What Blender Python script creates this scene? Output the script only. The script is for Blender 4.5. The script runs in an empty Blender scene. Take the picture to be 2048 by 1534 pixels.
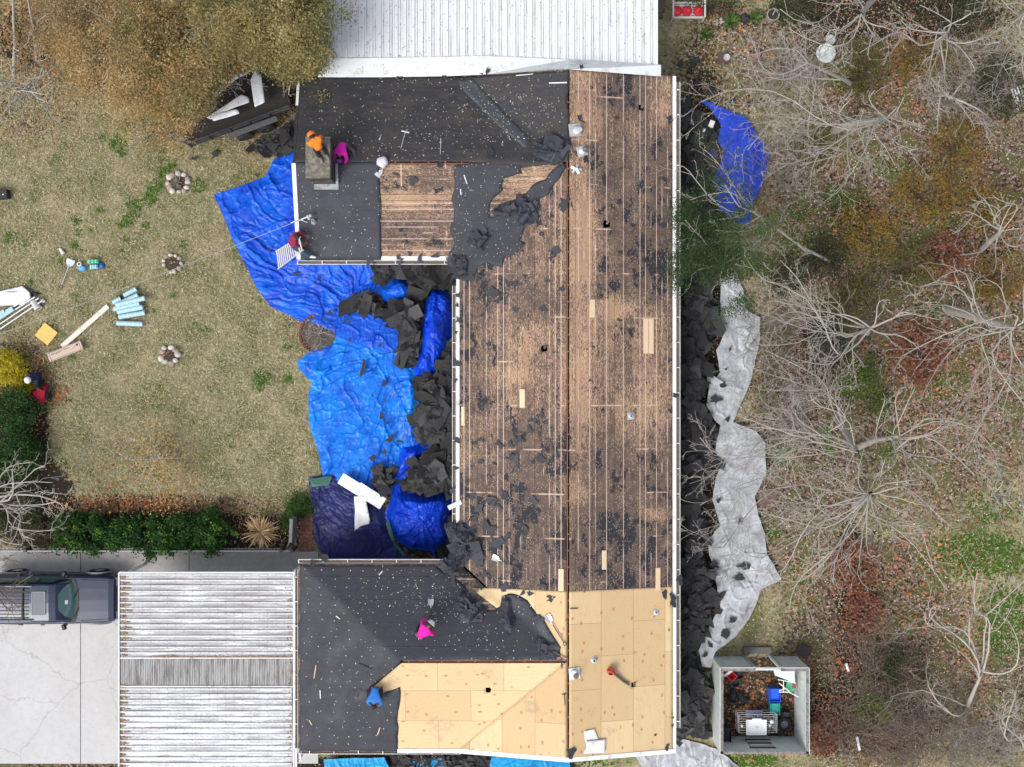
import bpy, bmesh, math, random
import numpy as np
from mathutils import Vector, Matrix, Euler
from math import sin, cos, pi, radians

# ------------------------------------------------------------------ camera, sky, sun
SC = bpy.context.scene
COL = SC.collection
H = 45.0            # drone height above the lawn
PX = 50.0           # photo pixels per metre on the ground
cam = bpy.data.cameras.new('camera'); camo = bpy.data.objects.new('camera', cam); COL.objects.link(camo)
camo.location = (0, 0, H); camo.rotation_euler = (0, 0, 0)
cam.sensor_width = 36; cam.sensor_fit = 'HORIZONTAL'; cam.lens = 18.0 / (1024 / PX / H)
cam.clip_start = 0.5; cam.clip_end = 2000
SC.camera = camo
SUN_EL, SUN_AZ = radians(53), radians(226)     # sun in the west, veiled by cloud
W = bpy.data.worlds.new("World"); SC.world = W; W.use_nodes = True
wn = W.node_tree.nodes; wl = W.node_tree.links
bg = wn['Background']; sky = wn.new('ShaderNodeTexSky'); sky.sky_type = 'NISHITA'; sky.sun_disc = False
sky.sun_elevation = SUN_EL; sky.sun_rotation = SUN_AZ; sky.air_density = 1.0; sky.dust_density = 4.0; sky.ozone_density = 1.0
hs = wn.new('ShaderNodeHueSaturation'); hs.inputs['Saturation'].default_value = .45   # cloud whitens the sky
wl.new(sky.outputs[0], hs.inputs['Color']); wl.new(hs.outputs[0], bg.inputs[0]); bg.inputs[1].default_value = 0.148
sl = bpy.data.lights.new('sun', 'SUN'); sl.energy = 1.25; sl.angle = radians(26); sl.color = (1.0, 0.96, 0.9)
so = bpy.data.objects.new('sun', sl); COL.objects.link(so)
sd = Vector((sin(SUN_AZ) * cos(SUN_EL), cos(SUN_AZ) * cos(SUN_EL), sin(SUN_EL)))
so.rotation_euler = sd.to_track_quat('Z', 'Y').to_euler()
SC.view_settings.view_transform = 'Standard'; SC.view_settings.look = 'None'
SC.view_settings.exposure = 0.5; SC.view_settings.gamma = 1
SC.cycles.max_bounces = 6; SC.cycles.diffuse_bounces = 3; SC.cycles.transparent_max_bounces = 6

# ------------------------------------------------------------------ helpers
def P(px, py, z=0.0):
    k = (H - z) / H / PX
    return Vector(((px - 1024) * k, (767 - py) * k, z))

def hsh(ix, iy, s=0):
    v = np.sin(ix * 127.1 + iy * 311.7 + s * 74.7) * 43758.5453
    return v - np.floor(v)
def vn(x, y, s=0):
    x = np.asarray(x, float); y = np.asarray(y, float)
    ix = np.floor(x); iy = np.floor(y); fx = x - ix; fy = y - iy
    fx = fx * fx * (3 - 2 * fx); fy = fy * fy * (3 - 2 * fy)
    a = hsh(ix, iy, s); b = hsh(ix + 1, iy, s); c = hsh(ix, iy + 1, s); d = hsh(ix + 1, iy + 1, s)
    return (a * (1 - fx) + b * fx) * (1 - fy) + (c * (1 - fx) + d * fx) * fy
def fbm(x, y, s=0, o=4):
    t = 0; a = .5; n = 0
    for i in range(o):
        t = t + a * vn(x, y, s + i * 13); n += a; a *= .5; x = x * 2.03 + 5.1; y = y * 2.03 - 3.7
    return t / n
def ridged(x, y, s=0): return 1 - np.abs(2 * vn(x, y, s) - 1)
def facets(x, y, cell, tilt, step, s=0):
    """overlapping tilted plates: every voronoi cell is a plane of its own"""
    gx = np.floor(x / cell); gy = np.floor(y / cell)
    best = np.full(x.shape, 1e9); h = np.zeros(x.shape)
    for dx in (-1, 0, 1):
        for dy in (-1, 0, 1):
            cx = gx + dx; cy = gy + dy
            qx = (cx + hsh(cx, cy, s)) * cell; qy = (cy + hsh(cx, cy, s + 1)) * cell
            d = (x - qx) ** 2 + (y - qy) ** 2
            hh = hsh(cx, cy, s + 2) * step + (hsh(cx, cy, s + 3) - .5) * 2 * tilt * (x - qx) + (hsh(cx, cy, s + 4) - .5) * 2 * tilt * (y - qy)
            m = d < best; best = np.where(m, d, best); h = np.where(m, hh, h)
    return h

def tag(o, label=None, cat=None, group=None, kind=None):
    if label: o['label'] = label
    if cat: o['category'] = cat
    if group: o['group'] = group
    if kind: o['kind'] = kind
    return o
def thing(name, label, cat, loc=(0, 0, 0), group=None):
    o = bpy.data.objects.new(name, None); COL.objects.link(o); o.location = loc
    o.empty_display_size = .2
    return tag(o, label, cat, group)
def base_of(p):
    v = Vector((0, 0, 0))
    while p is not None: v += p.location; p = p.parent
    return v
def link(name, me, mat, parent=None, own=True, smooth=False):
    """a mesh in world coordinates becomes an object: a part of parent, or (parent None) a thing with its origin at its base"""
    o = bpy.data.objects.new(name, me); COL.objects.link(o)
    if mat is not None:
        for m in (mat if isinstance(mat, (list, tuple)) else [mat]): me.materials.append(m)
    if parent is not None:
        b = base_of(parent); o.parent = parent
        if b.length: me.transform(Matrix.Translation(-b))
    elif own and len(me.vertices):
        n = len(me.vertices); co = np.empty(n * 3, np.float32); me.vertices.foreach_get('co', co); co = co.reshape(-1, 3)
        lo = co.min(0); hi = co.max(0); b = Vector(((lo[0] + hi[0]) / 2, (lo[1] + hi[1]) / 2, lo[2]))
        me.transform(Matrix.Translation(-b)); o.location = b
    if smooth: me.polygons.foreach_set('use_smooth', [True] * len(me.polygons))
    return o
def dup(root, loc, rz=0.0, label=None, group=None):
    r = root.copy(); COL.objects.link(r); r.location = loc; r.rotation_euler = (0, 0, rz)
    if label: r['label'] = label
    if group: r['group'] = group
    for ch in list(root.children):
        c = ch.copy(); COL.objects.link(c); c.parent = r
        for g in list(ch.children):
            d = g.copy(); COL.objects.link(d); d.parent = c
    return r

class MB:
    def __init__(s): s.v = []; s.f = []
    def add(s, vs, fs):
        n = len(s.v); s.v += [tuple(v) for v in vs]; s.f += [tuple(i + n for i in f) for f in fs]; return s
    def box(s, c, d, rot=0.0, bev=0.0, R=None):
        """box of size d round centre c, turned by rot about z (or by matrix R), with chamfered edges when bev > 0"""
        M = R if R is not None else Matrix.Rotation(rot, 3, 'Z')
        x, y, z = d[0] / 2, d[1] / 2, d[2] / 2; c = Vector(c)
        if bev <= 0:
            vs = [(-x, -y, -z), (x, -y, -z), (x, y, -z), (-x, y, -z), (-x, -y, z), (x, -y, z), (x, y, z), (-x, y, z)]
            fs = [(3, 2, 1, 0), (4, 5, 6, 7), (0, 1, 5, 4), (1, 2, 6, 5), (2, 3, 7, 6), (3, 0, 4, 7)]
            return s.add([c + M @ Vector(v) for v in vs], fs)
        b = min(bev, x * .9, y * .9, z * .9); vs = []; fs = []
        rings = [(-z, b), (-z + b, 0), (z - b, 0), (z, b)]
        for zz, i in rings:
            X, Y = x - i, y - i; q = b * .6
            for sx, sy in ((-1, -1), (1, -1), (1, 1), (-1, 1)):
                p1 = (sx * (X - (q if sx * sy > 0 else 0)), sy * (Y - (0 if sx * sy > 0 else q)), zz)
                p2 = (sx * (X - (0 if sx * sy > 0 else q)), sy * (Y - (q if sx * sy > 0 else 0)), zz)
                vs += ([p2, p1] if sx * sy < 0 and False else [p1, p2])
        # order each ring by angle
        out = []
        for r in range(4):
            ring = sorted(vs[r * 8:r * 8 + 8], key=lambda p: math.atan2(p[1] / y, p[0] / x)); out += ring
        for r in range(3):
            for i in range(8):
                j = (i + 1) % 8; fs.append((r * 8 + i, r * 8 + j, r * 8 + 8 + j, r * 8 + 8 + i))
        fs.append(tuple(range(7, -1, -1))); fs.append(tuple(range(24, 32)))
        return s.add([c + M @ Vector(v) for v in out], fs)
    def tube(s, pts, rad, m=6, cap=True):
        pts = [Vector(p) for p in pts]; k = len(pts)
        if not hasattr(rad, '__len__'): rad = [rad] * k
        vs = []; fs = []; up = None
        for i, p in enumerate(pts):
            t = (pts[min(i + 1, k - 1)] - pts[max(i - 1, 0)])
            if t.length < 1e-9: t = Vector((0, 0, 1))
            t.normalize()
            if up is None:
                up = t.orthogonal().normalized()
            up = (up - t * up.dot(t))
            if up.length < 1e-6: up = t.orthogonal()
            up.normalize(); w = t.cross(up)
            for j in range(m):
                a = 2 * pi * j / m; vs.append(p + (up * cos(a) + w * sin(a)) * rad[i])
        for i in range(k - 1):
            for j in range(m):
                jj = (j + 1) % m; fs.append((i * m + j, i * m + jj, (i + 1) * m + jj, (i + 1) * m + j))
        if cap: fs.append(tuple(range(m - 1, -1, -1))); fs.append(tuple(range((k - 1) * m, k * m)))
        return s.add(vs, fs)
    def lathe(s, prof, c=(0, 0, 0), m=16, R=None, cap0=True, cap1=True):
        c = Vector(c); vs = []; fs = []; k = len(prof)
        for r, z in prof:
            for j in range(m):
                a = 2 * pi * j / m; v = Vector((r * cos(a), r * sin(a), z)); vs.append(c + (R @ v if R is not None else v))
        for i in range(k - 1):
            for j in range(m):
                jj = (j + 1) % m; fs.append((i * m + j, i * m + jj, (i + 1) * m + jj, (i + 1) * m + j))
        if cap0: fs.append(tuple(range(m - 1, -1, -1)))
        if cap1: fs.append(tuple(range((k - 1) * m, k * m)))
        return s.add(vs, fs)
    def ball(s, c, r, m=12, n=8, R=None):
        r = r if hasattr(r, '__len__') else (r, r, r); c = Vector(c); vs = []; fs = []
        for i in range(n + 1):
            t = pi * i / n
            for j in range(m):
                a = 2 * pi * j / m; v = Vector((sin(t) * cos(a) * r[0], sin(t) * sin(a) * r[1], -cos(t) * r[2])); vs.append(c + (R @ v if R is not None else v))
        for i in range(n):
            for j in range(m):
                jj = (j + 1) % m; fs.append((i * m + j, i * m + jj, (i + 1) * m + jj, (i + 1) * m + j))
        return s.add(vs, fs)
    def prism(s, poly, z0, z1):
        n = len(poly)
        if sum(poly[i][0] * poly[(i + 1) % n][1] - poly[(i + 1) % n][0] * poly[i][1] for i in range(n)) < 0: poly = poly[::-1]
        vs = [(p[0], p[1], z0) for p in poly] + [(p[0], p[1], z1) for p in poly]
        fs = [tuple(range(n - 1, -1, -1)), tuple(range(n, 2 * n))] + [(i, (i + 1) % n, n + (i + 1) % n, n + i) for i in range(n)]
        return s.add(vs, fs)
    def loft(s, rings, cap=True, close=True):
        m = len(rings[0]); vs = [p for r in rings for p in r]; fs = []
        for i in range(len(rings) - 1):
            for j in range(m if close else m - 1):
                jj = (j + 1) % m; fs.append((i * m + j, i * m + jj, (i + 1) * m + jj, (i + 1) * m + j))
        if cap: fs.append(tuple(range(m - 1, -1, -1))); fs.append(tuple(range((len(rings) - 1) * m, len(rings) * m)))
        return s.add(vs, fs)
    def xf(s, M): s.v = [tuple(M @ Vector(v)) for v in s.v]; return s
    def quad(s, a, b, c, d): return s.add([a, b, c, d], [(0, 1, 2, 3)])
    def build(s, name, mat, parent=None, smooth=False):
        me = bpy.data.meshes.new(name); me.from_pydata(s.v, [], s.f); me.update()
        return link(name, me, mat, parent, smooth=smooth)

def np_mesh(name, V, F, col=None, k=4):
    """mesh from arrays: V (n,3), F (m,k); col (m,3) is a colour per face read by the foliage materials"""
    me = bpy.data.meshes.new(name); V = np.ascontiguousarray(V, np.float32); F = np.ascontiguousarray(F, np.int32)
    me.vertices.add(len(V)); me.vertices.foreach_set('co', V.ravel())
    me.loops.add(F.size); me.loops.foreach_set('vertex_index', F.ravel())
    me.polygons.add(len(F)); me.polygons.foreach_set('loop_start', np.arange(len(F), dtype=np.int32) * k)
    me.polygons.foreach_set('loop_total', np.full(len(F), k, np.int32))
    me.update(calc_edges=True)
    if col is not None:
        a = me.attributes.new('col', 'FLOAT_COLOR', 'FACE'); c4 = np.ones((len(F), 4), np.float32); c4[:, :3] = col
        a.data.foreach_set('color', c4.ravel())
    return me

# ------------------------------------------------------------------ polygons and draped sheets
def inpoly(x, y, poly):
    r = np.zeros(np.shape(x), bool); n = len(poly); j = n - 1
    for i in range(n):
        xi, yi = poly[i]; xj, yj = poly[j]
        c = ((yi > y) != (yj > y))
        with np.errstate(divide='ignore', invalid='ignore'):
            r ^= c & (x < (xj - xi) * (y - yi) / ((yj - yi) if yj != yi else 1e-12) + xi)
        j = i
    return r
def near_edge(x, y, poly):
    """closest boundary point and distance"""
    bd = np.full(x.shape, 1e9); bx = x.copy(); by = y.copy(); n = len(poly)
    for i in range(n):
        ax, ay = poly[i]; cx, cy = poly[(i + 1) % n]; dx, dy = cx - ax, cy - ay; L = dx * dx + dy * dy + 1e-12
        t = np.clip(((x - ax) * dx + (y - ay) * dy) / L, 0, 1); qx = ax + t * dx; qy = ay + t * dy
        d = (x - qx) ** 2 + (y - qy) ** 2; m = d < bd; bd = np.where(m, d, bd); bx = np.where(m, qx, bx); by = np.where(m, qy, by)
    return bx, by, np.sqrt(bd)
def ragged(poly, amp, step=.15, seed=0):
    rs = np.random.RandomState(seed); out = []; n = len(poly)
    for i in range(n):
        a = np.array(poly[i]); b = np.array(poly[(i + 1) % n]); L = np.hypot(*(b - a)); k = max(1, int(L / step))
        nrm = np.array([-(b - a)[1], (b - a)[0]]) / max(L, 1e-6)
        for j in range(k):
            p = a + (b - a) * j / k
            out.append(tuple(p + nrm * rs.uniform(-amp, amp) * (1 if j else .4)))
    return out
def sheet(poly, zf, cell, holes=()):
    """grid mesh cut to a polygon (x, y in metres) with holes left open, z from zf(x, y, d), d = distance to the edge; returns V, F"""
    P_ = np.array(poly); lo = np.floor(P_.min(0) / cell) - 1; hi = np.ceil(P_.max(0) / cell) + 1
    nx = int(hi[0] - lo[0]); ny = int(hi[1] - lo[1])
    gx, gy = np.meshgrid((lo[0] + np.arange(nx + 1)) * cell, (lo[1] + np.arange(ny + 1)) * cell, indexing='ij')
    cx = gx[:-1, :-1] + cell / 2; cy = gy[:-1, :-1] + cell / 2
    keep = inpoly(cx, cy, poly)
    for h in holes: keep &= ~inpoly(cx, cy, h)
    ii, jj = np.nonzero(keep); w = ny + 1
    F = np.stack([ii * w + jj, (ii + 1) * w + jj, (ii + 1) * w + jj + 1, ii * w + jj + 1], 1)
    used, inv = np.unique(F, return_inverse=True); F = inv.reshape(-1, 4)
    x = gx.ravel()[used].copy(); y = gy.ravel()[used].copy()
    bx, by, d = near_edge(x, y, poly); ins = inpoly(x, y, poly)
    for h in holes:
        hx, hy, hd = near_edge(x, y, h); ins &= ~inpoly(x, y, h); q = hd < d
        bx = np.where(q, hx, bx); by = np.where(q, hy, by); d = np.where(q, hd, d)
    bnd = np.zeros(len(used), bool)
    cnt = np.zeros(len(used), int); np.add.at(cnt, F.ravel(), 1); bnd = (cnt < 4)
    m = bnd & ((~ins) | (d < cell * .75))
    x[m] = bx[m]; y[m] = by[m]; d = np.where(ins & ~m, d, 0)
    z = zf(x, y, d)
    return np.stack([x, y, z], 1), F
def outline(V, F):
    e = {}
    for f in F:
        for a, b in zip(f, np.roll(f, -1)):
            if (b, a) in e: del e[(b, a)]
            else: e[(a, b)] = 1
    return list(e)
def thick(V, F, t):
    """give a sheet a thickness t downwards"""
    n = len(V); V2 = V.copy(); V2[:, 2] -= t; E = outline(V, F)
    S = np.array([[b, a, a + n, b + n] for a, b in E], int).reshape(-1, 4)
    return np.concatenate([V, V2]), np.concatenate([F, F[:, ::-1] + n, S])
def patch(name, poly, zf, cell, mat, parent=None, t=0.0, smooth=False, holes=()):
    V, F = sheet(poly, zf, cell, holes)
    if t > 0: V, F = thick(V, F, t)
    me = np_mesh(name, V, F)
    return link(name, me, mat, parent, smooth=smooth)
# ------------------------------------------------------------------ materials
class NT:
    def __init__(s, name):
        s.m = bpy.data.materials.new(name); s.m.use_nodes = True; s.t = s.m.node_tree; s.n = s.t.nodes
        s.b = s.n['Principled BSDF']; s.out = s.n['Material Output']
        s.pos = s.n.new('ShaderNodeNewGeometry').outputs['Position']
    def set(s, sock, v):
        if isinstance(v, bpy.types.NodeSocket): s.t.links.new(v, sock)
        elif isinstance(v, tuple) and len(v) == 3 and sock.type == 'RGBA': sock.default_value = (*v, 1)
        else: sock.default_value = v
    def math(s, op, a, b=0.0, c=None, clamp=False):
        n = s.n.new('ShaderNodeMath'); n.operation = op; n.use_clamp = clamp; s.set(n.inputs[0], a); s.set(n.inputs[1], b)
        if c is not None: s.set(n.inputs[2], c)
        return n.outputs[0]
    def mix(s, f, a, b, bt='MIX'):
        n = s.n.new('ShaderNodeMix'); n.data_type = 'RGBA'; n.blend_type = bt
        s.set(n.inputs[0], f); s.set(n.inputs[6], a); s.set(n.inputs[7], b); return n.outputs[2]
    def map(s, scale=(1, 1, 1), vec=None, rot=0.0, loc=(0, 0, 0)):
        n = s.n.new('ShaderNodeMapping'); s.set(n.inputs['Vector'], vec or s.pos); n.inputs['Scale'].default_value = scale
        n.inputs['Rotation'].default_value = (0, 0, rot); n.inputs['Location'].default_value = loc; return n.outputs[0]
    def noise(s, scale, det=4, rough=.55, vec=None, dist=0.0):
        n = s.n.new('ShaderNodeTexNoise'); s.set(n.inputs['Vector'], vec or s.pos); n.inputs['Scale'].default_value = scale
        n.inputs['Detail'].default_value = det; n.inputs['Roughness'].default_value = rough; n.inputs['Distortion'].default_value = dist
        return n.outputs['Fac']
    def voro(s, scale, out='Distance', vec=None, feat='F1'):
        n = s.n.new('ShaderNodeTexVoronoi'); n.feature = feat; n.voronoi_dimensions = '2D'; s.set(n.inputs['Vector'], vec or s.pos); n.inputs['Scale'].default_value = scale; return n.outputs[out]
    def white(s, w):
        n = s.n.new('ShaderNodeTexWhiteNoise'); n.noise_dimensions = '1D'; s.set(n.inputs['W'], w); return n.outputs['Value']
    def ramp(s, f, stops, interp='LINEAR'):
        n = s.n.new('ShaderNodeValToRGB'); n.color_ramp.interpolation = interp; e = n.color_ramp.elements
        while len(e) < len(stops): e.new(.5)
        for q, (p, c) in zip(e, stops): q.position = p; q.color = (*c, 1) if hasattr(c, '__len__') else (c, c, c, 1)
        s.set(n.inputs[0], f); return n.outputs[0]
    def step(s, f, lo, hi):
        n = s.n.new('ShaderNodeMapRange'); n.clamp = True; s.set(n.inputs[0], f); n.inputs[1].default_value = lo; n.inputs[2].default_value = hi; return n.outputs[0]
    def xyz(s, vec=None):
        n = s.n.new('ShaderNodeSeparateXYZ'); s.set(n.inputs[0], vec or s.pos); return n.outputs
    def comb(s, x, y, z=0.0):
        n = s.n.new('ShaderNodeCombineXYZ'); s.set(n.inputs[0], x); s.set(n.inputs[1], y); s.set(n.inputs[2], z); return n.outputs[0]
    def attr(s, name, out='Color'):
        n = s.n.new('ShaderNodeAttribute'); n.attribute_name = name; return n.outputs[out]
    def bump(s, h, st=.3, d=.02):
        n = s.n.new('ShaderNodeBump'); n.inputs['Strength'].default_value = st; n.inputs['Distance'].default_value = d; s.set(n.inputs['Height'], h)
        s.t.links.new(n.outputs[0], s.b.inputs['Normal'])
    def fin(s, col, rough=.8, metal=0.0, spec=.5):
        s.set(s.b.inputs['Base Color'], col); s.set(s.b.inputs['Roughness'], rough); s.set(s.b.inputs['Metallic'], metal); s.b.inputs['Specular IOR Level'].default_value = spec
        return s.m
def sc(c, k): return tuple(min(1, v * k) for v in c)
_cache = {}
def mk(name, col, rough=.7, var=.25, scale=9.0, metal=0.0, spec=.4, bump=.15, dirt=None, dirt_amt=.5):
    if name in _cache: return _cache[name]
    n = NT(name); f = n.noise(scale, 5, .6)
    c = n.mix(f, sc(col, 1 - var), sc(col, 1 + var))
    if dirt is not None:
        g = n.step(n.noise(scale * .35, 6, .65), .62 - .25 * dirt_amt, .75)
        c = n.mix(g, c, dirt)
    if bump: n.bump(n.noise(scale * 4, 3), bump, .01)
    _cache[name] = n.fin(c, rough, metal, spec); return _cache[name]

def m_leaf(name='leaf', rough=.6, tr=.35):
    n = NT(name); c = n.attr('col'); n.fin(c, rough, 0, .25)
    t = n.n.new('ShaderNodeBsdfTranslucent'); n.set(t.inputs[0], c); mx = n.n.new('ShaderNodeMixShader'); mx.inputs[0].default_value = tr
    n.t.links.new(n.b.outputs[0], mx.inputs[1]); n.t.links.new(t.outputs[0], mx.inputs[2]); n.t.links.new(mx.outputs[0], n.out.inputs[0]); return n.m
LEAF = m_leaf()
LITTER = m_leaf('fallen_leaf', .8, .0)

def m_ground():
    n = NT('ground'); z = n.n.new('ShaderNodeSeparateColor'); n.set(z.inputs[0], n.attr('zone')); g, l, s = z.outputs[0], z.outputs[1], z.outputs[2]
    f1 = n.noise(34, 5, .7); f2 = n.noise(9, 5, .65); f3 = n.noise(.8, 4, .6)
    straw = n.ramp(f1, [(.25, (.12, .105, .055)), (.42, (.31, .265, .16)), (.56, (.50, .44, .29)), (.75, (.70, .63, .47))])
    olive = n.ramp(f1, [(.25, (.045, .056, .020)), (.5, (.165, .175, .075)), (.75, (.36, .34, .19))])
    c = n.mix(n.step(n.math('ADD', n.math('MULTIPLY', f3, .75), n.math('MULTIPLY', f2, .3)), .42, .62), straw, olive)
    lit = n.voro(11, 'Color'); lz = n.n.new('ShaderNodeSeparateColor'); n.set(lz.inputs[0], lit)
    litc = n.ramp(lz.outputs[0], [(0, (.035, .026, .019)), (.3, (.095, .065, .046)), (.55, (.19, .135, .098)), (.8, (.29, .215, .165)), (1, (.48, .41, .35))])
    litc = n.mix(n.math('MULTIPLY', f1, .45), litc, (.06, .045, .032))
    litc = n.mix(n.step(n.noise(1.3, 4), .48, .60), litc, n.ramp(f1, [(.25, (.035, .044, .014)), (.5, (.12, .125, .05)), (.72, (.26, .25, .13))]))
    lm = n.step(n.math('ADD', l, n.math('MULTIPLY', n.math('SUBTRACT', f2, .5), 1.2)), .42, .58)
    c = n.mix(lm, c, litc)
    grc = n.ramp(f1, [(.25, (.012, .03, .005)), (.5, (.05, .115, .014)), (.75, (.13, .23, .03))])
    gm = n.step(n.math('ADD', g, n.math('MULTIPLY', n.math('SUBTRACT', f2, .5), 1.6)), .45, .6)
    c = n.mix(gm, c, grc)
    sm = n.step(n.math('ADD', s, n.math('MULTIPLY', n.math('SUBTRACT', f2, .5), 1.0)), .42, .6)
    c = n.mix(sm, c, n.ramp(f1, [(.3, (.012, .010, .008)), (.7, (.06, .048, .035))]))
    n.bump(n.math('ADD', f1, n.math('MULTIPLY', f2, .7)), .8, .05)
    return n.fin(c, .95, 0, .1)

def m_deck(name, across):   # 'wear' on the mesh: how much tar paper stayed on the boards
    """old weathered roof boards with tar-paper residue; across = axis index over the boards"""
    n = NT(name); X = n.xyz(); u = X[across]; v = X[1 - across]
    W_ = .212
    q = n.math('DIVIDE', u, W_); bi = n.math('FLOOR', q); fr = n.math('FRACT', q); r1 = n.white(bi); r2 = n.white(n.math('ADD', bi, 71.3))
    uv = n.comb(u, v)
    wear = n.attr('wear', 'Fac'); big = n.noise(.42, 3, .6); big2 = n.noise(1.15, 4, .65, n.map(loc=(17, 5, 3)))
    grain = n.noise(1, 5, .7, n.map((26, 1.3, 1), uv)); fine = n.noise(1, 5, .85, n.map((24, 9, 1), uv)); mid = n.noise(5.0, 6, .75, n.map((1.6, .55, 1), uv))
    seg = n.white(n.math('ADD', n.math('MULTIPLY', bi, 3.7), n.math('FLOOR', n.math('ADD', n.math('DIVIDE', v, 1.9), n.math('MULTIPLY', r1, 9)))))
    wood = n.mix(n.step(big2, .35, .65), (.50, .315, .225), (.56, .385, .235))
    wood = n.mix(seg, sc0(wood, n, .70), sc0(wood, n, 1.18))
    wood = n.mix(n.math('MULTIPLY', n.step(grain, .42, .7), .55), wood, (.22, .125, .085))
    tar = n.math('ADD', n.math('ADD', n.math('MULTIPLY', mid, .56), .272), n.math('ADD', n.math('MULTIPLY', n.math('SUBTRACT', fine, .5), 1.35), n.math('ADD', n.math('MULTIPLY', n.math('SUBTRACT', seg, .5), .16), n.math('ADD', n.math('MULTIPLY', wear, .27), n.math('MULTIPLY', n.math('SUBTRACT', big, .5), .34)))))
    tm = n.step(tar, .385, .56)
    tcol = n.ramp(n.noise(30, 3, .7), [(.3, (.024, .021, .023)), (.55, (.068, .055, .055)), (.75, (.17, .125, .105))])
    c = n.mix(n.math('MULTIPLY', tm, n.math('ADD', .62, n.math('MULTIPLY', n.noise(3.1, 4), .5))), wood, tcol)
    # felt still stuck down in patches
    fm = n.step(n.math('ADD', n.noise(1.5, 5, .7, n.map((1.3, .8, 1), uv, 0, (3, 9, 1))), n.math('MULTIPLY', wear, .14)), .60, .625)
    c = n.mix(fm, c, (.030, .031, .038))
    # rows of torn nail holes and chips of granule
    vc = n.map((1.25, .8, 1), uv); cs = n.n.new('ShaderNodeSeparateColor'); n.set(cs.inputs[0], n.voro(13, 'Color', vc)); chipm = n.math('MULTIPLY', n.math('MULTIPLY', n.step(n.voro(13, 'Distance', vc), .30, .16), n.step(cs.outputs[0], .62, .66)), n.step(n.noise(2.3, 3), .36, .55))
    c = n.mix(n.math('MULTIPLY', chipm, .45), c, (.62, .48, .39))
    # clean wood left along the edges of boards, dark gaps between others
    wob = n.math('MULTIPLY', n.math('SUBTRACT', n.noise(3, 3, .6, n.map((.2, 2.2, 1), uv)), .5), .5)
    ln = n.step(n.math('ABSOLUTE', n.math('SUBTRACT', fr, n.math('ADD', .5, n.math('MULTIPLY', wob, .2)))), .075, .045)
    lm = n.math('MULTIPLY', ln, n.step(n.math('ADD', n.noise(.9, 4, .7, n.map((7, 1, 1), uv)), n.math('MULTIPLY', n.math('SUBTRACT', r2, .5), .45)), .46, .56))
    c = n.mix(n.math('MULTIPLY', lm, n.math('ADD', .25, n.math('MULTIPLY', n.noise(1, 4, .7, n.map((7, 2.6, 1), uv)), .9))), c, (.70, .54, .46))
    gp = n.math('MULTIPLY', n.step(n.math('ABSOLUTE', n.math('SUBTRACT', fr, .97)), .035, .02), n.step(r1, .35, .5))
    c = n.mix(n.math('MULTIPLY', gp, .85), c, (.035, .024, .02))
    # butt joints over the rafters: pale cross lines here and there
    rv = n.math('FRACT', n.math('DIVIDE', v, 1.63)); cl = n.math('MULTIPLY', n.step(n.math('ABSOLUTE', n.math('SUBTRACT', rv, .5)), .02, .012), n.step(n.noise(1.1, 3, .6), .54, .62))
    c = n.mix(n.math('MULTIPLY', cl, .75), c, (.62, .43, .33))
    n.bump(n.math('ADD', n.math('MULTIPLY', tm, .5), n.math('ADD', fine, n.math('MULTIPLY', gp, -2))), .45, .015)
    return n.fin(c, .85, 0, .25)
def sc0(sock, n, k):
    return n.mix(1.0, sock, (k, k, k), 'MULTIPLY')

def m_ply(name, across):
    n = NT(name); X = n.xyz(); uv = n.comb(X[1 - across], X[across])
    b = n.n.new('ShaderNodeTexBrick'); n.set(b.inputs['Vector'], n.map((1, 1, 1), uv, 0, (.3, .37, 0))); b.inputs['Scale'].default_value = 1
    b.inputs['Color1'].default_value = (.55, .39, .215, 1); b.inputs['Color2'].default_value = (.68, .515, .305, 1); b.inputs['Mortar'].default_value = (.28, .18, .10, 1)
    b.inputs['Mortar Size'].default_value = .008; b.inputs['Brick Width'].default_value = 2.44; b.inputs['Row Height'].default_value = 1.22; b.inputs['Mortar Smooth'].default_value = .3
    g = n.noise(1, 4, .65, n.map((1.0, 30, 1), uv)); g2 = n.noise(1, 5, .6, n.map((1.2, 7, 1), uv), 1.5)
    c = n.mix(n.math('MULTIPLY', n.step(g, .5, .75), .35), b.outputs['Color'], (.47, .30, .15))
    c = n.mix(n.math('MULTIPLY', n.step(g2, .5, .72), .30), c, (.53, .34, .18))
    kn = n.map((1, 1.5, 1), uv); kd = n.voro(1.75, 'Distance', kn); kc = n.n.new('ShaderNodeSeparateColor'); n.set(kc.inputs[0], n.voro(1.75, 'Color', kn))
    km = n.math('MULTIPLY', n.step(n.math('ADD', kd, n.math('MULTIPLY', n.noise(9), .16)), .23, .13), n.step(kc.outputs[1], .56, .60))
    c = n.mix(n.math('MULTIPLY', km, .75), c, (.36, .135, .045))
    nd = n.voro(6.5, 'Distance', n.map((1, 1.7, 1), uv)); nm = n.math('MULTIPLY', n.step(n.math('ADD', nd, n.math('MULTIPLY', n.noise(14), .12)), .16, .10), n.step(n.noise(2.2, 2), .46, .6)); c = n.mix(n.math('MULTIPLY', nm, .8), c, (.13, .075, .04))
    dm = n.math('MULTIPLY', n.step(n.noise(.8, 6, .78), .56, .70), .5); c = n.mix(dm, c, (.26, .20, .155))
    n.bump(g, .12, .006)
    return n.fin(c, .75, 0, .3)

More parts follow.
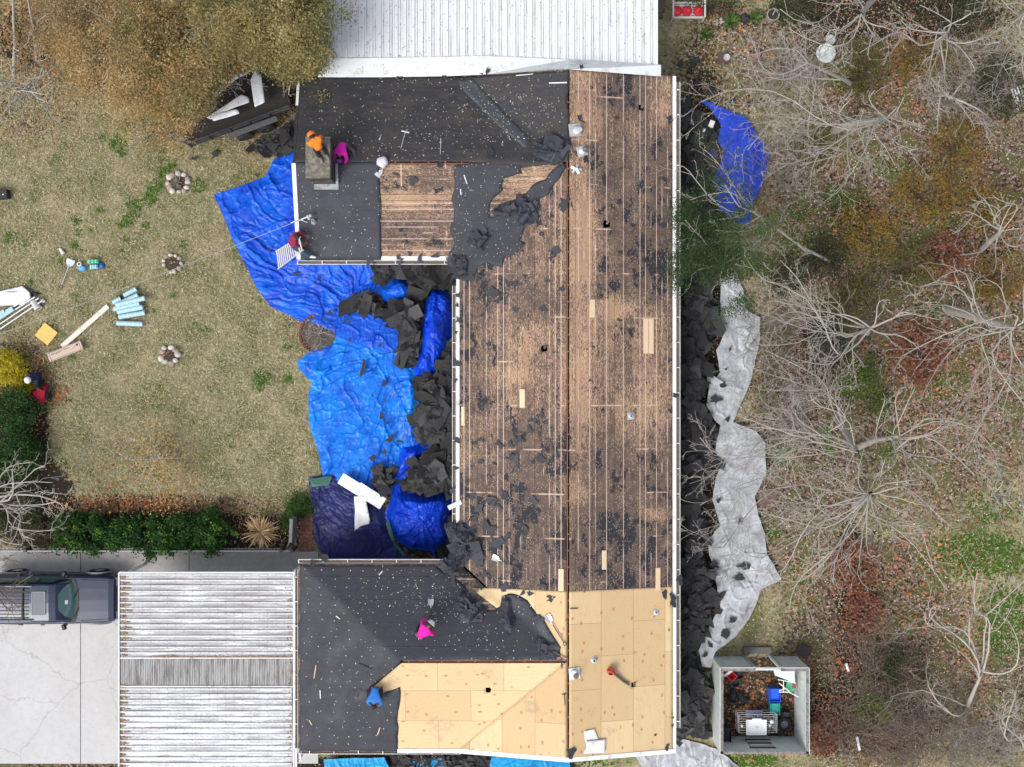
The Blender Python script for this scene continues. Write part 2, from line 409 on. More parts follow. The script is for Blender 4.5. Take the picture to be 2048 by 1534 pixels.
def m_felt(name='roofing_felt', base=(.027, .0275, .032), dust=1.0, vary=False):
    n = NT(name); a = n.noise(1.3, 5, .6); b = n.noise(8, 5, .7); f = n.noise(46, 3, .7)
    c = n.mix(b, sc(base, .7), sc(base, 1.35))
    c = n.mix(n.math('MULTIPLY', n.step(n.math('ADD', n.math('MULTIPLY', a, .7), n.math('MULTIPLY', b, .4)), .52, .72), .55 * dust), c, (.075, .062, .052))
    sk = n.noise(1, 5, .72, n.map((.7, 6, 1))); c = n.mix(n.math('MULTIPLY', n.step(sk, .50, .74), .6 * dust), c, (.080, .066, .055))
    sp = n.math('MULTIPLY', n.step(f, .66, .74), n.step(b, .45, .6)); c = n.mix(n.math('MULTIPLY', sp, .5 * dust), c, (.30, .25, .2))
    if vary:
        gr = n.noise(70, 2, .6); c = n.mix(n.math('MULTIPLY', n.step(gr, .60, .70), .45), c, (.16, .16, .17))
    if vary:   # every torn piece has its own shade
        ri = n.n.new('ShaderNodeNewGeometry').outputs['Random Per Island']; k = n.ramp(ri, [(0, .30), (.45, .65), (.85, 1.1), (1, 1.8)]); c = n.mix(1.0, c, k, 'MULTIPLY')
    n.bump(n.math('ADD', b, n.math('MULTIPLY', a, 2)), .25, .03)
    return n.fin(c, n.ramp(a, [(.3, .55), (.7, .8)]), 0, .45)

def crumple(n, ang, k=1.0):
    """crease pattern of a flexed sheet: ridged noise stretched along the folds plus small facets"""
    def rg(scale, vec):
        t = n.n.new('ShaderNodeTexNoise'); t.noise_type = 'RIDGED_MULTIFRACTAL'; n.set(t.inputs['Vector'], vec); t.inputs['Scale'].default_value = scale; t.inputs['Detail'].default_value = 3; t.inputs['Distortion'].default_value = .35; return t.outputs[0]
    a = rg(1.6, n.map((.45, 2.2, 1), None, ang)); b = rg(3.4, n.map((1, 1.6, 1), None, ang + 1.1)); f = n.voro(4.5, 'Distance', n.map((1, 1, 1), n.comb(n.math('ADD', n.xyz()[0], n.math('MULTIPLY', n.noise(2), .5)), n.xyz()[1])))
    return n.math('ADD', n.math('MULTIPLY', a, -.55 * k), n.math('ADD', n.math('MULTIPLY', b, -.28 * k), n.math('MULTIPLY', f, .5)))
def m_tarp(name, c1, c2, rough=.34, ang=.6, st=.62, k=1.0):
    n = NT(name); a = n.noise(1.2, 4, .6)
    c = n.mix(n.step(a, .35, .65), c1, c2)
    n.bump(crumple(n, ang, k), st, .05)
    n.fin(c, rough, 0, .28)
    t = n.n.new('ShaderNodeBsdfTranslucent'); n.set(t.inputs[0], c); mx = n.n.new('ShaderNodeMixShader'); mx.inputs[0].default_value = .10
    n.t.links.new(n.b.outputs[0], mx.inputs[1]); n.t.links.new(t.outputs[0], mx.inputs[2]); n.t.links.new(mx.outputs[0], n.out.inputs[0])
    return n.m

def m_poly_white(name='clear_sheeting'):
    n = NT(name); a = n.noise(1.6, 5, .7); b = n.noise(7, 5, .7, None, 1.0)
    c = n.mix(n.step(a, .35, .65), (.27, .28, .30), (.50, .53, .57)); c = n.mix(n.math('MULTIPLY', n.step(b, .48, .72), .6), c, (.20, .19, .175))
    n.bump(crumple(n, .9), .45, .05); return n.fin(c, .4, 0, .4)

def m_concrete():
    n = NT('concrete'); a = n.noise(.45, 5, .65); b = n.noise(4, 6, .7); f = n.noise(40, 3, .6)
    X = n.xyz(); walk = n.step(X[1], -7.95, -7.2)     # the strip along the fence is darker concrete
    c = n.mix(a, (.42, .42, .42), (.57, .57, .575)); c = n.mix(n.math('MULTIPLY', n.step(b, .45, .75), .35), c, (.36, .35, .34))
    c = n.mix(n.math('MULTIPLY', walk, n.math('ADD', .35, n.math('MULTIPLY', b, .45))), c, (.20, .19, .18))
    c = n.mix(n.math('MULTIPLY', n.step(n.voro(3.1), .045, .03), .6), c, (.1, .08, .06))
    cr = n.voro(.33, 'Distance', n.comb(n.math('ADD', X[0], n.math('MULTIPLY', n.noise(1.3, 4), .8)), n.math('ADD', X[1], n.math('MULTIPLY', n.noise(1.7, 4), .8))), 'DISTANCE_TO_EDGE'); c = n.mix(n.math('MULTIPLY', n.step(cr, .010, .003), .35), c, (.2, .19, .18))
    c = n.mix(n.math('MULTIPLY', n.step(n.noise(.7, 5, .7, n.map(loc=(4, 9, 0))), .55, .72), .4), c, (.38, .37, .36))
    n.bump(f, .15, .004); return n.fin(c, .85, 0, .3)

def m_white_metal(name='painted_white_metal', axis=0, amt=.75, base=(.66, .685, .71)):
    n = NT(name); X = n.xyz(); uv = n.comb(X[axis], X[1 - axis])
    s = n.noise(1, 6, .75, n.map((9, .9, 1), uv)); b = n.noise(3.5, 6, .7); f = n.noise(22, 4, .7)
    c = n.mix(b, sc(base, .93), sc(base, 1.05))
    c = n.mix(n.math('MULTIPLY', n.step(n.math('ADD', n.math('MULTIPLY', s, .75), n.math('MULTIPLY', f, .35)), .62, .78), amt), c, (.22, .19, .15))
    q = n.math('FRACT', n.math('DIVIDE', n.math('ADD', X[0], 6.72), .315)); st = n.math('MULTIPLY', n.step(n.math('ABSOLUTE', n.math('SUBTRACT', q, .04)), .11, .04), n.step(n.math('ADD', s, n.math('MULTIPLY', f, .3)), .55, .75))   # rib shading painted in as dark lines, broken up by grime streaks
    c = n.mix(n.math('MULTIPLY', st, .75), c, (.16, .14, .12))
    return n.fin(c, .5, 0, .4)

def m_carport(name='weathered_carport_metal'):
    n = NT(name); X = n.xyz(); uv = n.comb(X[0], X[1])
    s = n.noise(1, 6, .72, n.map((.55, 5.2, 1), uv, 0, (3, 1, 0))); b = n.noise(2.5, 6, .75, n.map((1, 3, 1), uv)); f = n.noise(18, 4, .7, n.map((.5, 1.5, 1), uv))
    south = n.step(X[1], -11.4, -12.6)
    v = n.math('ADD', n.math('MULTIPLY', s, .8), n.math('ADD', n.math('MULTIPLY', n.math('SUBTRACT', f, .5), .35), n.math('ADD', n.math('MULTIPLY', south, -.06), .055)))
    c = n.ramp(v, [(.25, (.74, .79, .83)), (.36, (.60, .63, .66)), (.42, (.40, .40, .42)), (.54, (.27, .26, .27)), (.68, (.16, .145, .14))])
    c = n.mix(n.math('MULTIPLY', n.step(b, .6, .75), .35), c, (.74, .78, .8))
    return n.fin(c, .55, .1, .4)

M_ = {}
M_['ground'] = m_ground(); M_['deck_ns'] = m_deck('weathered_boards', 0); M_['deck_ew'] = m_deck('weathered_boards_crosswise', 1)
M_['ply'] = m_ply('plywood', 0); M_['ply2'] = m_ply('plywood_crosswise', 1)
M_['felt'] = m_felt(); M_['felt2'] = m_felt('roofing_felt_clean', (.025, .029, .041), .4); M_['shingle'] = m_felt('torn_shingle', (.019, .0195, .023), .35, True)
M_['valley'] = m_felt('valley_metal', (.045, .052, .062), .7)
M_['tarp'] = m_tarp('blue_tarp', (.004, .055, .52), (.006, .13, .76), ang=.75); M_['tarp_c'] = m_tarp('bright_blue_tarp', (.003, .10, .58), (.004, .22, .82), ang=-.9)
M_['tarp_d'] = m_tarp('deep_blue_tarp', (.004, .034, .52), (.005, .075, .68), ang=1.3); M_['tarp_n'] = m_tarp('navy_tarp', (.014, .020, .10), (.026, .034, .16), .4, ang=-2.2)
M_['tarp_v'] = m_tarp('violet_blue_tarp', (.022, .06, .52), (.035, .09, .66), ang=-1.0); M_['tarp_t'] = m_tarp('turquoise_tarp', (.006, .25, .56), (.006, .36, .70), ang=1.2)
M_['poly'] = m_poly_white(); M_['conc'] = m_concrete()
M_['white'] = mk('white_trim', (.74, .75, .76), .5, .06, 6, dirt=(.3, .28, .25), dirt_amt=.25)
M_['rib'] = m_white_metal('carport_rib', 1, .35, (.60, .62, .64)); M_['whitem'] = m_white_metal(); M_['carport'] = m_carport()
M_['galv'] = mk('galvanised_steel', (.55, .58, .60), .4, .15, 8, metal=.5)
M_['alu'] = mk('aluminium', (.62, .63, .66), .35, .1, 12, metal=.6)
M_['black'] = mk('black_plastic', (.018, .018, .02), .5, .3, 10)
M_['steel'] = mk('dark_steel', (.05, .052, .058), .45, .3, 8, metal=.3)
M_['lumber'] = mk('new_lumber', (.64, .50, .34), .75, .12, 5)
M_['dirtwood'] = mk('rotten_wood', (.14, .11, .085), .9, .6, 11, bump=.5)
M_['bark'] = mk('grey_bark', (.36, .335, .30), .9, .35, 7, bump=.5)
M_['bark_d'] = mk('brown_bark', (.13, .10, .08), .9, .35, 7, bump=.5)
M_['twig'] = mk('pale_twig', (.37, .345, .31), .9, .5, 1.3, bump=0)
M_['brick'] = mk('red_brick', (.19, .085, .062), .9, .45, 8)
M_['stone'] = mk('fieldstone', (.42, .38, .34), .9, .35, 5, bump=.5)
M_['skin'] = mk('brown_skin', (.19, .085, .048), .55, .12, 20, bump=0)
M_['denim'] = mk('dark_trousers', (.022, .024, .032), .9, .3, 25)
M_['attic'] = mk('attic_dark', (.012, .009, .008), .95)
M_['redwood'] = mk('ridge_board', (.34, .13, .075), .85, .25, 9)
# ------------------------------------------------------------------ ground
def blobs(X, Y, lst):
    """soft ellipses given in photo pixels on the ground: (px, py, rx, ry, strength)"""
    r = np.zeros(X.shape)
    for px, py, rx, ry, k in lst:
        c = P(px, py); d = np.sqrt(((X - c.x) / (rx / PX)) ** 2 + ((Y - c.y) / (ry / PX)) ** 2)
        r = np.maximum(r, k * np.clip(1.6 - d, 0, 1))
    return np.clip(r, 0, 1)
GREEN = [(x, y, r * .8, r * .66, .72) for x, y, r in [(235, 285, 26), (246, 306, 16), (205, 275, 14), (310, 372, 26), (330, 345, 24), (400, 368, 26), (268, 410, 24), (300, 398, 26), (258, 440, 20), (240, 450, 14), (222, 445, 10), (292, 450, 14), (150, 440, 18), (155, 465, 12), (20, 475, 20), (50, 490, 10), (150, 492, 14), (140, 520, 16), (115, 505, 9), (182, 462, 10), (200, 420, 12), (165, 395, 9), (70, 365, 8), (60, 565, 12), (525, 755, 28), (518, 775, 16), (578, 758, 16), (412, 660, 15), (318, 815, 9), (126, 668, 10), (150, 590, 8), (345, 590, 10), (500, 890, 8), (580, 915, 11), (480, 920, 12), (455, 875, 9), (185, 700, 8), (240, 1010, 20), (610, 1010, 24), (590, 1030, 14), (435, 300, 10), (345, 330, 14)]]
GREEN += [(rx_, ry_, rr_, rr_ * .8, .66) for rx_, ry_, rr_ in zip(np.random.RandomState(4).uniform(20, 600, 46), np.random.RandomState(5).uniform(300, 980, 46), np.random.RandomState(6).uniform(5, 13, 46))]
GREEN += [(1780, 330, 50, 40, .5), (1590, 480, 40, 40, .5), (1860, 620, 40, 40, .5), (1640, 620, 30, 50, .5), (1760, 900, 60, 30, .5), (1820, 1250, 40, 40, .5), (1600, 1150, 40, 60, .45), (1900, 760, 50, 50, .5), (1690, 150, 50, 50, .5)]
GREEN += [(1960, 1110, 130, 60, .62), (2010, 1240, 70, 90, .62), (1990, 1010, 70, 50, .55), (1850, 1110, 40, 40, .5), (1500, 1520, 70, 20, .7), (1560, 1250, 60, 60, .3), (1700, 760, 40, 60, .6), (1560, 905, 25, 30, .7), (1660, 880, 20, 40, .6), (1550, 1068, 18, 14, .8), (1200, 1526, 60, 10, .6), (1860, 420, 90, 60, .4), (1650, 280, 40, 60, .5), (1930, 880, 60, 80, .3), (1620, 450, 80, 60, .5), (1760, 480, 70, 50, .45)]
LITTER_B = [(300, 90, 330, 110, .85), (60, 210, 120, 80, .55), (560, 160, 90, 120, .8), (1840, 520, 330, 560, .75), (1760, 1300, 190, 230, .85), (1480, 130, 170, 130, .55), (1600, 900, 130, 300, .7), (2000, 1380, 120, 180, .6), (330, 1010, 250, 22, .8), (45, 770, 60, 90, .9), (600, 640, 40, 40, .5), (1520, 1410, 90, 95, .7), (540, 1060, 60, 40, .8), (1700, 60, 200, 90, .7), (520, 270, 70, 50, .6), (320, 940, 70, 70, .35), (130, 1530, 200, 14, .8)]
SOIL = [(60, 1000, 90, 90, .9), (330, 1065, 300, 42, .9), (40, 860, 55, 110, .95), (1700, 1250, 30, 260, .75), (1660, 1440, 50, 90, .7), (1400, 700, 60, 620, .85), (860, 800, 110, 330, .95), (1780, 1450, 120, 90, .5), (60, 70, 70, 60, .8), (1800, 30, 260, 60, .7), (560, 150, 70, 80, .8), (1640, 700, 60, 80, .7), (1700, 420, 60, 40, .6), (850, 1530, 300, 20, .9), (1470, 30, 90, 40, .5), (1630, 1420, 22, 110, .6)]
def zones(X, Y):
    g = blobs(X, Y, GREEN); l = blobs(X, Y, LITTER_B); s = blobs(X, Y, SOIL)
    return g, l, s
gx = np.concatenate([[-400, -200, -100, -60, -40], np.linspace(-26, 26, 250), [40, 60, 100, 200, 400]])
gy = np.concatenate([[-400, -200, -100, -60, -35], np.linspace(-20, 20, 200), [35, 60, 100, 200, 400]])
GX, GY = np.meshgrid(gx, gy, indexing='ij'); nxx, nyy = GX.shape
GZ = (fbm(GX * .5, GY * .5, 3) - .5) * .10 + (fbm(GX * 3, GY * 3, 8) - .5) * .03
FLATX = (GX < -7.7) & (GX > -26) & (GY < -6.4)
GZ = np.where(FLATX, -.06, GZ - .06)
ii, jj = np.meshgrid(np.arange(nxx - 1), np.arange(nyy - 1), indexing='ij'); a = (ii * nyy + jj).ravel()
me = np_mesh('ground', np.stack([GX.ravel(), GY.ravel(), GZ.ravel()], 1), np.stack([a, a + nyy, a + nyy + 1, a + 1], 1))
zg, zl, zs = zones(GX, GY)
at = me.attributes.new('zone', 'FLOAT_COLOR', 'POINT'); c4 = np.ones((nxx * nyy, 4), np.float32); c4[:, 0] = zg.ravel(); c4[:, 1] = zl.ravel(); c4[:, 2] = zs.ravel()
at.data.foreach_set('color', c4.ravel())
tag(link('ground', me, M_['ground'], own=False, smooth=True), 'back lawn and wooded yard of dry grass, green tufts and fallen leaves', 'ground', kind='structure')

RS = np.random.RandomState(7)
def leaf_quads(c, size, tilt=.6, aspect=.6, rs=RS, nrm=None):
    """one bent leaf-shaped quad per centre c (n,3); tilt 0 = flat"""
    n = len(c); size = np.broadcast_to(size, (n,)); a = rs.uniform(0, 2 * pi, n)
    u = np.stack([np.cos(a), np.sin(a), rs.uniform(-tilt, tilt, n)], 1); u /= np.linalg.norm(u, axis=1, keepdims=True)
    w = np.stack([-np.sin(a), np.cos(a), rs.uniform(-tilt, tilt, n)], 1); w -= u * (u * w).sum(1, keepdims=True); w /= np.linalg.norm(w, axis=1, keepdims=True)
    L = (size / 2)[:, None]; B = L * aspect
    V = np.stack([c - u * L, c + w * B, c + u * L, c - w * B], 1).reshape(-1, 3)
    F = np.arange(n * 4).reshape(n, 4)
    return V, F
def pal(cols, n, rs=RS, jit=.25, pr=None):
    cols = np.array(cols); c = cols[rs.choice(len(cols), n, p=pr)]
    return np.clip(c * rs.uniform(1 - jit, 1 + jit, (n, 1)) * rs.uniform(.93, 1.07, (n, 3)), 0, 1)
HOUSE_BOXES = [(-1.9, 6.0, -13.7, 11.5), (-7.9, 2, 4.7, 11.5), (-8, 2, -13.7, -6.8), (-25, -7.9, -15.6, -6.55), (-8, 6, 11.4, 25)]
TARPED = [tuple(P(a, b)[:2]) for a, b in [(428, 390), (505, 364), (548, 316), (600, 303), (612, 525), (760, 530), (920, 530), (920, 1110), (660, 1124), (618, 950), (645, 950), (616, 850), (612, 780), (595, 725), (680, 672), (540, 612), (490, 530)]]
def free(x, y):
    m = np.ones(x.shape, bool)
    for a, b, c, d in HOUSE_BOXES: m &= ~((x > a) & (x < b) & (y > c) & (y < d))
    m &= ~inpoly(x, y, TARPED)
    return m
# dry lawn: blades lying every way
n = 230000; x = RS.uniform(-21, -4.2, n); y = RS.uniform(-7.6, 14, n); k = free(x, y); x, y = x[k], y[k]
g, l, s = zones(x, y); k = (s < .5) & (RS.rand(len(x)) > l * .7); x, y, g = x[k], y[k], g[k]; n = len(x)
col = pal([(.52, .46, .31), (.38, .34, .20), (.68, .61, .45), (.26, .26, .125), (.19, .215, .085), (.46, .41, .27)], n, jit=.3)
gm = RS.rand(n) < np.clip((g + (fbm(x * 3, y * 3, 5) - .5) * 1.2 - .35) * 1.6, 0, .95)
col[gm] = pal([(.09, .20, .03), (.06, .14, .02), (.14, .26, .05), (.30, .27, .13)], gm.sum())
V, F = leaf_quads(np.stack([x, y, RS.uniform(-.02, .05, n)], 1), RS.uniform(.06, .15, n), .5, .16)
tag(link('grass', np_mesh('grass', V, F, col), LEAF, own=False), 'short dry tan grass of the back lawn with green tufts', 'grass', kind='stuff')
# fallen leaves
n = 260000; x = RS.uniform(-21.5, 21.5, n); y = RS.uniform(-16, 16, n); g, l, s = zones(x, y)
k = free(x, y) & (RS.rand(n) < np.clip(l * .9 + .06 * (x < 0) + .18 * (x > 7) + .25 * s * (x > 9) - g * .2, 0, 1)); x, y, l = x[k], y[k], l[k]; n = len(x)
col = pal([(.19, .12, .085), (.27, .18, .13), (.36, .26, .20), (.12, .082, .06), (.52, .45, .39), (.29, .13, .07), (.20, .15, .11), (.14, .15, .06), (.20, .20, .08)], n)
w = (x < -4); col[w] = pal([(.32, .21, .10), (.42, .32, .18), (.28, .12, .05), (.36, .24, .12)], w.sum())
big = (fbm(x * .7, y * .7, 21) > .60) & (x > 9) & (RS.rand(n) < .6); col[big] = pal([(.33, .16, .085), (.28, .12, .065), (.38, .22, .13)], big.sum())
sz = RS.uniform(.05, .10, n); sz[big] *= 1.3
V, F = leaf_quads(np.stack([x, y, RS.uniform(.0, .06, n)], 1), sz, .45, .6)
tag(link('leaf_litter', np_mesh('leaf_litter', V, F, col), LITTER, own=False), 'brown and rust fallen leaves scattered over lawn and wood floor', 'leaf litter', kind='stuff')
# large orange leaves by the hedge
pts = []
for cx, cy, r, m in [(330, 1012, 120, 150), (230, 1008, 100, 130), (1725, 1230, 50, 260), (45, 760, 55, 120), (1470, 70, 110, 90), (120, 790, 20, 40), (200, 960, 120, 40), (1690, 1330, 40, 90), (1830, 700, 70, 200), (1840, 1090, 90, 140), (1900, 1250, 120, 120), (1480, 1400, 70, 150), (110, 90, 90, 120), (20, 40, 50, 90), (1560, 1400, 80, 60)]:
    q = RS.normal(0, .5, (m, 2)) * r; 
    for dx, dy in q:
        if cy > 1000 and cx < 400: dy *= .16
        v = P(cx + dx, cy + dy); pts.append((v.x, v.y, RS.uniform(.02, .09)))
c = np.array(pts); V, F = leaf_quads(c, RS.uniform(.10, .2, len(c)), .5, .62)
tag(link('fallen_leaves', np_mesh('fallen_leaves', V, F, pal([(.38, .14, .055), (.30, .11, .05), (.42, .21, .10), (.24, .085, .045)], len(c))), LITTER, own=False), 'big orange and rust sycamore leaves lying in drifts', 'leaves', kind='stuff')

# ------------------------------------------------------------------ driveway, walk, brick path
def px_poly(pts, z=0.0): return [tuple(P(x, y, z)[:2]) for x, y in pts]
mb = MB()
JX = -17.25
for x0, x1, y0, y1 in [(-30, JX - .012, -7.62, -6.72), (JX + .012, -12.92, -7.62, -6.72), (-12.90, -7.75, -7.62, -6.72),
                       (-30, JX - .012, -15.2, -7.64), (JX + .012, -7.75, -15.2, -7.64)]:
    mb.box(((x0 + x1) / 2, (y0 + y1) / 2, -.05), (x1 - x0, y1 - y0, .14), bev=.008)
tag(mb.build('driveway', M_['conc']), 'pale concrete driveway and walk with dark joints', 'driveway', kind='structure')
mb = MB()
for i in range(9):
    for j in range(3): mb.box((P(602 + j * 9 + (i % 2) * 3, 1031 + i * 8.3).x, P(0, 1031 + i * 8.3).y, .0), (.19, .155, .06), RS.uniform(-.03, .03), .008)
tag(mb.build('brick_path', M_['brick']), 'short red brick path between planting bed and walk', 'path', kind='structure')

# ------------------------------------------------------------------ the house
XR, XW, XE, YN, YS, NWY, SWY = 2.05, -1.98, 6.05, 11.55, -13.76, 8.10, -10.20
NX0, NY0, SX0, SY1 = -7.96, 4.68, -8.02, -6.78
ZR, ZE = 3.75, 2.75
def roofz(x, y):
    x = np.asarray(x, float); y = np.asarray(y, float)
    m = ZR - np.abs(x - XR) * .25
    nw = np.where((x < XR) & (y > 0), ZR - np.abs(y - NWY) * .292, -9)
    sw = np.where((x < XR) & (y < -3), np.minimum(ZR - np.abs(y - SWY) * .285, ZE + (x - SX0) * .252), -9)
    m = np.where(x < XW - .3, -9, m)
    return np.maximum(m, np.maximum(nw, sw))
def R(px, py, off=0.0):
    z = 3.2
    for _ in range(8):
        v = P(px, py, z); q = float(roofz(v.x, v.y)); z = (q if q > 0 else 2.75) + off
    return P(px, py, z)
def RP(pts): return [tuple(R(x, y)[:2]) for x, y in pts]
def rz_(off): return lambda x, y, d: np.maximum(roofz(x, y), 2.5) + off
house = thing('house', 'long hip and gable roofed house stripped for re-roofing, boards and black felt exposed', 'house', (0, 0, 0))
G = .1
PIPE = [(1283, 215, .2), (1213, 448, .27), (1088, 697, .24), (977, 1380, .2), (1267, 1369, .17)]
def sq(px, py, s):
    v = R(px, py); h = s / 2; return [(v.x - h, v.y - h), (v.x + h, v.y - h), (v.x + h, v.y + h), (v.x - h, v.y + h)]
HOL = [sq(*p) for p in PIPE]
g = .045
main_w = [(XR - g, NWY), (XW, NY0 - .03), (XW, -6.67), (XR - g, SWY)]
patch('roof_deck', main_w, rz_(0), G, M_['deck_ns'], house, .02, holes=[HOL[2]])
patch('roof_deck', [(XR + g, YN), (XR + g, YS), (XE, YS), (XE, YN)], rz_(0), G, M_['deck_ns'], house, .02, holes=[HOL[0], HOL[1], HOL[4]])
patch('roof_deck', [(XR - g, NWY), (XR - g, YN), (XW, YN)], rz_(0), G, M_['deck_ns'], house, .02)
patch('roof_deck', [(XR - g, SWY), (XW, YS), (XR - g, YS)], rz_(0), G, M_['deck_ns'], house, .02)
patch('roof_deck', [(NX0, NWY + g), (XR - g, NWY + g), (XW, YN), (NX0, YN)], rz_(0), G, M_['deck_ew'], house, .02)
patch('roof_deck', [(NX0, NY0), (XW, NY0 - .03), (XR - g, NWY - g), (NX0, NWY - g)], rz_(0), G, M_['deck_ew'], house, .02)
patch('roof_deck', [(SX0, SY1), (-4.05, SWY + g), (XR - g, SWY + g), (XW, SY1)], rz_(0), G, M_['deck_ew'], house, .02)
patch('roof_deck', [(SX0, YS), (-4.05, SWY - g), (XR - g, SWY - g), (XW, YS)], rz_(0), G, M_['deck_ew'], house, .02, holes=[HOL[3]])
patch('roof_deck', [(SX0, YS), (-4.05, SWY), (SX0, SY1)], rz_(-.004), G, M_['deck_ns'], house, .02)
# how much tar paper stayed on, from place to place
WEAR = [(1000, 1080, 95, 115, .7), (1060, 900, 75, 65, .55), (955, 690, 55, 140, .45), (1100, 1110, 45, 90, .6), (1245, 1110, 95, 85, .7), (1310, 950, 45, 70, .45), (1190, 1060, 50, 60, .5), (1245, 185, 70, 45, .5), (1195, 335, 55, 70, .35), (1320, 350, 45, 90, .45), (1300, 520, 60, 70, .7), (1250, 560, 70, 45, .45), (1185, 905, 70, 70, .4), (1285, 445, 70, 45, .5), (1040, 600, 70, 40, .3), (830, 480, 70, 30, .35), (830, 370, 60, 20, .3)]
CLEAN = [(1165, 450, 24, 320, .6), (1160, 780, 26, 180, .5), (1010, 660, 60, 60, .25), (1230, 612, 42, 22, .6), (1180, 200, 30, 70, .5), (1322, 190, 26, 60, .5), (1280, 860, 60, 60, .3), (1005, 750, 55, 22, .4), (1050, 350, 40, 50, .5), (1300, 780, 30, 120, .3), (830, 400, 60, 16, .5), (830, 510, 60, 14, .5), (1320, 1030, 30, 12, .5)]
for o in list(house.children):
    if o.name.startswith('roof_deck'):
        m_ = o.data; co = np.empty(len(m_.vertices) * 3, np.float32); m_.vertices.foreach_get('co', co); co = co.reshape(-1, 3); X_, Y_ = co[:, 0] * H / (H - co[:, 2]), co[:, 1] * H / (H - co[:, 2])
        at = m_.attributes.new('wear', 'FLOAT', 'POINT'); at.data.foreach_set('value', (blobs(X_, Y_, WEAR) - blobs(X_, Y_, CLEAN)).astype(np.float32))
# plywood
gp = R(1138, 1183).y
patch('plywood_sheathing', [(XR + g, gp), (XR + g, YS), (XE, YS), (XE, gp)], rz_(.012), G, M_['ply'], house, .011, holes=[HOL[4]])
patch('plywood_sheathing', [(-4.05, SWY - g), (XR - g, SWY - g), (XR - g, SWY), (XW, YS), (-8.0, YS)], rz_(.012), G, M_['ply2'], house, .011, holes=[HOL[3]])
patch('plywood_sheathing', [(-1.5, gp), (XR - g, gp), (XR - g, SWY + g), (-1.6, -7.6)], rz_(.012), G, M_['ply'], house, .011)
patch('plywood_sheathing', [(XR - g, SWY), (XW, YS), (XR - g, YS)], rz_(.012), G, M_['ply'], house, .011)
# felt
F1 = [(598.5, 154), (890, 153), (1010, 149), (1138, 142), (1138, 170), (1134, 205), (1139, 235), (1136, 262), (1143, 290), (1137, 305), (1138, 322), (1112, 327), (1065, 333), (1040, 331), (940, 327), (940, 323.4), (757, 323.4), (757, 327), (590, 327)]
F2 = [(590, 324), (757, 324), (762, 327), (757, 345), (760, 380), (763, 420), (762, 460), (763, 519), (598.5, 519)]
F3 = [(908, 328), (940, 328), (942, 324), (1065, 328), (1085, 330), (1040, 338), (1045, 348), (1010, 356), (1003, 372), (1007, 380), (985, 400), (978, 420), (980, 438), (1000, 425), (1030, 400), (1055, 385), (1065, 370), (1090, 360), (1100, 345), (1118, 330), (1136, 330), (1125, 345), (1112, 365), (1100, 385), (1075, 400), (1068, 425), (1070, 445), (1050, 452), (1040, 480), (1052, 485), (1035, 505), (1025, 512), (1010, 510), (1005, 535), (990, 532), (975, 525), (955, 535), (945, 560), (925, 563), (917, 545), (895, 522), (898, 505), (910, 490), (900, 465), (908, 430), (903, 400), (910, 370)]
F4 = [(600, 1130), (870, 1130), (890, 1150), (915, 1160), (940, 1185), (965, 1215), (985, 1222), (1000, 1212), (1003, 1192), (1020, 1186), (1040, 1192), (1055, 1200), (1070, 1222), (1095, 1255), (1118, 1290), (1121, 1312), (1098, 1320), (803, 1320), (796, 1329), (775, 1348), (746, 1373), (733, 1382), (762, 1388), (800, 1373), (801, 1400), (796, 1432), (797, 1502), (599, 1502)]
for i, (p, m, a) in enumerate([(F1, 'felt', .012), (F2, 'felt2', .012), (F3, 'felt2', .05), (F4, 'felt2', .03)]):
    q = RP(p); q = ragged(q, a, .18, i)
    patch('roofing_felt', q, lambda x, y, d: np.maximum(roofz(x, y), 2.6) + .026 + .012 * fbm(x * 2, y * 2, 4) * np.minimum(1, d * 6), G, M_[m], house, .006)
q = RP([(915, 160), (945, 158), (1000, 215), (1062, 280), (1050, 298), (985, 240), (930, 185)])
patch('valley_metal', ragged(q, .015, .3, 9), rz_(.042), G, M_['valley'], house, .004)
q = RP([(1060, 1232), (1080, 1228), (1122, 1296), (1105, 1312)])
patch('valley_metal', ragged(q, .015, .3, 9), rz_(.046), G, M_['valley'], house, .004)
# felt laps: faint long edges of each course
for yy in np.arange(NWY + .5, YN - .2, .82): mb = MB(); mb.box((-3.6 + (yy - NWY) * -.4, yy, float(roofz(-5, yy)) + .040), (8.2 - (yy - NWY) * .9, .012, .006)); mb.build('felt_lap', M_['felt'], house)
for yy in np.arange(SY1 - .45, SWY + .3, -.82): mb = MB(); mb.box((-4.8, yy, float(roofz(-3.9, yy)) + .044), (6.0 + (SY1 - yy) * .9, .012, .006)); mb.build('felt_lap', M_['felt'], house)
# rafters and ridge boards seen through the open ridge slots
for c, d in [((XR, yy, ZR - .09), (.30, .04, .10)) for yy in np.arange(YS + .3, YN, .61)] + [((xx, NWY, ZR - .09), (.04, .30, .10)) for xx in np.arange(-4.9, -1, .61)] + [((xx, SWY, ZR - .09), (.04, .30, .10)) for xx in np.arange(-3.8, XR - .4, .61)]:
    mb = MB(); mb.box(c, d); mb.build('rafter', M_['redwood'], house)
for c, d in [((XR - .02, (YS + YN) / 2, ZR - .08), (.024, YN - YS - .1, .12)), ((-2.4, NWY - .02, ZR - .083), (8.5, .024, .12)), ((-1.0, SWY + .02, ZR - .083), (6, .024, .12))]:
    mb = MB(); mb.box(c, d); mb.build('ridge_board', M_['redwood'], house)
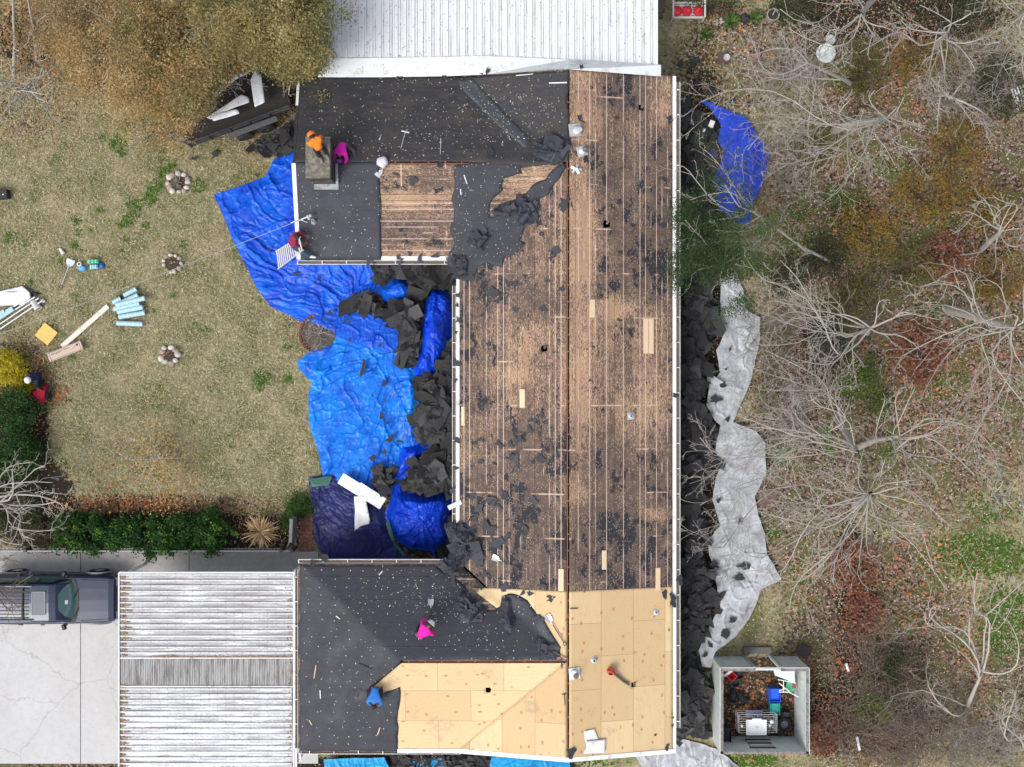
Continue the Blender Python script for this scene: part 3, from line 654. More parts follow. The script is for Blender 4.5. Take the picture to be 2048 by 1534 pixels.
# walls under the eaves and the dark attic floor
mb = MB()
for a, b, c, d in [(XW + .35, XE - .4, YS + .35, YN - .35), (NX0 + .35, XW + .4, NY0 + .35, YN - .36), (SX0 + .45, XW + .4, YS + .36, SY1 - .35)]:
    mb.box(((a + b) / 2, (c + d) / 2, 1.29), (b - a, d - c, 2.62))
mb.build('wall', mk('pale_siding', (.5, .47, .42), .8, .1), house)
mb = MB()
for x0, x1, y0, y1 in [(XW, XE, YS, YN), (NX0, XW - .01, NY0, YN), (SX0, XW - .01, YS, SY1)]: mb.box(((x0 + x1) / 2, (y0 + y1) / 2, ZE - .13), (x1 - x0 - .05, y1 - y0 - .05, .02))
mb.build('soffit', M_['attic'], house)
# pipes standing in their holes
for (px, py, s), h in zip(PIPE, (.10, .22, .25, .05, .15)):
    v = R(px, py); mb = MB()
    if h > .06:
        mb.lathe([(.045, -.4), (.045, h), (.035, h), (.035, -.4)], (v.x + s * .14, v.y + s * .18, v.z), 12, cap0=False, cap1=False)
        mb.build('vent_pipe', mk('pvc_pipe', (.33, .30, .28), .5, .2), house)
# eaves: white drip edge and fascia
def bar(mb, a, b, w, h, bev=.006):
    a = Vector(a); b = Vector(b); d = b - a; L = d.length; x = d.normalized(); z = Vector((0, 0, 1)); y = z.cross(x).normalized(); z = x.cross(y)
    Rm = Matrix((x, y, z)).transposed(); mb.box((a + b) / 2, (L, w, h), R=Rm, bev=bev)
mb = MB(); bar(mb, (XE + .05, YS, ZE - .02), (XE + .05, YN, ZE - .02), .13, .06); mb.build('drip_edge', M_['white'], house)
mb = MB(); bar(mb, (XW - .05, SY1 + .3, ZE - .015), (XW - .05, NY0 - .75, ZE - .015), .12, .06); mb.build('drip_edge', M_['white'], house)
mb = MB(); bar(mb, (NX0 - .045, NY0 - .02, ZE + .01), (NX0 - .045, NWY - .02, ZR + .01), .15, .05); mb.build('rake_edge', M_['white'], house)
mb = MB(); bar(mb, (NX0 - .03, NWY, ZR + .01), (NX0 - .03, YN - 1.2, ZE + .36), .10, .05); mb.build('rake_edge', M_['felt'], house)
mb = MB(); bar(mb, (NX0 - .045, YN - 1.2, ZE + .36), (NX0 - .045, YN, ZE + .01), .10, .05); mb.build('rake_edge', M_['white'], house)
mb = MB(); bar(mb, (-4.9, NY0 + .02, ZE + .035), (XW - .5, NY0 + .02, ZE + .035), .15, .02); mb.build('drip_edge', M_['white'], house)
mb = MB(); bar(mb, (-4.3, YS - .03, ZE + .01), (XW, YS - .03, ZE + .01), .15, .05); mb.build('drip_edge', M_['white'], house)
mb = MB(); bar(mb, (XW, YS - .04, ZE + .0), (XR, YS - .04, ZR), .17, .05); bar(mb, (XE + .1, YS - .04, ZE), (XR, YS - .04, ZR), .17, .05); mb.build('rake_edge', M_['white'], house)
# gutters with straps
def gutter(a, b, side, z=ZE - .06, w=.13, step=.92, ph=.3, strap=None):
    a = Vector((*a, z)); b = Vector((*b, z)); d = (b - a).normalized(); L = (b - a).length; n_ = Vector((-d.y, d.x, 0)) * side
    mb = MB(); Z = Vector((0, 0, 1))
    for o, s_ in ((0, .012), (w, .016)):
        bar(mb, a + n_ * o - Z * .05, b + n_ * o - Z * .05, s_, .12, 0)
    bar(mb, a + n_ * (w / 2) - Z * .105, b + n_ * (w / 2) - Z * .105, w, .012, 0)
    gt = mb.build('gutter', M_['white'], house)
    m2 = MB(); bar(m2, a + n_ * (w / 2) - Z * .075, b + n_ * (w / 2) - Z * .075, w - .03, .04, 0); m2.build('gutter_debris', M_['dirtwood'], gt)
    t = ph
    while t < L:
        m3 = MB(); c = a + d * t; bar(m3, c + Z * .012, c + n_ * w + Z * .012, .028, .012, 0); m3.build('gutter_strap', M_['white'], gt); t += step
gutter((NX0 - .12, NY0 - .06), (XW - .45, NY0 - .06), -1, ph=.02)
gutter((XE + .14, YN - .2), (XE + .14, YS + .8), 1, step=.95)
gutter((XW - .13, NY0 - 1.0), (XW - .13, SY1 + .5), -1)
gutter((SX0 - .02, SY1 + .03), (XW - .55, SY1 + .03), 1, ph=.02)
gutter((SX0 - .04, SY1 - .2), (SX0 - .04, YS), -1, w=.10)
gutter((SX0 + .1, YS - .05), (XW + .05, YS - .05), -1, z=ZE - .09)
mb = MB(); mb.tube([(SX0 + .02, YS - .15, 2.6), (SX0 + .04, YS - .45, 2.5), (SX0 - .1, YS - .6, 2.3), (SX0 - .1, YS - .6, .1)], .045, 8); mb.build('downspout', M_['white'], house)
# chimney
ca, cb = P(611, 356, 5.0), P(660.5, 273, 5.0)
mb = MB(); mb.box(((ca.x + cb.x) / 2, (ca.y + cb.y) / 2, 4.1), (cb.x - ca.x - .10, cb.y - ca.y - .10, 1.68)); ch = mb.build('chimney', mk('chimney_block', (.045, .045, .048), .85, .5, 10, dirt=(.2, .19, .17)), house)
mb = MB(); mb.box(((ca.x + cb.x) / 2, (ca.y + cb.y) / 2, 4.96), (cb.x - ca.x, cb.y - ca.y, .09), bev=.02); mb.build('chimney_cap', mk('lichen_cap', (.13, .12, .095), .9, .8, 17, dirt=(.33, .31, .27), dirt_amt=.6, bump=.6), ch)
mb = MB(); z0 = float(roofz(-6.9, ca.y - .2))
bar(mb, (ca.x + .05, ca.y - .06, z0 + .10), (cb.x + .08, ca.y - .06, z0 + .10), .20, .03); bar(mb, (cb.x + .04, ca.y, z0 + .25), (cb.x + .04, ca.y + .75, z0 + .38), .10, .03); bar(mb, (cb.x + .04, ca.y + .85, z0 + .38), (cb.x + .04, cb.y - .1, z0 + .3), .09, .03); bar(mb, (cb.x - .05, cb.y - .1, z0 + .36), (cb.x + .09, cb.y - .1, z0 + .36), .08, .03)
mb.build('flashing', mk('old_flashing', (.36, .37, .38), .55, .5, 14, dirt=(.08, .08, .08), dirt_amt=.6), ch)
# pipe boots still nailed down
def boot(px, py, s, rot, h=.14, r=.05, skew=1.0):
    v = R(px, py, .02); mb = MB(); e = .02
    nrm = Vector((float(roofz(v.x - e, v.y) - roofz(v.x + e, v.y)) / (2 * e), float(roofz(v.x, v.y - e) - roofz(v.x, v.y + e)) / (2 * e), 1)).normalized()
    Rm = nrm.to_track_quat('Z', 'Y').to_matrix() @ Matrix.Rotation(rot, 3, 'Z')
    mb.box(v + Vector((0, 0, .006)), (s * skew, s, .008), R=Rm, bev=.003); o = mb.build('vent_flashing', M_['galv'], house)
    m2 = MB(); m2.lathe([(r * 2.0, 0), (r * 1.5, h * .4), (r * 1.05, h * .5), (r, h), (r * .7, h), (r * .7, h * .3)], v, 16, cap0=False); m2.build('pipe_collar', M_['galv'], o)
    m3 = MB(); m3.lathe([(r * .68, 0), (r * .68, h * .5)], v, 12); m3.build('pipe_mouth', M_['attic'], o)
boot(1262, 832, .27, .05); boot(1188, 1320, .24, .75, .16, .06); boot(1312, 1225, .22, .1, .06, .05)
boot(628, 444, .20, 0, .30, .055)
# cap nails and chips of wood on the felt
rs = np.random.RandomState(3); pts = []
for yy in np.arange(SY1 - .2, YS + .1, -.31):
    off = rs.uniform(0, .3)
    for xx in np.arange(SX0 + .15, 2, .52): pts.append((xx + off + rs.normal(0, .05), yy + rs.normal(0, .03), .017, .019))
for yy in np.arange(NY0 + .15, NWY, .30):
    off = rs.uniform(0, .3)
    for xx in np.arange(NX0 + .2, 1.2, .55): pts.append((xx + off + rs.normal(0, .08), yy + rs.normal(0, .05), .015, .017))
for xx, yy in zip(rs.uniform(NX0 + .1, 1.9, 1100), rs.uniform(NY0 + .1, YN - .1, 1100)):
    if yy > NWY or rs.rand() < .55: pts.append((xx, yy, rs.uniform(.010, .022), rs.uniform(.008, .015)))
for cx, cy, sx, sy, m in [(-.9, 10.6, .9, .5, 170), (.0, 9.8, .9, .5, 130), (-2.2, 9.2, 2, .8, 110), (.9, 9.6, .5, .8, 60), (-3.5, 9.0, 2.5, .4, 120), (-3, -7.9, .8, .5, 180), (-4.2, -8.0, 1.5, .7, 100), (-1.2, -8.6, .8, .8, 110), (-5.5, -11, 1.2, 1.2, 90), (-.8, -9, 1, .8, 120), (-1, 6, 1.2, 1, 150)]:
    for xx, yy in zip(rs.normal(cx, sx, m), rs.normal(cy, sy, m)): pts.append((xx, yy, rs.uniform(.006, .026) if rs.rand() > .04 else .05, rs.uniform(.005, .012)))
polys = [RP(p) for p in (F1, F2, F3, F4)]
A = np.array(pts); keep = np.zeros(len(A), bool)
for p in polys: keep |= inpoly(A[:, 0], A[:, 1], p)
keep &= (A[:, 2] > .0145) & (rs.rand(len(A)) < .8) | (rs.rand(len(A)) < .24); keep &= np.any([inpoly(A[:, 0], A[:, 1], p) for p in polys], 0); A = A[keep]; A[:, 2:] *= .82; n = len(A); z = roofz(A[:, 0], A[:, 1]) + .045; an = rs.uniform(0, 2 * pi, n)
u = np.stack([np.cos(an), np.sin(an)], 1) * A[:, 2:3]; w = np.stack([-np.sin(an), np.cos(an)], 1) * A[:, 3:4]
C2 = A[:, :2]; Z4 = np.repeat(z, 4)[:, None]
V = np.concatenate([np.stack([C2 - u - w, C2 + u - w, C2 + u + w, C2 - u + w], 1).reshape(-1, 2), Z4], 1)
tag(link('cap_nail', np_mesh('cap_nail', V, np.arange(n * 4).reshape(n, 4), pal([(.66, .66, .66), (.5, .49, .46), (.42, .35, .25), (.55, .45, .3)], n, pr=[.45, .2, .2, .15])), LITTER, house), kind='stuff')
# patches of bright new board let into the old deck
def board(px, py, wpx, hpx, rot=0.0, lab=None):
    v = R(px, py, .022); mb = MB(); k = (H - v.z) / H / PX; s = -.25 if v.x > XR else .25
    Rm = Matrix.Rotation(math.atan(-s) if abs(v.y) < 99 else 0, 3, 'Y') @ Matrix.Rotation(rot, 3, 'Z'); mb.box(v, (wpx * k, hpx * k, .022), R=Rm, bev=.004)
    return mb.build('new_board', M_['lumber'], house)
for b in [(1292, 672, 10.5, 70), (1302.5, 672, 10, 70), (1044.5, 797, 11, 37), (1185, 617, 10, 36), (1208.5, 1120, 9.5, 38), (1122, 1160, 11, 44), (1316, 1158, 10, 45), (926, 832, 7, 38)]: board(*b)

# ------------------------------------------------------------------ metal roofs beside the house
pc = thing('patio_cover', 'white ribbed metal patio roof adjoining the north end of the house', 'patio roof', (2, 15, 0))
zp = 2.80
def PZ(px, py): return P(px, py, zp)
xl, xm, xr = PZ(641, 0).x, PZ(972, 0).x, PZ(1312, 0).x
yl, ym, yr = PZ(0, 117).y, PZ(0, 129).y, PZ(0, 130).y
mb = MB(); mb.box(((xl + xm) / 2, (yl + 24) / 2, zp - .03), (xm - xl, 24 - yl, .04)); mb.box(((xm + xr) / 2 + .003, (ym + 24) / 2 - .3, zp - .031), (xr - xm, 24 - ym + .6, .04))
x = xl + .05
while x < xr:
    y0 = yl if x < xm else ym - .25
    mb.box((x, (y0 + 24) / 2, zp + .012), (.035, 24 - y0, .05)); mb.box((x + .11, (y0 + 24) / 2 + .05, zp - .004), (.016, 24 - y0, .02)); mb.box((x + .20, (y0 + 24) / 2 + .05, zp - .004), (.016, 24 - y0, .02)); x += .315
mb.box((xr + .03, 17.5, zp + .0), (.07, 13.2, .10)); mb.box((xl - .03, 17.9, zp), (.07, 12.4, .10))
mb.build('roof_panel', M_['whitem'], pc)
mb = MB()
top = [(636, 154.5), (760, 154.5), (890, 152.5), (972, 149), (1138, 138.5), (1322, 153)]; bot = [(636, 117), (760, 116), (890, 114), (972, 112), (1138, 119), (1322, 130)]
vs = []
for (a, b), (c, d) in zip(top, bot):
    q = R(a, b, .05) if a < 1360 else PZ(a, b)
    vs += [q, P(c, d, zp + .06), P(c, d - 1, zp + .0)]
fs = []
for i in range(5):
    for r in range(2): fs.append((i * 3 + r, (i + 1) * 3 + r, (i + 1) * 3 + r + 1, i * 3 + r + 1))
mb.add(vs, fs); mb.build('flashing', mk('white_flashing', (.72, .75, .76), .5, .06, 5, dirt=(.4, .38, .34), dirt_amt=.35), pc)
for x, y in [(xl + .2, 20), (xr - .2, 20), (xl + .2, 13), (xr - .2, 13)]:
    mb = MB(); mb.box((x, y, 1.36), (.09, .09, 2.76)); mb.build('post', M_['white'], pc)

zc = 2.5
cp = thing('carport', 'weathered ribbed metal carport roof over the driveway end, with ridged skylight strip', 'carport', (-12, -12, 0))
def CZ(px, py): return P(px, py, zc)
def pan(name, px0, px1, py0, py1, pitch, mat):
    a, b = CZ(px0, py1), CZ(px1, py0); mb = MB(); prof = []; y = a.y
    n = max(2, round((b.y - a.y) / pitch)); p_ = (b.y - a.y) / n
    for i in range(n): prof += [(y, 0), (y + p_ * .62, 0), (y + p_ * .70, .05), (y + p_ * .78, .055), (y + p_ * .92, .05)]; y += p_
    prof.append((b.y, 0)); k = len(prof); vs = []
    for x in (a.x, b.x): vs += [(x, q, zc + h) for q, h in prof]
    mb.add(vs, [(i, i + k, i + k + 1, i + 1) for i in range(k - 1)]); mb.box(((a.x + b.x) / 2, (a.y + b.y) / 2, zc - .03), (b.x - a.x - .02, b.y - a.y - .02, .02))
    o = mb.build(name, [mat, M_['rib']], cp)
    for i in range(k - 1): o.data.polygons[i].material_index = 1 if i % 5 in (2, 3) else 0
    return [q for q, h in prof[0::5]], p_
ya, pa = pan('roof_panel', 241, 587, 1147, 1314, .212, M_['carport'])
yc, pcn = pan('roof_panel', 237, 584, 1375, 1570, .212, M_['carport'])
a, b = CZ(238, 1371), CZ(588, 1318); mb = MB(); mb.box(((a.x + b.x) / 2, (a.y + b.y) / 2, zc - .01), (b.x - a.x, b.y - a.y, .02)); x = a.x; i = 0
while x < b.x:
    mb.box((x, (a.y + b.y) / 2, zc + .012), (.014 if i % 10 else .035, b.y - a.y, .022 if i % 10 else .03)); x += .066; i += 1
nt = NT('skylight_sheet'); c = nt.mix(nt.step(nt.noise(1, 5, .7, nt.map((9, .8, 1))), .45, .65), (.36, .36, .36), (.11, .105, .10)); mb.build('skylight_strip', nt.fin(c, .5), cp)
mb = MB()
for p, q in [((239, 1145), (239, 1590)), ((239, 1144.5), (590, 1144.5)), ((588.5, 1145), (588.5, 1590))]:
    u, v = CZ(*p), CZ(*q); bar(mb, u + Vector((0, 0, .02)), v + Vector((0, 0, .02)), .055, .14)
for p, q in [((241, 1315.5), (588, 1315.5)), ((241, 1372.5), (588, 1372.5))]:
    u, v = CZ(*p), CZ(*q); bar(mb, u + Vector((0, 0, .03)), v + Vector((0, 0, .03)), .04, .05)
u, v = CZ(588, 1150), CZ(588, 1590); bar(mb, u + Vector((.09, 0, .04)), v + Vector((.09, 0, .04)), .06, .06)
mb.build('edge_trim', M_['white'], cp)
for px, py in [(246, 1150), (246, 1345), (246, 1540), (580, 1150), (580, 1345), (580, 1540)]:
    v = CZ(px, py); mb = MB(); mb.box((v.x, v.y, 1.22), (.09, .09, 2.5)); mb.build('post', M_['white'], cp)
pts = []; rs = np.random.RandomState(5)
for (yy, p_, x0) in [(q, pa, CZ(243, 0).x) for q in ya] + [(q, pcn, CZ(239, 0).x) for q in yc]:
    L = rs.uniform(.12, .42)
    for _ in range(46):
        t = rs.rand() ** 1.5; pts.append((x0 + .03 + t * L, yy + p_ * .31 + rs.uniform(-.3, .3) * p_ * (1 - t), zc + .012 + rs.rand() * .03))
for _ in range(500): pts.append((rs.uniform(CZ(300, 0).x, CZ(585, 0).x), CZ(0, 1313 + rs.normal(0, 1.2)).y, zc + .03))
for _ in range(260): pts.append((CZ(583, 0).x - abs(rs.normal(0, .08)), rs.uniform(-15, -7.5), zc + .03))
c = np.array(pts); V, F = leaf_quads(c, rs.uniform(.03, .075, len(c)), .4, .7, rs)
tag(link('fallen_leaves', np_mesh('fallen_leaves', V, F, pal([(.30, .16, .08), (.36, .22, .12), (.2, .12, .07), (.42, .3, .2)], len(c), rs)), LITTER, own=False), 'brown leaves caught in the carport roof channels', 'leaves', kind='stuff')
c = np.stack([rs.uniform(xl, xr, 900), rs.uniform(11.6, 15.4, 900), np.full(900, zp + .045)], 1); k = rs.rand(900) < .9; c = c[k]
V, F = leaf_quads(c, rs.uniform(.02, .07, len(c)), .15, .5, rs)
tag(link('fallen_leaves', np_mesh('fallen_leaves', V, F, pal([(.20, .16, .12), (.1, .09, .08), (.3, .2, .12)], len(c), rs)), LITTER, own=False), 'specks of leaf lying on the white patio roof', 'leaves', kind='stuff')
# ------------------------------------------------------------------ tarpaulins and plastic sheets
def wrinkle(x, y, ang, seed, amp=.07, anchor=None):
    wx = x + .28 * (fbm(x * 1.0, y * 1.0, seed + 50) - .5) * 2; wy = y + .28 * (fbm(x * 1.0, y * 1.0, seed + 60) - .5) * 2
    if anchor:      # folds drawn out from the point where the sheet is held
        a = P(*anchor); dx, dy = wx - a.x, wy - a.y; r = np.sqrt(dx * dx + dy * dy) + .25; t = np.arctan2(dy, dx) * 3.2; u, v = r, t * np.minimum(1.2, .5 + r * .25)
    else:
        c, s = cos(ang), sin(ang); u = wx * c + wy * s; v = -wx * s + wy * c
    m = np.clip(fbm(x * .7, y * .7, seed + 70, 2) * 2.4 - .7, .05, 1)
    h = ridged(u * .20, v * 1.2, seed) ** 18 * 1.5 * m + ridged(u * .3, v * 2.4, seed + 1) ** 22 * 1.5 * m + ridged(u * .45, v * 4.4, seed + 7) ** 18 * 1.0 * m
    h = h + ridged(wx * 1.1 + wy * .6, wy * .9 - wx * .5, seed + 2) ** 24 * .8 + ridged(wx * 2.0, wy * 2.2, seed + 3) ** 20 * .45
    h = h - ridged(u * .35, v * 3.3, seed + 11) ** 26 * .8 + ridged(u * .9, v * 8.5, seed + 4) ** 12 * .28 + (fbm(wx * .8, wy * .8, seed + 5) - .5) * .45
    return amp * h
def mounds(x, y, ms, z=.8):
    h = np.zeros(x.shape)
    for px, py, rx, ry, k in ms:
        c = P(px, py, z); dx, dy = (x - c.x) / (rx / PX), (y - c.y) / (ry / PX); a = np.arctan2(dy, dx)
        d = np.sqrt(dx ** 2 + dy ** 2) * (1 + .35 * (fbm(x * 1.5, y * 1.5, int(px) % 97) - .5)); f = ridged(a * 2.6 + 9 + fbm(x * 2, y * 2, 3), d * .7, int(py) % 89)
        q = np.clip(1 - d, 0, 1); h = np.maximum(h, k * (q ** .75 * (.86 + .2 * (fbm(x * 2.2, y * 2.2, 7) - .5)) + .13 * f ** 5 * np.clip(d * 1.6, 0, 1) * np.clip(q * 4, 0, 1)))
    return h
TARPS = []
def tarp(name, label, pts, mat, ang=.6, seed=1, amp=.07, ms=(), z0=.04, cell=.034, cat='tarp', group=None, zpix=.15, edge=.25, parent=None, smooth=True, rag=.02, slope=None, anchor=None):
    q = ragged([tuple(P(x, y, zpix)[:2]) for x, y in pts], rag, .2, seed)
    def zf(x, y, d):
        e = np.clip(d / edge, .12, 1)
        h = z0 + wrinkle(x, y, ang, seed, amp, anchor) * e + mounds(x, y, ms) * np.clip(d / .3, 0.05, 1)
        if slope: h = h + slope(x, y)
        return np.maximum(h, .02)
    o = patch(name, q, zf, cell, mat, parent, smooth=smooth)
    if parent is None: tag(o, label, cat, group)
    return o
def wallrise(x0, w, h): return lambda x, y: h * np.clip((x - (x0 - w)) / w, 0, 1) ** 1.6
TA = [(426, 388), (505, 362), (530, 352), (548, 315), (590, 303), (612, 306), (612, 524), (700, 524), (740, 528), (746, 545), (760, 560), (762, 590), (745, 583), (722, 600), (700, 605), (720, 622), (770, 640), (800, 660), (795, 690), (790, 705), (740, 700), (690, 680), (620, 650), (585, 635), (540, 612), (515, 580), (490, 530), (465, 480), (440, 420)]
tarp('tarp', 'large blue tarp spread from the chimney end wall past the ladder', TA, M_['tarp'], ang=-.75, seed=1, amp=.10, anchor=(800, 640), slope=lambda x, y: .35 * np.clip((x + 9.3) / 1.2, 0, 1) * np.clip((y - 4) / .8, 0, 1))
TB = [(592, 722), (612, 708), (640, 690), (680, 668), (740, 685), (806, 700), (832, 735), (834, 760), (840, 800), (836, 830), (838, 870), (852, 900), (800, 945), (790, 960), (770, 985), (740, 985), (690, 965), (645, 955), (636, 905), (618, 850), (615, 790), (622, 765), (597, 738)]
tarp('tarp', 'bright blue tarp fanned out in the courtyard below the round bed', TB, M_['tarp_c'], ang=.85, seed=11, amp=.095, anchor=(850, 660), ms=[(820, 800, 30, 120, .25)])
TC = [(862, 575), (895, 578), (908, 590), (909, 640), (897, 690), (880, 740), (866, 757), (830, 752), (822, 735), (835, 700), (837, 650), (842, 610)]
tarp('tarp', 'deep blue tarp humped over bushes along the main eave', TC, M_['tarp_d'], ang=1.35, seed=21, amp=.08, anchor=(880, 600), ms=[(868, 660, 42, 105, 1.25), (850, 720, 34, 50, .9), (885, 610, 30, 46, .95)], zpix=.4, edge=.15)
TD = [(784, 556), (800, 549), (830, 566), (836, 580), (822, 600), (797, 611), (765, 600), (752, 575), (770, 570)]
tarp('tarp', 'small crumpled blue tarp bundle among the shingles under the north wing eave', TD, M_['tarp'], ang=.3, seed=31, amp=.09, ms=[(795, 580, 50, 38, .75)], zpix=.3)
TE = [(778, 960), (797, 958), (806, 985), (850, 989), (885, 984), (905, 1000), (896, 1040), (901, 1070), (893, 1090), (868, 1104), (868, 1118), (862, 1104), (820, 1100), (797, 1088), (775, 1060), (765, 1035), (780, 1000)]
tarp('tarp', 'deep blue tarp domed over a shrub at the courtyard corner', TE, M_['tarp_d'], ang=.9, seed=41, amp=.07, anchor=(866, 1040), ms=[(846, 1035, 78, 84, 1.15)], zpix=.35, edge=.15)
TE2 = [(803, 893), (850, 885), (912, 884), (902, 896), (852, 905), (832, 928), (818, 940), (800, 975), (784, 962)]
tarp('tarp', 'narrow strip of deep blue tarp crossing the shingle heap', TE2, M_['tarp_d'], ang=.6, seed=51, amp=.07, ms=[(830, 910, 60, 40, .55)], zpix=.4)
TF = [(615, 955), (640, 951), (668, 950), (682, 966), (720, 975), (760, 1000), (770, 1030), (778, 1062), (797, 1090), (812, 1110), (832, 1124), (745, 1124), (660, 1122), (640, 1105), (628, 1080), (625, 1040), (618, 990)]
nav = tarp('tarp', 'dark navy tarp spread at the foot of the courtyard with a green turned-over corner', TF, M_['tarp_n'], ang=2.2, seed=61, amp=.07, anchor=(640, 955), ms=[(700, 1050, 95, 80, .3)])
tarp('turned_corner', '', [(620, 957), (660, 952), (665, 955), (658, 970), (624, 974)], mk('green_tarp', (.012, .10, .065), .4, .2), ang=.1, seed=66, amp=.03, z0=.22, parent=nav)
tarp('turned_edge', '', [(778, 1040), (784, 1060), (792, 1085), (812, 1108), (806, 1112), (790, 1090), (778, 1068), (772, 1045)], mk('green_tarp', (.012, .10, .065), .4, .2), ang=1.1, seed=67, amp=.03, z0=.30, parent=nav)
TG = [(1396, 199), (1421, 205), (1470, 228), (1492, 235), (1528, 288), (1538, 312), (1525, 370), (1507, 402), (1500, 452), (1472, 445), (1440, 420), (1420, 372), (1440, 330), (1446, 300), (1434, 280), (1443, 252), (1420, 216)]
tarp('tarp', 'violet blue tarp lying under the bare branches by the east eave', TG, M_['tarp_v'], ang=1.0, z0=.16, seed=71, amp=.06, ms=[(1490, 310, 50, 70, .25)])
tarp('tarp', 'torn blue tarp scrap beside the two white blocks', [(1408, 303), (1425, 297), (1438, 310), (1430, 314), (1412, 312)], M_['tarp_v'], ang=.2, seed=72, amp=.05, z0=.2)
tarp('tarp', 'little curl of blue tarp on black shingles near the east gutter', [(1367, 278), (1376, 274), (1384, 282), (1383, 288), (1374, 283)], M_['tarp_v'], ang=.2, seed=73, amp=.05, z0=.35)
TH = [(1440, 560), (1470, 540), (1486, 580), (1490, 620), (1520, 636), (1519, 680), (1500, 762), (1470, 835), (1457, 862), (1432, 845), (1412, 810), (1418, 770), (1440, 745), (1432, 700), (1452, 660), (1440, 640)]
tarp('plastic_sheet', 'long pale plastic sheet tapering beside the east eave under bare twigs', TH, M_['poly'], ang=1.25, z0=.22, seed=81, amp=.075, cat='plastic sheet')
TI = [(1440, 850), (1463, 842), (1510, 862), (1530, 886), (1531, 950), (1509, 992), (1516, 1030), (1530, 1070), (1533, 1112), (1512, 1130), (1470, 1140), (1430, 1140), (1418, 1110), (1415, 1080), (1440, 1050), (1424, 1000), (1430, 960), (1442, 930), (1430, 900)]
tarp('plastic_sheet', 'broad pale plastic sheet in the middle of the east side strip', TI, M_['poly'], ang=.9, z0=.22, seed=91, amp=.075, cat='plastic sheet')
TI2 = [(1440, 1112), (1490, 1105), (1533, 1108), (1562, 1158), (1520, 1178), (1514, 1200), (1498, 1236), (1470, 1272), (1430, 1302), (1421, 1334), (1404, 1332), (1396, 1300), (1412, 1262), (1440, 1212), (1430, 1160)]
tarp('plastic_sheet', 'pale plastic sheet with a pointed flap bunched up above the roofless shed', TI2, M_['poly'], ang=.95, seed=95, amp=.10, z0=.26, cat='plastic sheet')
TJ = [(1268, 1508), (1340, 1500), (1365, 1480), (1400, 1488), (1440, 1503), (1482, 1538), (1460, 1560), (1300, 1560)]
tarp('plastic_sheet', 'ruffled clear plastic sheet at the south gable corner', TJ, M_['poly'], ang=1.3, seed=99, amp=.08, cat='plastic sheet')
tarp('plastic_sheet', 'white plastic scrap caught among shingles against the east gutter', [(1366, 676), (1378, 680), (1381, 705), (1370, 722), (1390, 738), (1395, 760), (1372, 760), (1366, 740)], M_['poly'], ang=.5, seed=100, amp=.12, z0=.5, cat='plastic sheet')
tarp('plastic_sheet', 'white plastic scrap hanging on the shingle slope near the pale sheet', [(1410, 740), (1425, 752), (1445, 765), (1430, 770), (1412, 762)], M_['poly'], ang=.5, seed=102, amp=.1, z0=.45, cat='plastic sheet')
for i, (p, l) in enumerate([([(648, 1516), (770, 1512), (783, 1540), (780, 1570), (655, 1570)], 'turquoise tarp below the south eave nearest the downspout'), ([(812, 1523), (842, 1517), (886, 1514), (890, 1540), (884, 1570), (810, 1570)], 'small turquoise tarp between two shingle gaps below the south eave'), ([(983, 1512), (1139, 1514), (1139, 1570), (986, 1570), (978, 1540)], 'wide turquoise tarp under the south gable peak')]):
    tarp('tarp', l, p, M_['tarp_t'], ang=1.4 - .5 * i, seed=110 + i, amp=.06, z0=.3)

# ------------------------------------------------------------------ heaps of stripped shingles and felt
def scrap_geo(x, y, z, s, a, tx, ty, curl, rs):
    """torn rectangular shingle bent into three strips: V (8,3), F (3,4)"""
    w = s * rs.uniform(.35, .9); L = s * rs.uniform(.7, 1.7); V = []
    for i in range(4):
        u = (i / 3 - .5) * L; bend = curl * (abs(u) / L) ** 2 * L
        for v in (-1, 1): V.append((u + rs.uniform(-.10, .10) * L, v * w / 2 * rs.uniform(.5, 1.15), bend + rs.uniform(-.02, .02)))
    V = np.array(V); ca, sa = cos(a), sin(a); V[:, 2] += V[:, 0] * tx + V[:, 1] * ty
    V = np.stack([V[:, 0] * ca - V[:, 1] * sa + x, V[:, 0] * sa + V[:, 1] * ca + y, V[:, 2] + z], 1)
    return V, np.array([[0, 2, 3, 1], [2, 4, 5, 3], [4, 6, 7, 5]])
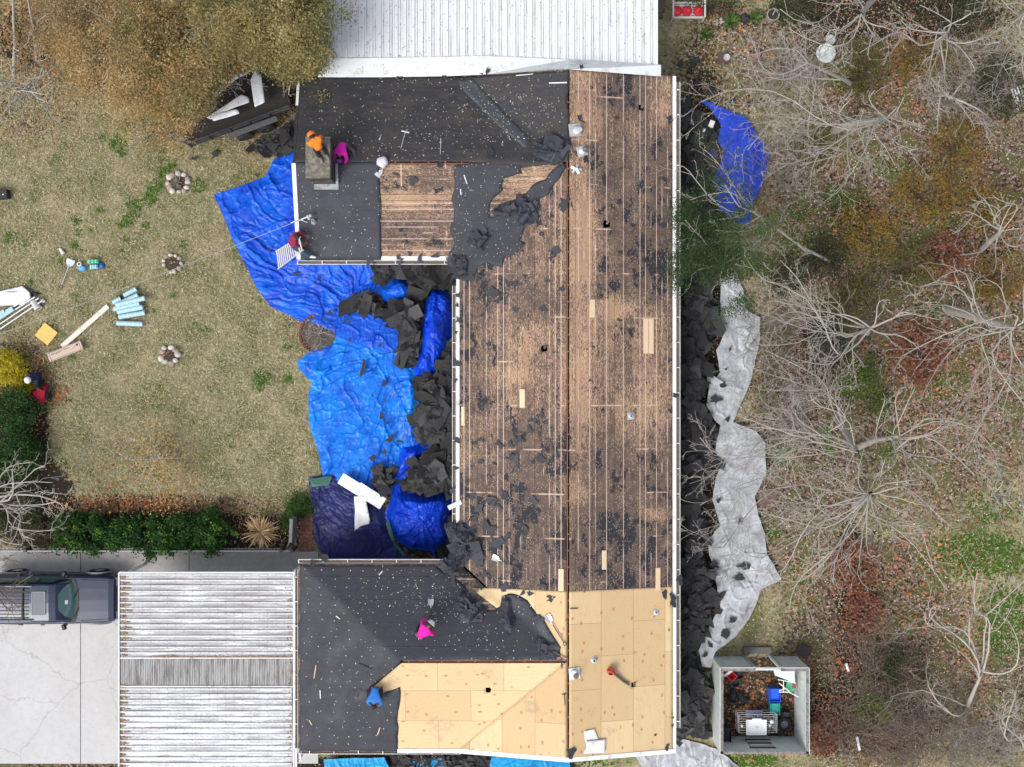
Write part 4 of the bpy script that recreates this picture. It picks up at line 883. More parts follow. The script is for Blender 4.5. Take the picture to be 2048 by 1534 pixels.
def heap(name, label, pts, ms, n, seed, base=.10, size=.50, zpix=.3, cover=True, tilt=.20, step=.09, cell=.05, zf0=None, kind='stuff', rag=.12, mat='shingle', cat='roofing debris'):
    q = ragged([tuple(P(x, y, zpix)[:2]) if zf0 is None else tuple(R(x, y)[:2]) for x, y in pts], rag, .3, seed); rs = np.random.RandomState(seed)
    def zs(x, y, d):
        e = np.clip(d / .35, .05, 1); g0 = 0 if zf0 is None else zf0(x, y)
        return g0 + base * e + mounds(x, y, ms) * e + (.16 * ridged((x + y) * .8, (x - y) * 1.3, seed) ** 3 + .10 * ridged(x * 1.8, y * 1.9, seed + 2) ** 5 + .15 * fbm(x * 1.2, y * 1.2, seed) + .12 * ridged(x * 3.1 + y, y * 2.7 - x, seed + 4) ** 7 + facets(x, y, .9, tilt, step * .8, seed)) * e if kind else g0 + base * e + (.22 * ridged((x + y) * .9, (x - y) * 1.6, seed) ** 4 + .16 * ridged(x * 2.1, y * 2.3, seed + 2) ** 6 + .08 * fbm(x * 2, y * 2, seed) + facets(x, y, .8, .12, .05, seed)) * e
    if kind: n = int(n * 2.2)
    V, F = sheet(q, zs, cell); Vs = [V]; Fs = [F]; nn = len(V); nb = len(F)
    Q = np.array(q); lo, hi = Q.min(0), Q.max(0); c = 0
    while c < n:
        x, y = rs.uniform(lo[0], hi[0]), rs.uniform(lo[1], hi[1])
        if not inpoly(np.array([x]), np.array([y]), q)[0]: continue
        _, _, d = near_edge(np.array([x]), np.array([y]), q)
        if kind and d[0] < .16 and rs.rand() < .8: continue
        z = float(zs(np.array([x]), np.array([y]), d)[0]) + rs.uniform(.01, .08)
        v, f = scrap_geo(x, y, z, size * rs.choice([.22, .4, .7, 1.15], p=[.38, .3, .22, .1]) * rs.uniform(.8, 1.2), rs.uniform(0, pi), rs.normal(0, .13), rs.normal(0, .13), rs.uniform(-.1, .45), rs)
        Vs.append(v); Fs.append(f + nn); nn += 8; c += 1
    me = np_mesh(name, np.concatenate(Vs), np.concatenate(Fs))
    sm = np.zeros(len(me.polygons), bool); sm[:nb] = bool(kind); me.polygons.foreach_set('use_smooth', sm)
    return tag(link(name, me, M_[mat], own=bool(kind is None)), label, cat, kind=kind)
heap('shingle_debris', 'tangle of torn black shingles and felt in the corner under the north wing eave',
     [(745, 527), (915, 522), (915, 600), (890, 573), (862, 570), (842, 600), (836, 690), (826, 733), (812, 738), (806, 690), (797, 652), (776, 630), (715, 622), (700, 607), (722, 592), (745, 600), (770, 614), (802, 614), (828, 600), (838, 578), (830, 560), (800, 545), (785, 550), (770, 566), (752, 556)],
     [(890, 550, 60, 50, .5), (740, 607, 50, 26, .3), (812, 660, 34, 70, .6)], 330, 5, size=.72, base=.22, rag=.08)
heap('shingle_debris', 'deep heap of torn black shingles between the humped tarp and the blue strip along the main eave',
     [(902, 590), (918, 590), (920, 890), (905, 880), (868, 892), (846, 882), (836, 868), (842, 800), (838, 764), (866, 762), (886, 740), (901, 690), (911, 640)],
     [(872, 825, 80, 110, .75)], 300, 6, size=.72, base=.2, rag=.08)
heap('shingle_debris', 'heap of torn black shingles between the blue strip and the domed tarp',
     [(918, 890), (918, 1112), (868, 1122), (900, 1085), (907, 1010), (887, 980), (812, 984), (790, 972), (752, 985), (745, 962), (770, 935), (782, 965), (800, 975), (824, 940), (850, 910), (908, 897)],
     [(865, 945, 66, 60, .7), (775, 955, 40, 40, .3)], 230, 7, size=.66, base=.2, rag=.08)
heap('shingle_debris', 'long bank of torn black shingles and felt lying below the east gutter',
     [(1352, 190), (1385, 200), (1405, 240), (1432, 262), (1428, 300), (1415, 330), (1440, 400), (1430, 470), (1425, 560), (1430, 600), (1440, 640), (1420, 690), (1412, 700), (1405, 745), (1412, 770), (1400, 800), (1425, 840), (1450, 866), (1425, 890), (1425, 950), (1400, 1000), (1418, 1050), (1400, 1085), (1408, 1120), (1428, 1160), (1422, 1215), (1402, 1260), (1390, 1290), (1395, 1330), (1420, 1350), (1422, 1475), (1385, 1470), (1362, 1490), (1352, 1490)],
     [(1375, 300, 40, 90, .45), (1385, 560, 50, 130, .5), (1390, 800, 46, 130, .6), (1392, 1000, 40, 120, .6), (1395, 1180, 46, 130, .55), (1395, 1400, 34, 110, .55)], 760, 16, size=.62)
heap('shingle_debris', 'black shingles dumped on leaves behind the trailer wheels',
     [(500, 290), (525, 282), (548, 268), (572, 245), (590, 255), (585, 295), (556, 305), (540, 300), (505, 303)], [(550, 270, 50, 40, .2)], 80, 8, base=.03, step=.06, tilt=.15)
heap('shingle_debris', 'black shingle waste on the ground between the turquoise tarps', [(775, 1508), (980, 1508), (985, 1570), (775, 1570)], [], 120, 9, base=.03)
# curled felt bunched on the roof
rz0 = lambda x, y: np.maximum(roofz(x, y), 2.5)
heap('felt_heap', 'big curled heap of black felt on the north valley beside the bare blotch', [(982, 420), (1003, 408), (1030, 398), (1048, 392), (1060, 398), (1078, 405), (1075, 425), (1068, 445), (1040, 448), (1020, 440), (990, 438)], [], 40, 12, base=.10, size=.45, zf0=rz0, kind=None, rag=.05, mat='felt2', cat='felt heap')
heap('felt_heap', 'crumpled felt heap on the main ridge near the two loose vents', [(1062, 300), (1075, 280), (1095, 262), (1110, 275), (1135, 283), (1137, 300), (1128, 318), (1118, 328), (1098, 325), (1070, 322)], [], 34, 13, base=.09, size=.42, zf0=rz0, kind=None, rag=.05, mat='felt2', cat='felt heap')
heap('felt_heap', 'jumbled felt heap spilling over the corner of the south wing eave', [(888, 1050), (905, 1042), (930, 1048), (955, 1062), (945, 1085), (962, 1110), (940, 1118), (920, 1140), (905, 1160), (893, 1150), (880, 1130), (905, 1105), (897, 1080)], [], 90, 14, base=.08, size=.40, zf0=rz0, kind=None, rag=.05, mat='felt2', cat='felt heap')
heap('felt_heap', 'folded felt heap on the south valley west of the plywood', [(905, 1165), (930, 1178), (950, 1195), (975, 1215), (970, 1240), (955, 1250), (925, 1245), (912, 1225), (915, 1200)], [], 26, 15, base=.08, size=.45, zf0=rz0, kind=None, rag=.04, mat='felt2', cat='felt heap')
heap('felt_heap', 'standing wrinkled felt heap in the middle of the plywood peak', [(1000, 1216), (1008, 1190), (1022, 1194), (1032, 1225), (1036, 1255), (1015, 1270), (1004, 1250)], [], 12, 16, base=.08, size=.4, zf0=rz0, kind=None, rag=.04, mat='felt2', cat='felt heap')
heap('felt_heap', 'rolled-back felt heap at the tip of the south wing ridge', [(1065, 1275), (1088, 1268), (1105, 1290), (1118, 1305), (1112, 1320), (1085, 1315), (1072, 1300)], [], 14, 17, base=.08, size=.42, zf0=rz0, kind=None, rag=.04, mat='felt2', cat='felt heap')
heap('felt_heap', 'curled felt heap where the north wing eave meets the main roof', [(895, 525), (912, 505), (935, 520), (940, 545), (925, 560), (908, 548)], [], 24, 18, base=.06, size=.4, zf0=rz0, kind=None, rag=.04, mat='felt2', cat='felt heap')
heap('felt_heap', 'folded sheet of felt in the middle of the north wing valley', [(935, 470), (950, 455), (975, 460), (985, 475), (965, 490), (945, 498), (935, 485)], [], 16, 19, base=.06, size=.45, zf0=rz0, kind=None, rag=.04, mat='felt2', cat='felt heap')
# rolls of felt in the big heap
def roll(a, b, r, label, mat='felt2'):
    a = R(*a, .16); b = R(*b, .22); mb = MB(); d = (b - a)
    ring = lambda c, k: [tuple(c + Vector((-d.y, d.x, 0)).normalized() * cos(t) * k + Vector((0, 0, 1)) * sin(t) * k) for t in np.linspace(0, 1.6 * pi, 14)]
    mb.loft([ring(a, r), ring(a.lerp(b, .5), r * .9), ring(b, r * .8)], cap=False, close=False)
    tag(mb.build('felt_roll', M_[mat], smooth=True), label, 'felt roll')
roll((988, 425), (1018, 428), .12, 'felt curl lying east to west on the north edge of the valley heap')
roll((1040, 445), (1055, 428), .16, 'fat felt curl slanting across the south side of the valley heap')
roll((955, 492), (972, 472), .13, 'open felt curl on the folded sheet in the north valley')
# loose scraps
SCR = [(940, 555, 26), (958, 552, 18), (985, 588, 30), (1000, 596, 26), (1030, 570, 16), (1112, 502, 20), (1104, 515, 16), (1095, 562, 12), (1122, 578, 16), (1085, 615, 18), (1020, 568, 12), (1125, 410, 26), (1135, 398, 16), (965, 630, 12), (1030, 620, 20), (978, 688, 10), (1108, 705, 8), (1040, 880, 22), (1078, 868, 18), (958, 880, 12), (965, 880, 10), (1000, 890, 24), (1020, 888, 16), (1062, 840, 16), (1083, 830, 14), (1060, 860, 22), (1030, 915, 30), (1035, 928, 18), (1083, 918, 22), (1065, 925, 12), (960, 922, 14), (1010, 990, 24), (985, 1000, 30), (945, 990, 18), (960, 1015, 34), (1000, 1015, 18), (935, 965, 12), (950, 1035, 26), (1068, 1000, 18), (980, 1060, 36), (1012, 1075, 24), (1050, 1060, 20), (995, 1090, 30), (970, 1150, 22), (1012, 1172, 24), (1046, 1186, 16), (1060, 1188, 14), (1098, 1193, 12), (1108, 1195, 10), (960, 1170, 20), (1330, 1190, 24), (1345, 1200, 28), (1338, 1260, 9), (1346, 1436, 7), (1345, 1450, 9), (1310, 1470, 8), (1334, 1494, 14), (1143, 1505, 22), (1360, 1160, 22), (1358, 560, 24), (1352, 540, 16), (1340, 240, 20), (1205, 230, 8), (1240, 505, 14), (1290, 520, 16), (1265, 450, 16), (1325, 450, 22), (1235, 235, 10), (1340, 720, 14), (1240, 640, 9), (1350, 790, 18), (1180, 760, 7), (1160, 235, 14),
       (915, 555, 16), (918, 590, 18), (914, 610, 14), (918, 640, 16), (912, 665, 12), (915, 725, 22), (912, 760, 14), (916, 880, 18), (912, 935, 12), (905, 980, 16), (840, 518, 22), (870, 512, 16), (800, 520, 22), (740, 523, 26), (820, 508, 12), (790, 348, 16), (828, 362, 18), (700, 135, 12), (732, 138, 22), (680, 138, 14), (800, 121, 8), (890, 145, 30), (955, 150, 22), (975, 142, 24), (1162, 134, 14), (800, 155, 14), (1080, 320, 18), (650, 1120, 26), (625, 1128, 16), (980, 300, 26), (1015, 205, 26), (730, 1335, 30), (715, 1385, 22), (1078, 1240, 24), (1100, 1200, 16), (1088, 1170, 14)]
_sc = [0]
def scrap(px, py, spx, label, group, on='roof', mat='felt2', cat='roofing scrap', name='felt_scrap', zoff=.05, rs=np.random.RandomState(77), asp=None, rot=None):
    v = R(px, py, zoff) if on == 'roof' else P(px, py, on); k = (H - v.z) / H / PX; s = spx * k
    m = rs.randint(7, 14); t = np.linspace(0, 2 * pi, m, endpoint=False) + rs.uniform(-.25, .25, m)
    r = s / 2 * np.where(rs.rand(m) < .45, rs.uniform(.35, .7, m), rs.uniform(.8, 1.35, m)); A_ = asp or rs.uniform(.4, .9); ph = rot if rot is not None else rs.uniform(0, pi)
    X = r * np.cos(t); Y = r * np.sin(t) * A_; x = X * cos(ph) - Y * sin(ph); y = X * sin(ph) + Y * cos(ph)
    q = ragged(list(zip(v.x + x, v.y + y)), s * .035, max(.05, s / 8), rs.randint(999)); q = np.array(q); cu = rs.uniform(.02, .10) * min(1, s / .4); sd = rs.randint(99)
    z = (np.maximum(roofz(q[:, 0], q[:, 1]), 2.62) + zoff if on == 'roof' else np.full(len(q), on)) + cu * (fbm(q[:, 0] * 3, q[:, 1] * 3, sd, 2) - .3)
    n = len(q); mb = MB(); c0 = (q[:, 0].mean(), q[:, 1].mean(), z.mean() + .01)
    mb.add([(a, b, c) for (a, b), c in zip(q, z)] + [(a, b, c - .01) for (a, b), c in zip(q, z)], [tuple(range(n)), tuple(range(2 * n - 1, n - 1, -1))] + [(i, i + n, (i + 1) % n + n, (i + 1) % n) for i in range(n)])
    tag(mb.build(name, M_[mat]), label, cat, group)
for px, py, s in SCR:
    scrap(px, py, s, 'torn scrap of black felt lying loose on the roof', 'torn felt scraps on the roof')
TS = [(788, 1085, 9), (745, 790, 8), (700, 680, 10), (760, 690, 14), (790, 700, 12), (690, 640, 12), (660, 625, 12), (770, 768, 16), (770, 800, 8), (763, 832, 14), (774, 846, 10), (720, 920, 6), (778, 878, 22), (800, 882, 18), (746, 917, 16), (770, 905, 20), (760, 935, 26), (780, 940, 30), (600, 475, 16), (538, 497, 12), (592, 548, 14), (612, 555, 14), (632, 566, 8), (560, 470, 8), (698, 640, 12), (865, 617, 12), (870, 1022, 22), (880, 1035, 22), (867, 1060, 14), (875, 1075, 8), (640, 555, 10)]
for px, py, s in TS:
    scrap(px, py, s, 'scrap of black felt or shingle lying on a courtyard tarp', 'shingle scraps on the tarps', on=.32 if py < 880 else .45, mat='shingle', name='shingle_scrap')
scrap(726, 733, 46, 'long narrow strip of black shingle on the bright blue tarp', None, on=.28, mat='shingle', name='shingle_strip', asp=.22, rot=1.35)
for i, (px, py, sx) in enumerate([(1432, 925, 26), (1420, 955, 22), (1438, 1000, 14), (1428, 1130, 24), (1446, 1190, 20), (1436, 1225, 24), (1420, 1290, 18), (1432, 800, 28), (1446, 770, 16), (1455, 840, 14), (1425, 745, 22), (1410, 1310, 14), (1460, 700, 10), (1415, 1085, 22)]):
    scrap(px, py, sx, 'torn black shingle lying on the pale plastic sheeting', 'torn shingles on the plastic sheets', on=.34, mat='shingle', name='shingle_scrap')
for px, py, s, l in [(388, 317, 18, 'squarish black shingle piece alone on the lawn nearest the stone rings'), (430, 308, 26, 'pair-sized black shingle piece on lawn left of the dumped shingles'), (530, 302, 26, 'tall black shingle piece at the edge of the dumped pile'), (512, 349, 9, 'small black shingle chip beside the tarp top edge'), (1465, 203, 26, 'thick black felt bundle on leaves above the violet blue tarp'), (1420, 180, 26, 'narrow slanting shingle strip on leaves right of the north gutter end'), (1395, 165, 20, 'black shingle piece nearest the patio roof corner'), (1500, 205, 16, 'dark shingle piece right of the felt bundle'), (1360, 125, 20, 'black shingle strip below the yucca plants'), (1385, 130, 24, 'folded black shingle beside the strip below the yuccas'), (1395, 122, 12, 'small black shingle flake above the leaf drift'), (1445, 930, 22, 'black felt square on the broad pale plastic sheet'), (1487, 1132, 30, 'large torn felt triangle on the pale sheet'), (1478, 1155, 26, 'felt flap beneath the large triangle on pale sheet'), (1464, 1240, 18, 'notched black felt square on the bunched plastic sheet'), (1450, 1268, 20, 'black felt wedge near the tail of the plastic sheet'), (1478, 1045, 20, 'crumpled black shingle in the middle of the broad plastic sheet'), (1452, 738, 8, 'small shingle chip on the tapering plastic sheet'), (1435, 745, 7, 'tiny shingle chip near the edge of the tapering sheet')]:
    scrap(px, py, s, l, None, on=.14 if px < 1400 else .36, mat='shingle', name='shingle_scrap', cat='roofing scrap')
# ------------------------------------------------------------------ tools and loose things
def frame(a, b, roll=0.0):
    """matrix that carries local x from a towards b, origin at a"""
    a, b = Vector(a), Vector(b); x = (b - a).normalized(); z = Vector((0, 0, 1)); y = z.cross(x)
    if y.length < 1e-4: y = Vector((0, 1, 0))
    y.normalize(); z = x.cross(y); M = Matrix((x, y, z)).transposed().to_4x4(); M.translation = a
    return M @ Matrix.Rotation(roll, 4, 'X')
def shovel(label, head, tail, blade_m='galv', shaft_m='steel', L=None, width=.23, kind='shovel', teeth=False):
    h, t = Vector(head), Vector(tail); L = L or (t - h).length; M = frame(h, t)
    r = thing(kind, label, kind.replace('_', ' '), (h + t) / 2)
    mb = MB(); xs = [(-.02, width * .44), (.0, width * .5), (.10, width * .48), (.20, width * .40), (.27, width * .16), (.31, .02)]
    vs = []; 
    for zz in (0, .012):
        for x, w in xs: vs += [(x, -w, zz + .02 + .04 * (w / width) ** 2), (x, 0, zz + .008), (x, w, zz + .02 + .04 * (w / width) ** 2)]
    n = len(xs); fs = []
    for k in range(2):
        for i in range(n - 1):
            for j in range(2):
                q = (k * 3 * n + i * 3 + j, k * 3 * n + i * 3 + j + 1, k * 3 * n + (i + 1) * 3 + j + 1, k * 3 * n + (i + 1) * 3 + j); fs.append(q if k == 0 else q[::-1])
    if teeth:
        for i in range(6): mb.box((-.04, (i - 2.5) * width / 6, .03), (.05, width / 12, .012))
    mb.add(vs, fs); mb.tube([(.24, 0, .03), (.36, 0, .035)], .022, 8); mb.xf(M); mb.build('blade', M_[blade_m], r)
    mb = MB(); mb.tube([(.32, 0, .035), (L - .12, 0, .035)], .017, 8); mb.xf(M); mb.build('shaft', M_[shaft_m], r)
    mb = MB(); mb.tube([(L - .14, 0, .035), (L - .08, .055, .035), (L, .055, .035), (L, -.055, .035), (L - .08, -.055, .035), (L - .14, 0, .035)], .014, 7); mb.xf(M); mb.build('handle', M_['steel'], r)
    return r
shovel('tear-off shovel lying across the bare board patch edge beside the white bag', R(754, 352, .03), R(796, 304, .03), 'alu', 'alu', width=.22)
shovel('roof shovel standing straight up the page at the north wing ridge', R(880, 333, .03), R(882, 271, .03), 'steel', 'alu', width=.20, teeth=True)
shovel('roof shovel lying on plywood beside the felt heap tip', R(1095, 1232, .05), R(1131, 1290, .05), 'galv', 'steel', width=.24, teeth=True)
shovel('roof shovel lying on dark tar-stained boards by the south valley', R(986, 1114, .04), R(1043, 1139, .04), 'galv', 'steel', width=.24)
shovel('wide pale aluminium scoop shovel lying on the lawn', P(143, 520, .05), P(122, 576, .05), 'galv', 'alu', width=.36)
r = thing('push_broom', 'long-handled scraper with a cross bar head on the north felt', 'scraper', R(800, 300))
M = frame(R(811, 264, .04), R(791, 336, .04)); mb = MB(); mb.box((0, 0, .03), (.06, .30, .04), bev=.01); mb.xf(M); mb.build('head', M_['alu'], r)
mb = MB(); mb.tube([(.02, 0, .03), (1.0, 0, .03)], .016, 8); mb.xf(M); mb.build('shaft', M_['alu'], r)
mb = MB(); mb.tube([(1.0, 0, .03), (1.32, 0, .03)], .019, 8); mb.xf(M); mb.build('grip', M_['steel'], r)
r = thing('hatchet', 'roofing hammer lying on the plywood near the main ridge', 'hammer', R(1132, 1395))
M = frame(R(1128, 1388, .04), R(1130, 1412, .04)); mb = MB(); mb.box((0, 0, .02), (.04, .15, .03), bev=.006); mb.xf(M); mb.build('head', M_['steel'], r); mb = MB(); mb.tube([(.01, 0, .02), (.40, 0, .02)], .015, 6); mb.xf(M); mb.build('handle', M_['bark_d'], r)
def stick(label, a, b, w, mat, name='wood_strip', t=.02): 
    mb = MB(); bar(mb, a, b, w, t, .003); tag(mb.build(name, M_[mat]), label, 'strip')
stick('dark strip laid across the ridge slot above the leaf blower', R(1140, 1217.5, .06), R(1156, 1217, .06), .03, 'steel')
stick('rusty strip leaning on plywood by the ridge', R(1131, 1243, .05), R(1137, 1228, .05), .03, 'redwood')
stick('brown strip running from felt tip to ridge', R(1105, 1303, .07), R(1134, 1316, .05), .035, 'dirtwood')
stick('short upright strip left of the ridge below the felt tip', R(1122, 1318, .05), R(1124, 1338, .05), .03, 'steel')
stick('pale metal strip near the east end of the north felt', R(1098, 166, .06), R(1134, 165, .06), .04, 'white')
stick('thin rusty bar on boards left of the loose vents', R(1155, 236, .04), R(1170, 246, .04), .05, 'steel')
stick('white strip curling over the north flashing', R(1032, 151, .06), R(1066, 148, .06), .03, 'white')
for i, (a, b) in enumerate([((628, 1357), (632, 1330)), ((640, 1380), (641, 1397)), ((672, 1232), (680, 1238)), ((755, 1470), (760, 1455)), ((928, 350), (934, 368)), ((921, 378), (922, 390)), ((618, 1440), (624, 1450)), ((758, 1150), (765, 1142))]):
    stick('pale splinter of wood lying on black roofing felt', R(*a, .05), R(*b, .05), .035, 'white' if i % 3 else 'lumber'); bpy.context.scene.collection.objects[-1]['group'] = 'wood splinters on the felt'
# white plastic bag
def blobmesh(c, r, seed, amp=.35, m=16, n=10, R_=None):
    mb = MB(); mb.ball((0, 0, 0), r, m, n); rs = np.random.RandomState(seed)
    A = np.array(mb.v); q = A / (np.abs(A).max(0) + 1e-9); k = 1 + amp * (fbm(q[:, 0] * 2.3 + q[:, 2] * 1.7, q[:, 1] * 2.3 - q[:, 2], seed) - .5) * 2 + amp * .5 * (ridged(q[:, 0] * 3 + q[:, 2], q[:, 1] * 3, seed + 1) - .5)
    A = A * k[:, None] + np.array(c); mb.v = [tuple(v) for v in A]; return mb
tag(blobmesh(R(765, 324, .10), (.20, .21, .12), 3).build('plastic_bag', mk('white_bag', (.60, .58, .72), .35, .2, 12), smooth=True), 'crumpled white plastic bag at the top of the bare board patch', 'bag')
# loose roof vents
def vent(px, py, s, rot, label, style):
    v = R(px, py, .05); r = thing('roof_vent', label, 'roof vent', v); Rm = Matrix.Rotation(rot, 3, 'Z'); sl_ = Matrix.Rotation(.24 if px > 1138 else -.24, 3, 'Y') @ Rm
    mb = MB(); mb.box(v, (s, s, .015), R=sl_, bev=.004); mb.build('flange', M_['galv'] if style != 2 else M_['white'], r)
    if style == 0:
        mb = MB(); o = v + Vector((.07, -.02, .02)); mb.lathe([(.17, 0), (.17, .05), (.15, .09), (.07, .11), (.05, .11)], o, 20); mb.build('hood', M_['galv'], r, smooth=True); mb = MB(); mb.lathe([(.085, .0), (.085, .18), (.07, .18)], o + Vector((.10, .0, 0)), 16); mb.build('collar', M_['alu'], r)
    elif style == 1:
        mb = MB(); o = v + Vector((.02, .02, 0)); mb.lathe([(.18, 0), (.17, .06), (.10, .10), (.02, .11)], o, 20); mb.build('hood', M_['galv'], r, smooth=True); mb = MB(); mb.lathe([(.11, .0), (.11, .17), (.085, .17), (.085, .04)], o + Vector((.10, .03, 0)), 16, cap0=False); mb.build('collar', mk('rusty_steel', (.14, .11, .09), .7, .4), r)
    else:
        mb = MB(); o = v + Vector((-.03, .03, 0)); mb.lathe([(.13, 0), (.13, .14), (.11, .15)], o, 18); mb.build('hood', M_['galv'], r); mb = MB(); mb.lathe([(.10, .0), (.10, .20), (.085, .21)], o + Vector((.08, -.09, 0)), 16); mb.build('collar', mk('rusty_steel', (.14, .11, .09), .7, .4), r)
vent(1150, 260, .46, .12, 'larger square galvanised vent flange lying on boards at the north ridge', 0)
vent(1164, 302, .38, .35, 'round-hooded galvanised vent with rusty collar near the north ridge', 1)
vent(1149, 1347, .42, .1, 'white-flanged vent with rusty collar straddling the south ridge', 2)
mb = MB(); v = R(1152, 339, .06)
for i in range(5):
    a = i * 1.3; mb.box(v + Vector((.10 * cos(a), .08 * sin(a), .02 * i)), (.22, .09, .006), R=Matrix.Rotation(a, 3, 'Z') @ Matrix.Rotation(.4 * sin(i * 2), 3, 'X'))
tag(mb.build('bent_flashing', M_['galv']), 'crushed scrap of galvanised flashing on the ridge below the vents', 'flashing scrap')
# white sheets on the plywood corner
def crump(label, pts, mat, name, cat, seed, zoff=.05, amp=.12, on='roof', zpix=0, t=.006, cell=.06):
    q = RP(pts) if on == 'roof' else [tuple(P(x, y, zpix)[:2]) for x, y in pts]
    zf = (lambda X, Y, d: np.maximum(roofz(X, Y), 2.6) + zoff + amp * (fbm(X * 1.6, Y * 1.6, seed) - .3) * np.clip(d / .2, .2, 1)) if on == 'roof' else (lambda X, Y, d: on + amp * (fbm(X * 1.6, Y * 1.6, seed) - .3) + 0 * X)
    V, F = sheet(q, zf, cell); V, F = thick(V, F, t); return tag(link(name, np_mesh(name, V, F), mat if not isinstance(mat, str) else M_[mat]), label, cat)
crump('white sheet metal strip bent up behind the larger white sheet', [(1168, 1461), (1189, 1457), (1197, 1477), (1170, 1484)], 'white', 'metal_sheet', 'sheet', 5)
crump('white crumpled metal sheet lying on plywood by the south gable', [(1171, 1481), (1211, 1477), (1209, 1504), (1166, 1506), (1172, 1495)], 'white', 'metal_sheet', 'sheet', 6, zoff=.09)
# leaf blower
r = thing('leaf_blower', 'red leaf blower with black tube on the plywood', 'leaf blower', R(1225, 1345)); v = R(1222, 1343, .16)
redp = mk('red_plastic', (.62, .055, .02), .4, .2, 12); mb = MB(); mb.ball(v, (.17, .13, .15), 14, 9, Matrix.Rotation(-.5, 3, 'Z')); mb.box(v + Vector((.02, .10, .06)), (.22, .07, .12), -.5, .02); mb.build('body', redp, r, smooth=True)
mb = MB(); mb.tube([v + Vector((-.12, .08, .10)), v + Vector((-.04, .10, .2)), v + Vector((.1, .03, .2)), v + Vector((.14, -.02, .1))], .02, 7); mb.build('handle', M_['black'], r)
mb = MB(); mb.ball(v + Vector((-.03, -.05, .10)), (.08, .07, .07), 10, 6); mb.build('fan_cover', M_['black'], r)
mb = MB(); mb.tube([v + Vector((.12, -.08, -.02)), R(1236, 1353, .10), R(1246, 1362, .08), R(1258, 1369, .07)], [.055, .05, .046, .05], 10); mb.build('tube', mk('grey_tube', (.11, .085, .07), .5, .2), r)
# service mast and cable
r = thing('service_mast', 'white angled service mast clamped to the north wing rake edge', 'mast', R(606, 436))
a, b = R(600, 440, .15), R(616, 433, .42); mb = MB(); mb.tube([a + Vector((-.35, -.10, -.05)), a, b], .022, 8); mb.tube([a + Vector((.05, 0, 0)), R(615, 445, .04)], .015, 6); mb.build('pole', M_['white'], r)
mb = MB()
for dx, dy in ((0, 0), (.09, .03), (.04, -.07)): mb.ball(b + Vector((dx, dy, .02)), .062, 10, 6)
mb.build('insulator', mk('grey_porcelain', (.42, .45, .5), .3, .1), r, smooth=True)
mb = MB(); a = R(600, 440, .30); b = P(-60, 690, 4.2); c = []
for i in range(41):
    t = i / 40; p = a.lerp(b, t); p.z -= .5 * 4 * t * (1 - t) * .5; c.append(p)
mb.tube(c, .011, 5); tag(mb.build('overhead_cable', mk('grey_cable', (.34, .34, .34), .5, .3, 2)), 'grey overhead service cable crossing the lawn to the north wing', 'cable')
# ladder at the rake edge
r = thing('ladder', 'aluminium extension ladder leaning on the north wing rake edge', 'ladder', P(554, 520))
A0, B0 = P(552, 503, .15), P(556, 538, .15); A1, B1 = P(600, 474, 3.75), P(606, 500, 3.75); lad = mk('ladder_aluminium', (.62, .60, .55), .4, .1)
for p, q in ((A0, A1), (B0, B1)): mb = MB(); bar(mb, p, q, .03, .08); mb.build('rail', lad, r)
for i in range(13):
    t = (i + .5) / 13; mb = MB(); p, q = A0.lerp(A1, t), B0.lerp(B1, t); M = frame(p, q); mb.box(((q - p).length / 2, 0, 0), ((q - p).length, .045, .03)); mb.xf(M); mb.build('rung', lad, r)
for p in (A0, B0): mb = MB(); mb.box(p - Vector((0, 0, .09)), (.12, .08, .06), .4, .01); mb.build('foot', M_['black'], r)

# ------------------------------------------------------------------ things on the lawn
def stone_ring(px, py, rpx, n, label, seed, sz=(.09, .15), soil=True, extra=None, mat='stone', squash=1.0):
    v = P(px, py); r = thing('stone_ring', label, 'stone ring', v, 'stone rings on the lawn' if False else None); rs = np.random.RandomState(seed)
    if soil:
        mb = MB(); mb.lathe([(rpx / PX * .9, -.02), (rpx / PX * .8, .05), (.02, .07)], (v.x, v.y, 0), 18, cap1=True); mb.build('soil', mk('ring_soil', (.055, .04, .03), .95, .5, 14, bump=.6), r)
    for i in range(n):
        a = 2 * pi * i / n + rs.uniform(-.12, .12); k = rpx / PX * rs.uniform(.86, 1.1); s = rs.uniform(*sz)
        mb = blobmesh((v.x + cos(a) * k, v.y + sin(a) * k * squash, .05), (s, s * rs.uniform(.7, 1), s * .6), seed * 31 + i, .25, 10, 6); mb.build('stone', mk('stone_%d' % (i % 3), [(.44, .40, .36), (.30, .25, .21), (.52, .49, .45)][i % 3], .9, .3, 9, bump=.4), r, smooth=True)
    c = np.array([(v.x + rs.normal(0, rpx / PX * .5), v.y + rs.normal(0, rpx / PX * .5), .09) for _ in range(22)]); V, F = leaf_quads(c, rs.uniform(.05, .12, len(c)), .4, .7, rs)
    link('dead_leaves', np_mesh('dead_leaves', V, F, pal([(.20, .11, .06), (.30, .2, .12), (.10, .07, .05)], len(c), rs)), LITTER, r)
    return r, v
stone_ring(340, 711, 17, 9, 'ring of round pale stones around bare soil in mid lawn', 4, (.11, .15))
stone_ring(344, 526, 18, 11, 'ring of white and brick-red stones with dead leaves below the dormant plant ring', 5, (.07, .12))
r, v = stone_ring(357, 366, 21, 12, 'largest stone ring holding a pale dormant plant on the green patch', 6, (.09, .15), squash=.9)
mb = MB(); rs = np.random.RandomState(2)
for i in range(26):
    a = rs.uniform(0, 2 * pi); k = rs.uniform(.1, .38); mb.tube([(v.x, v.y, .05), (v.x + cos(a) * k * .6, v.y + sin(a) * k * .6, rs.uniform(.2, .35)), (v.x + cos(a) * k, v.y + sin(a) * k, rs.uniform(.15, .4))], [.012, .008, .004], 4, False)
mb.build('dormant_plant', M_['twig'], r)
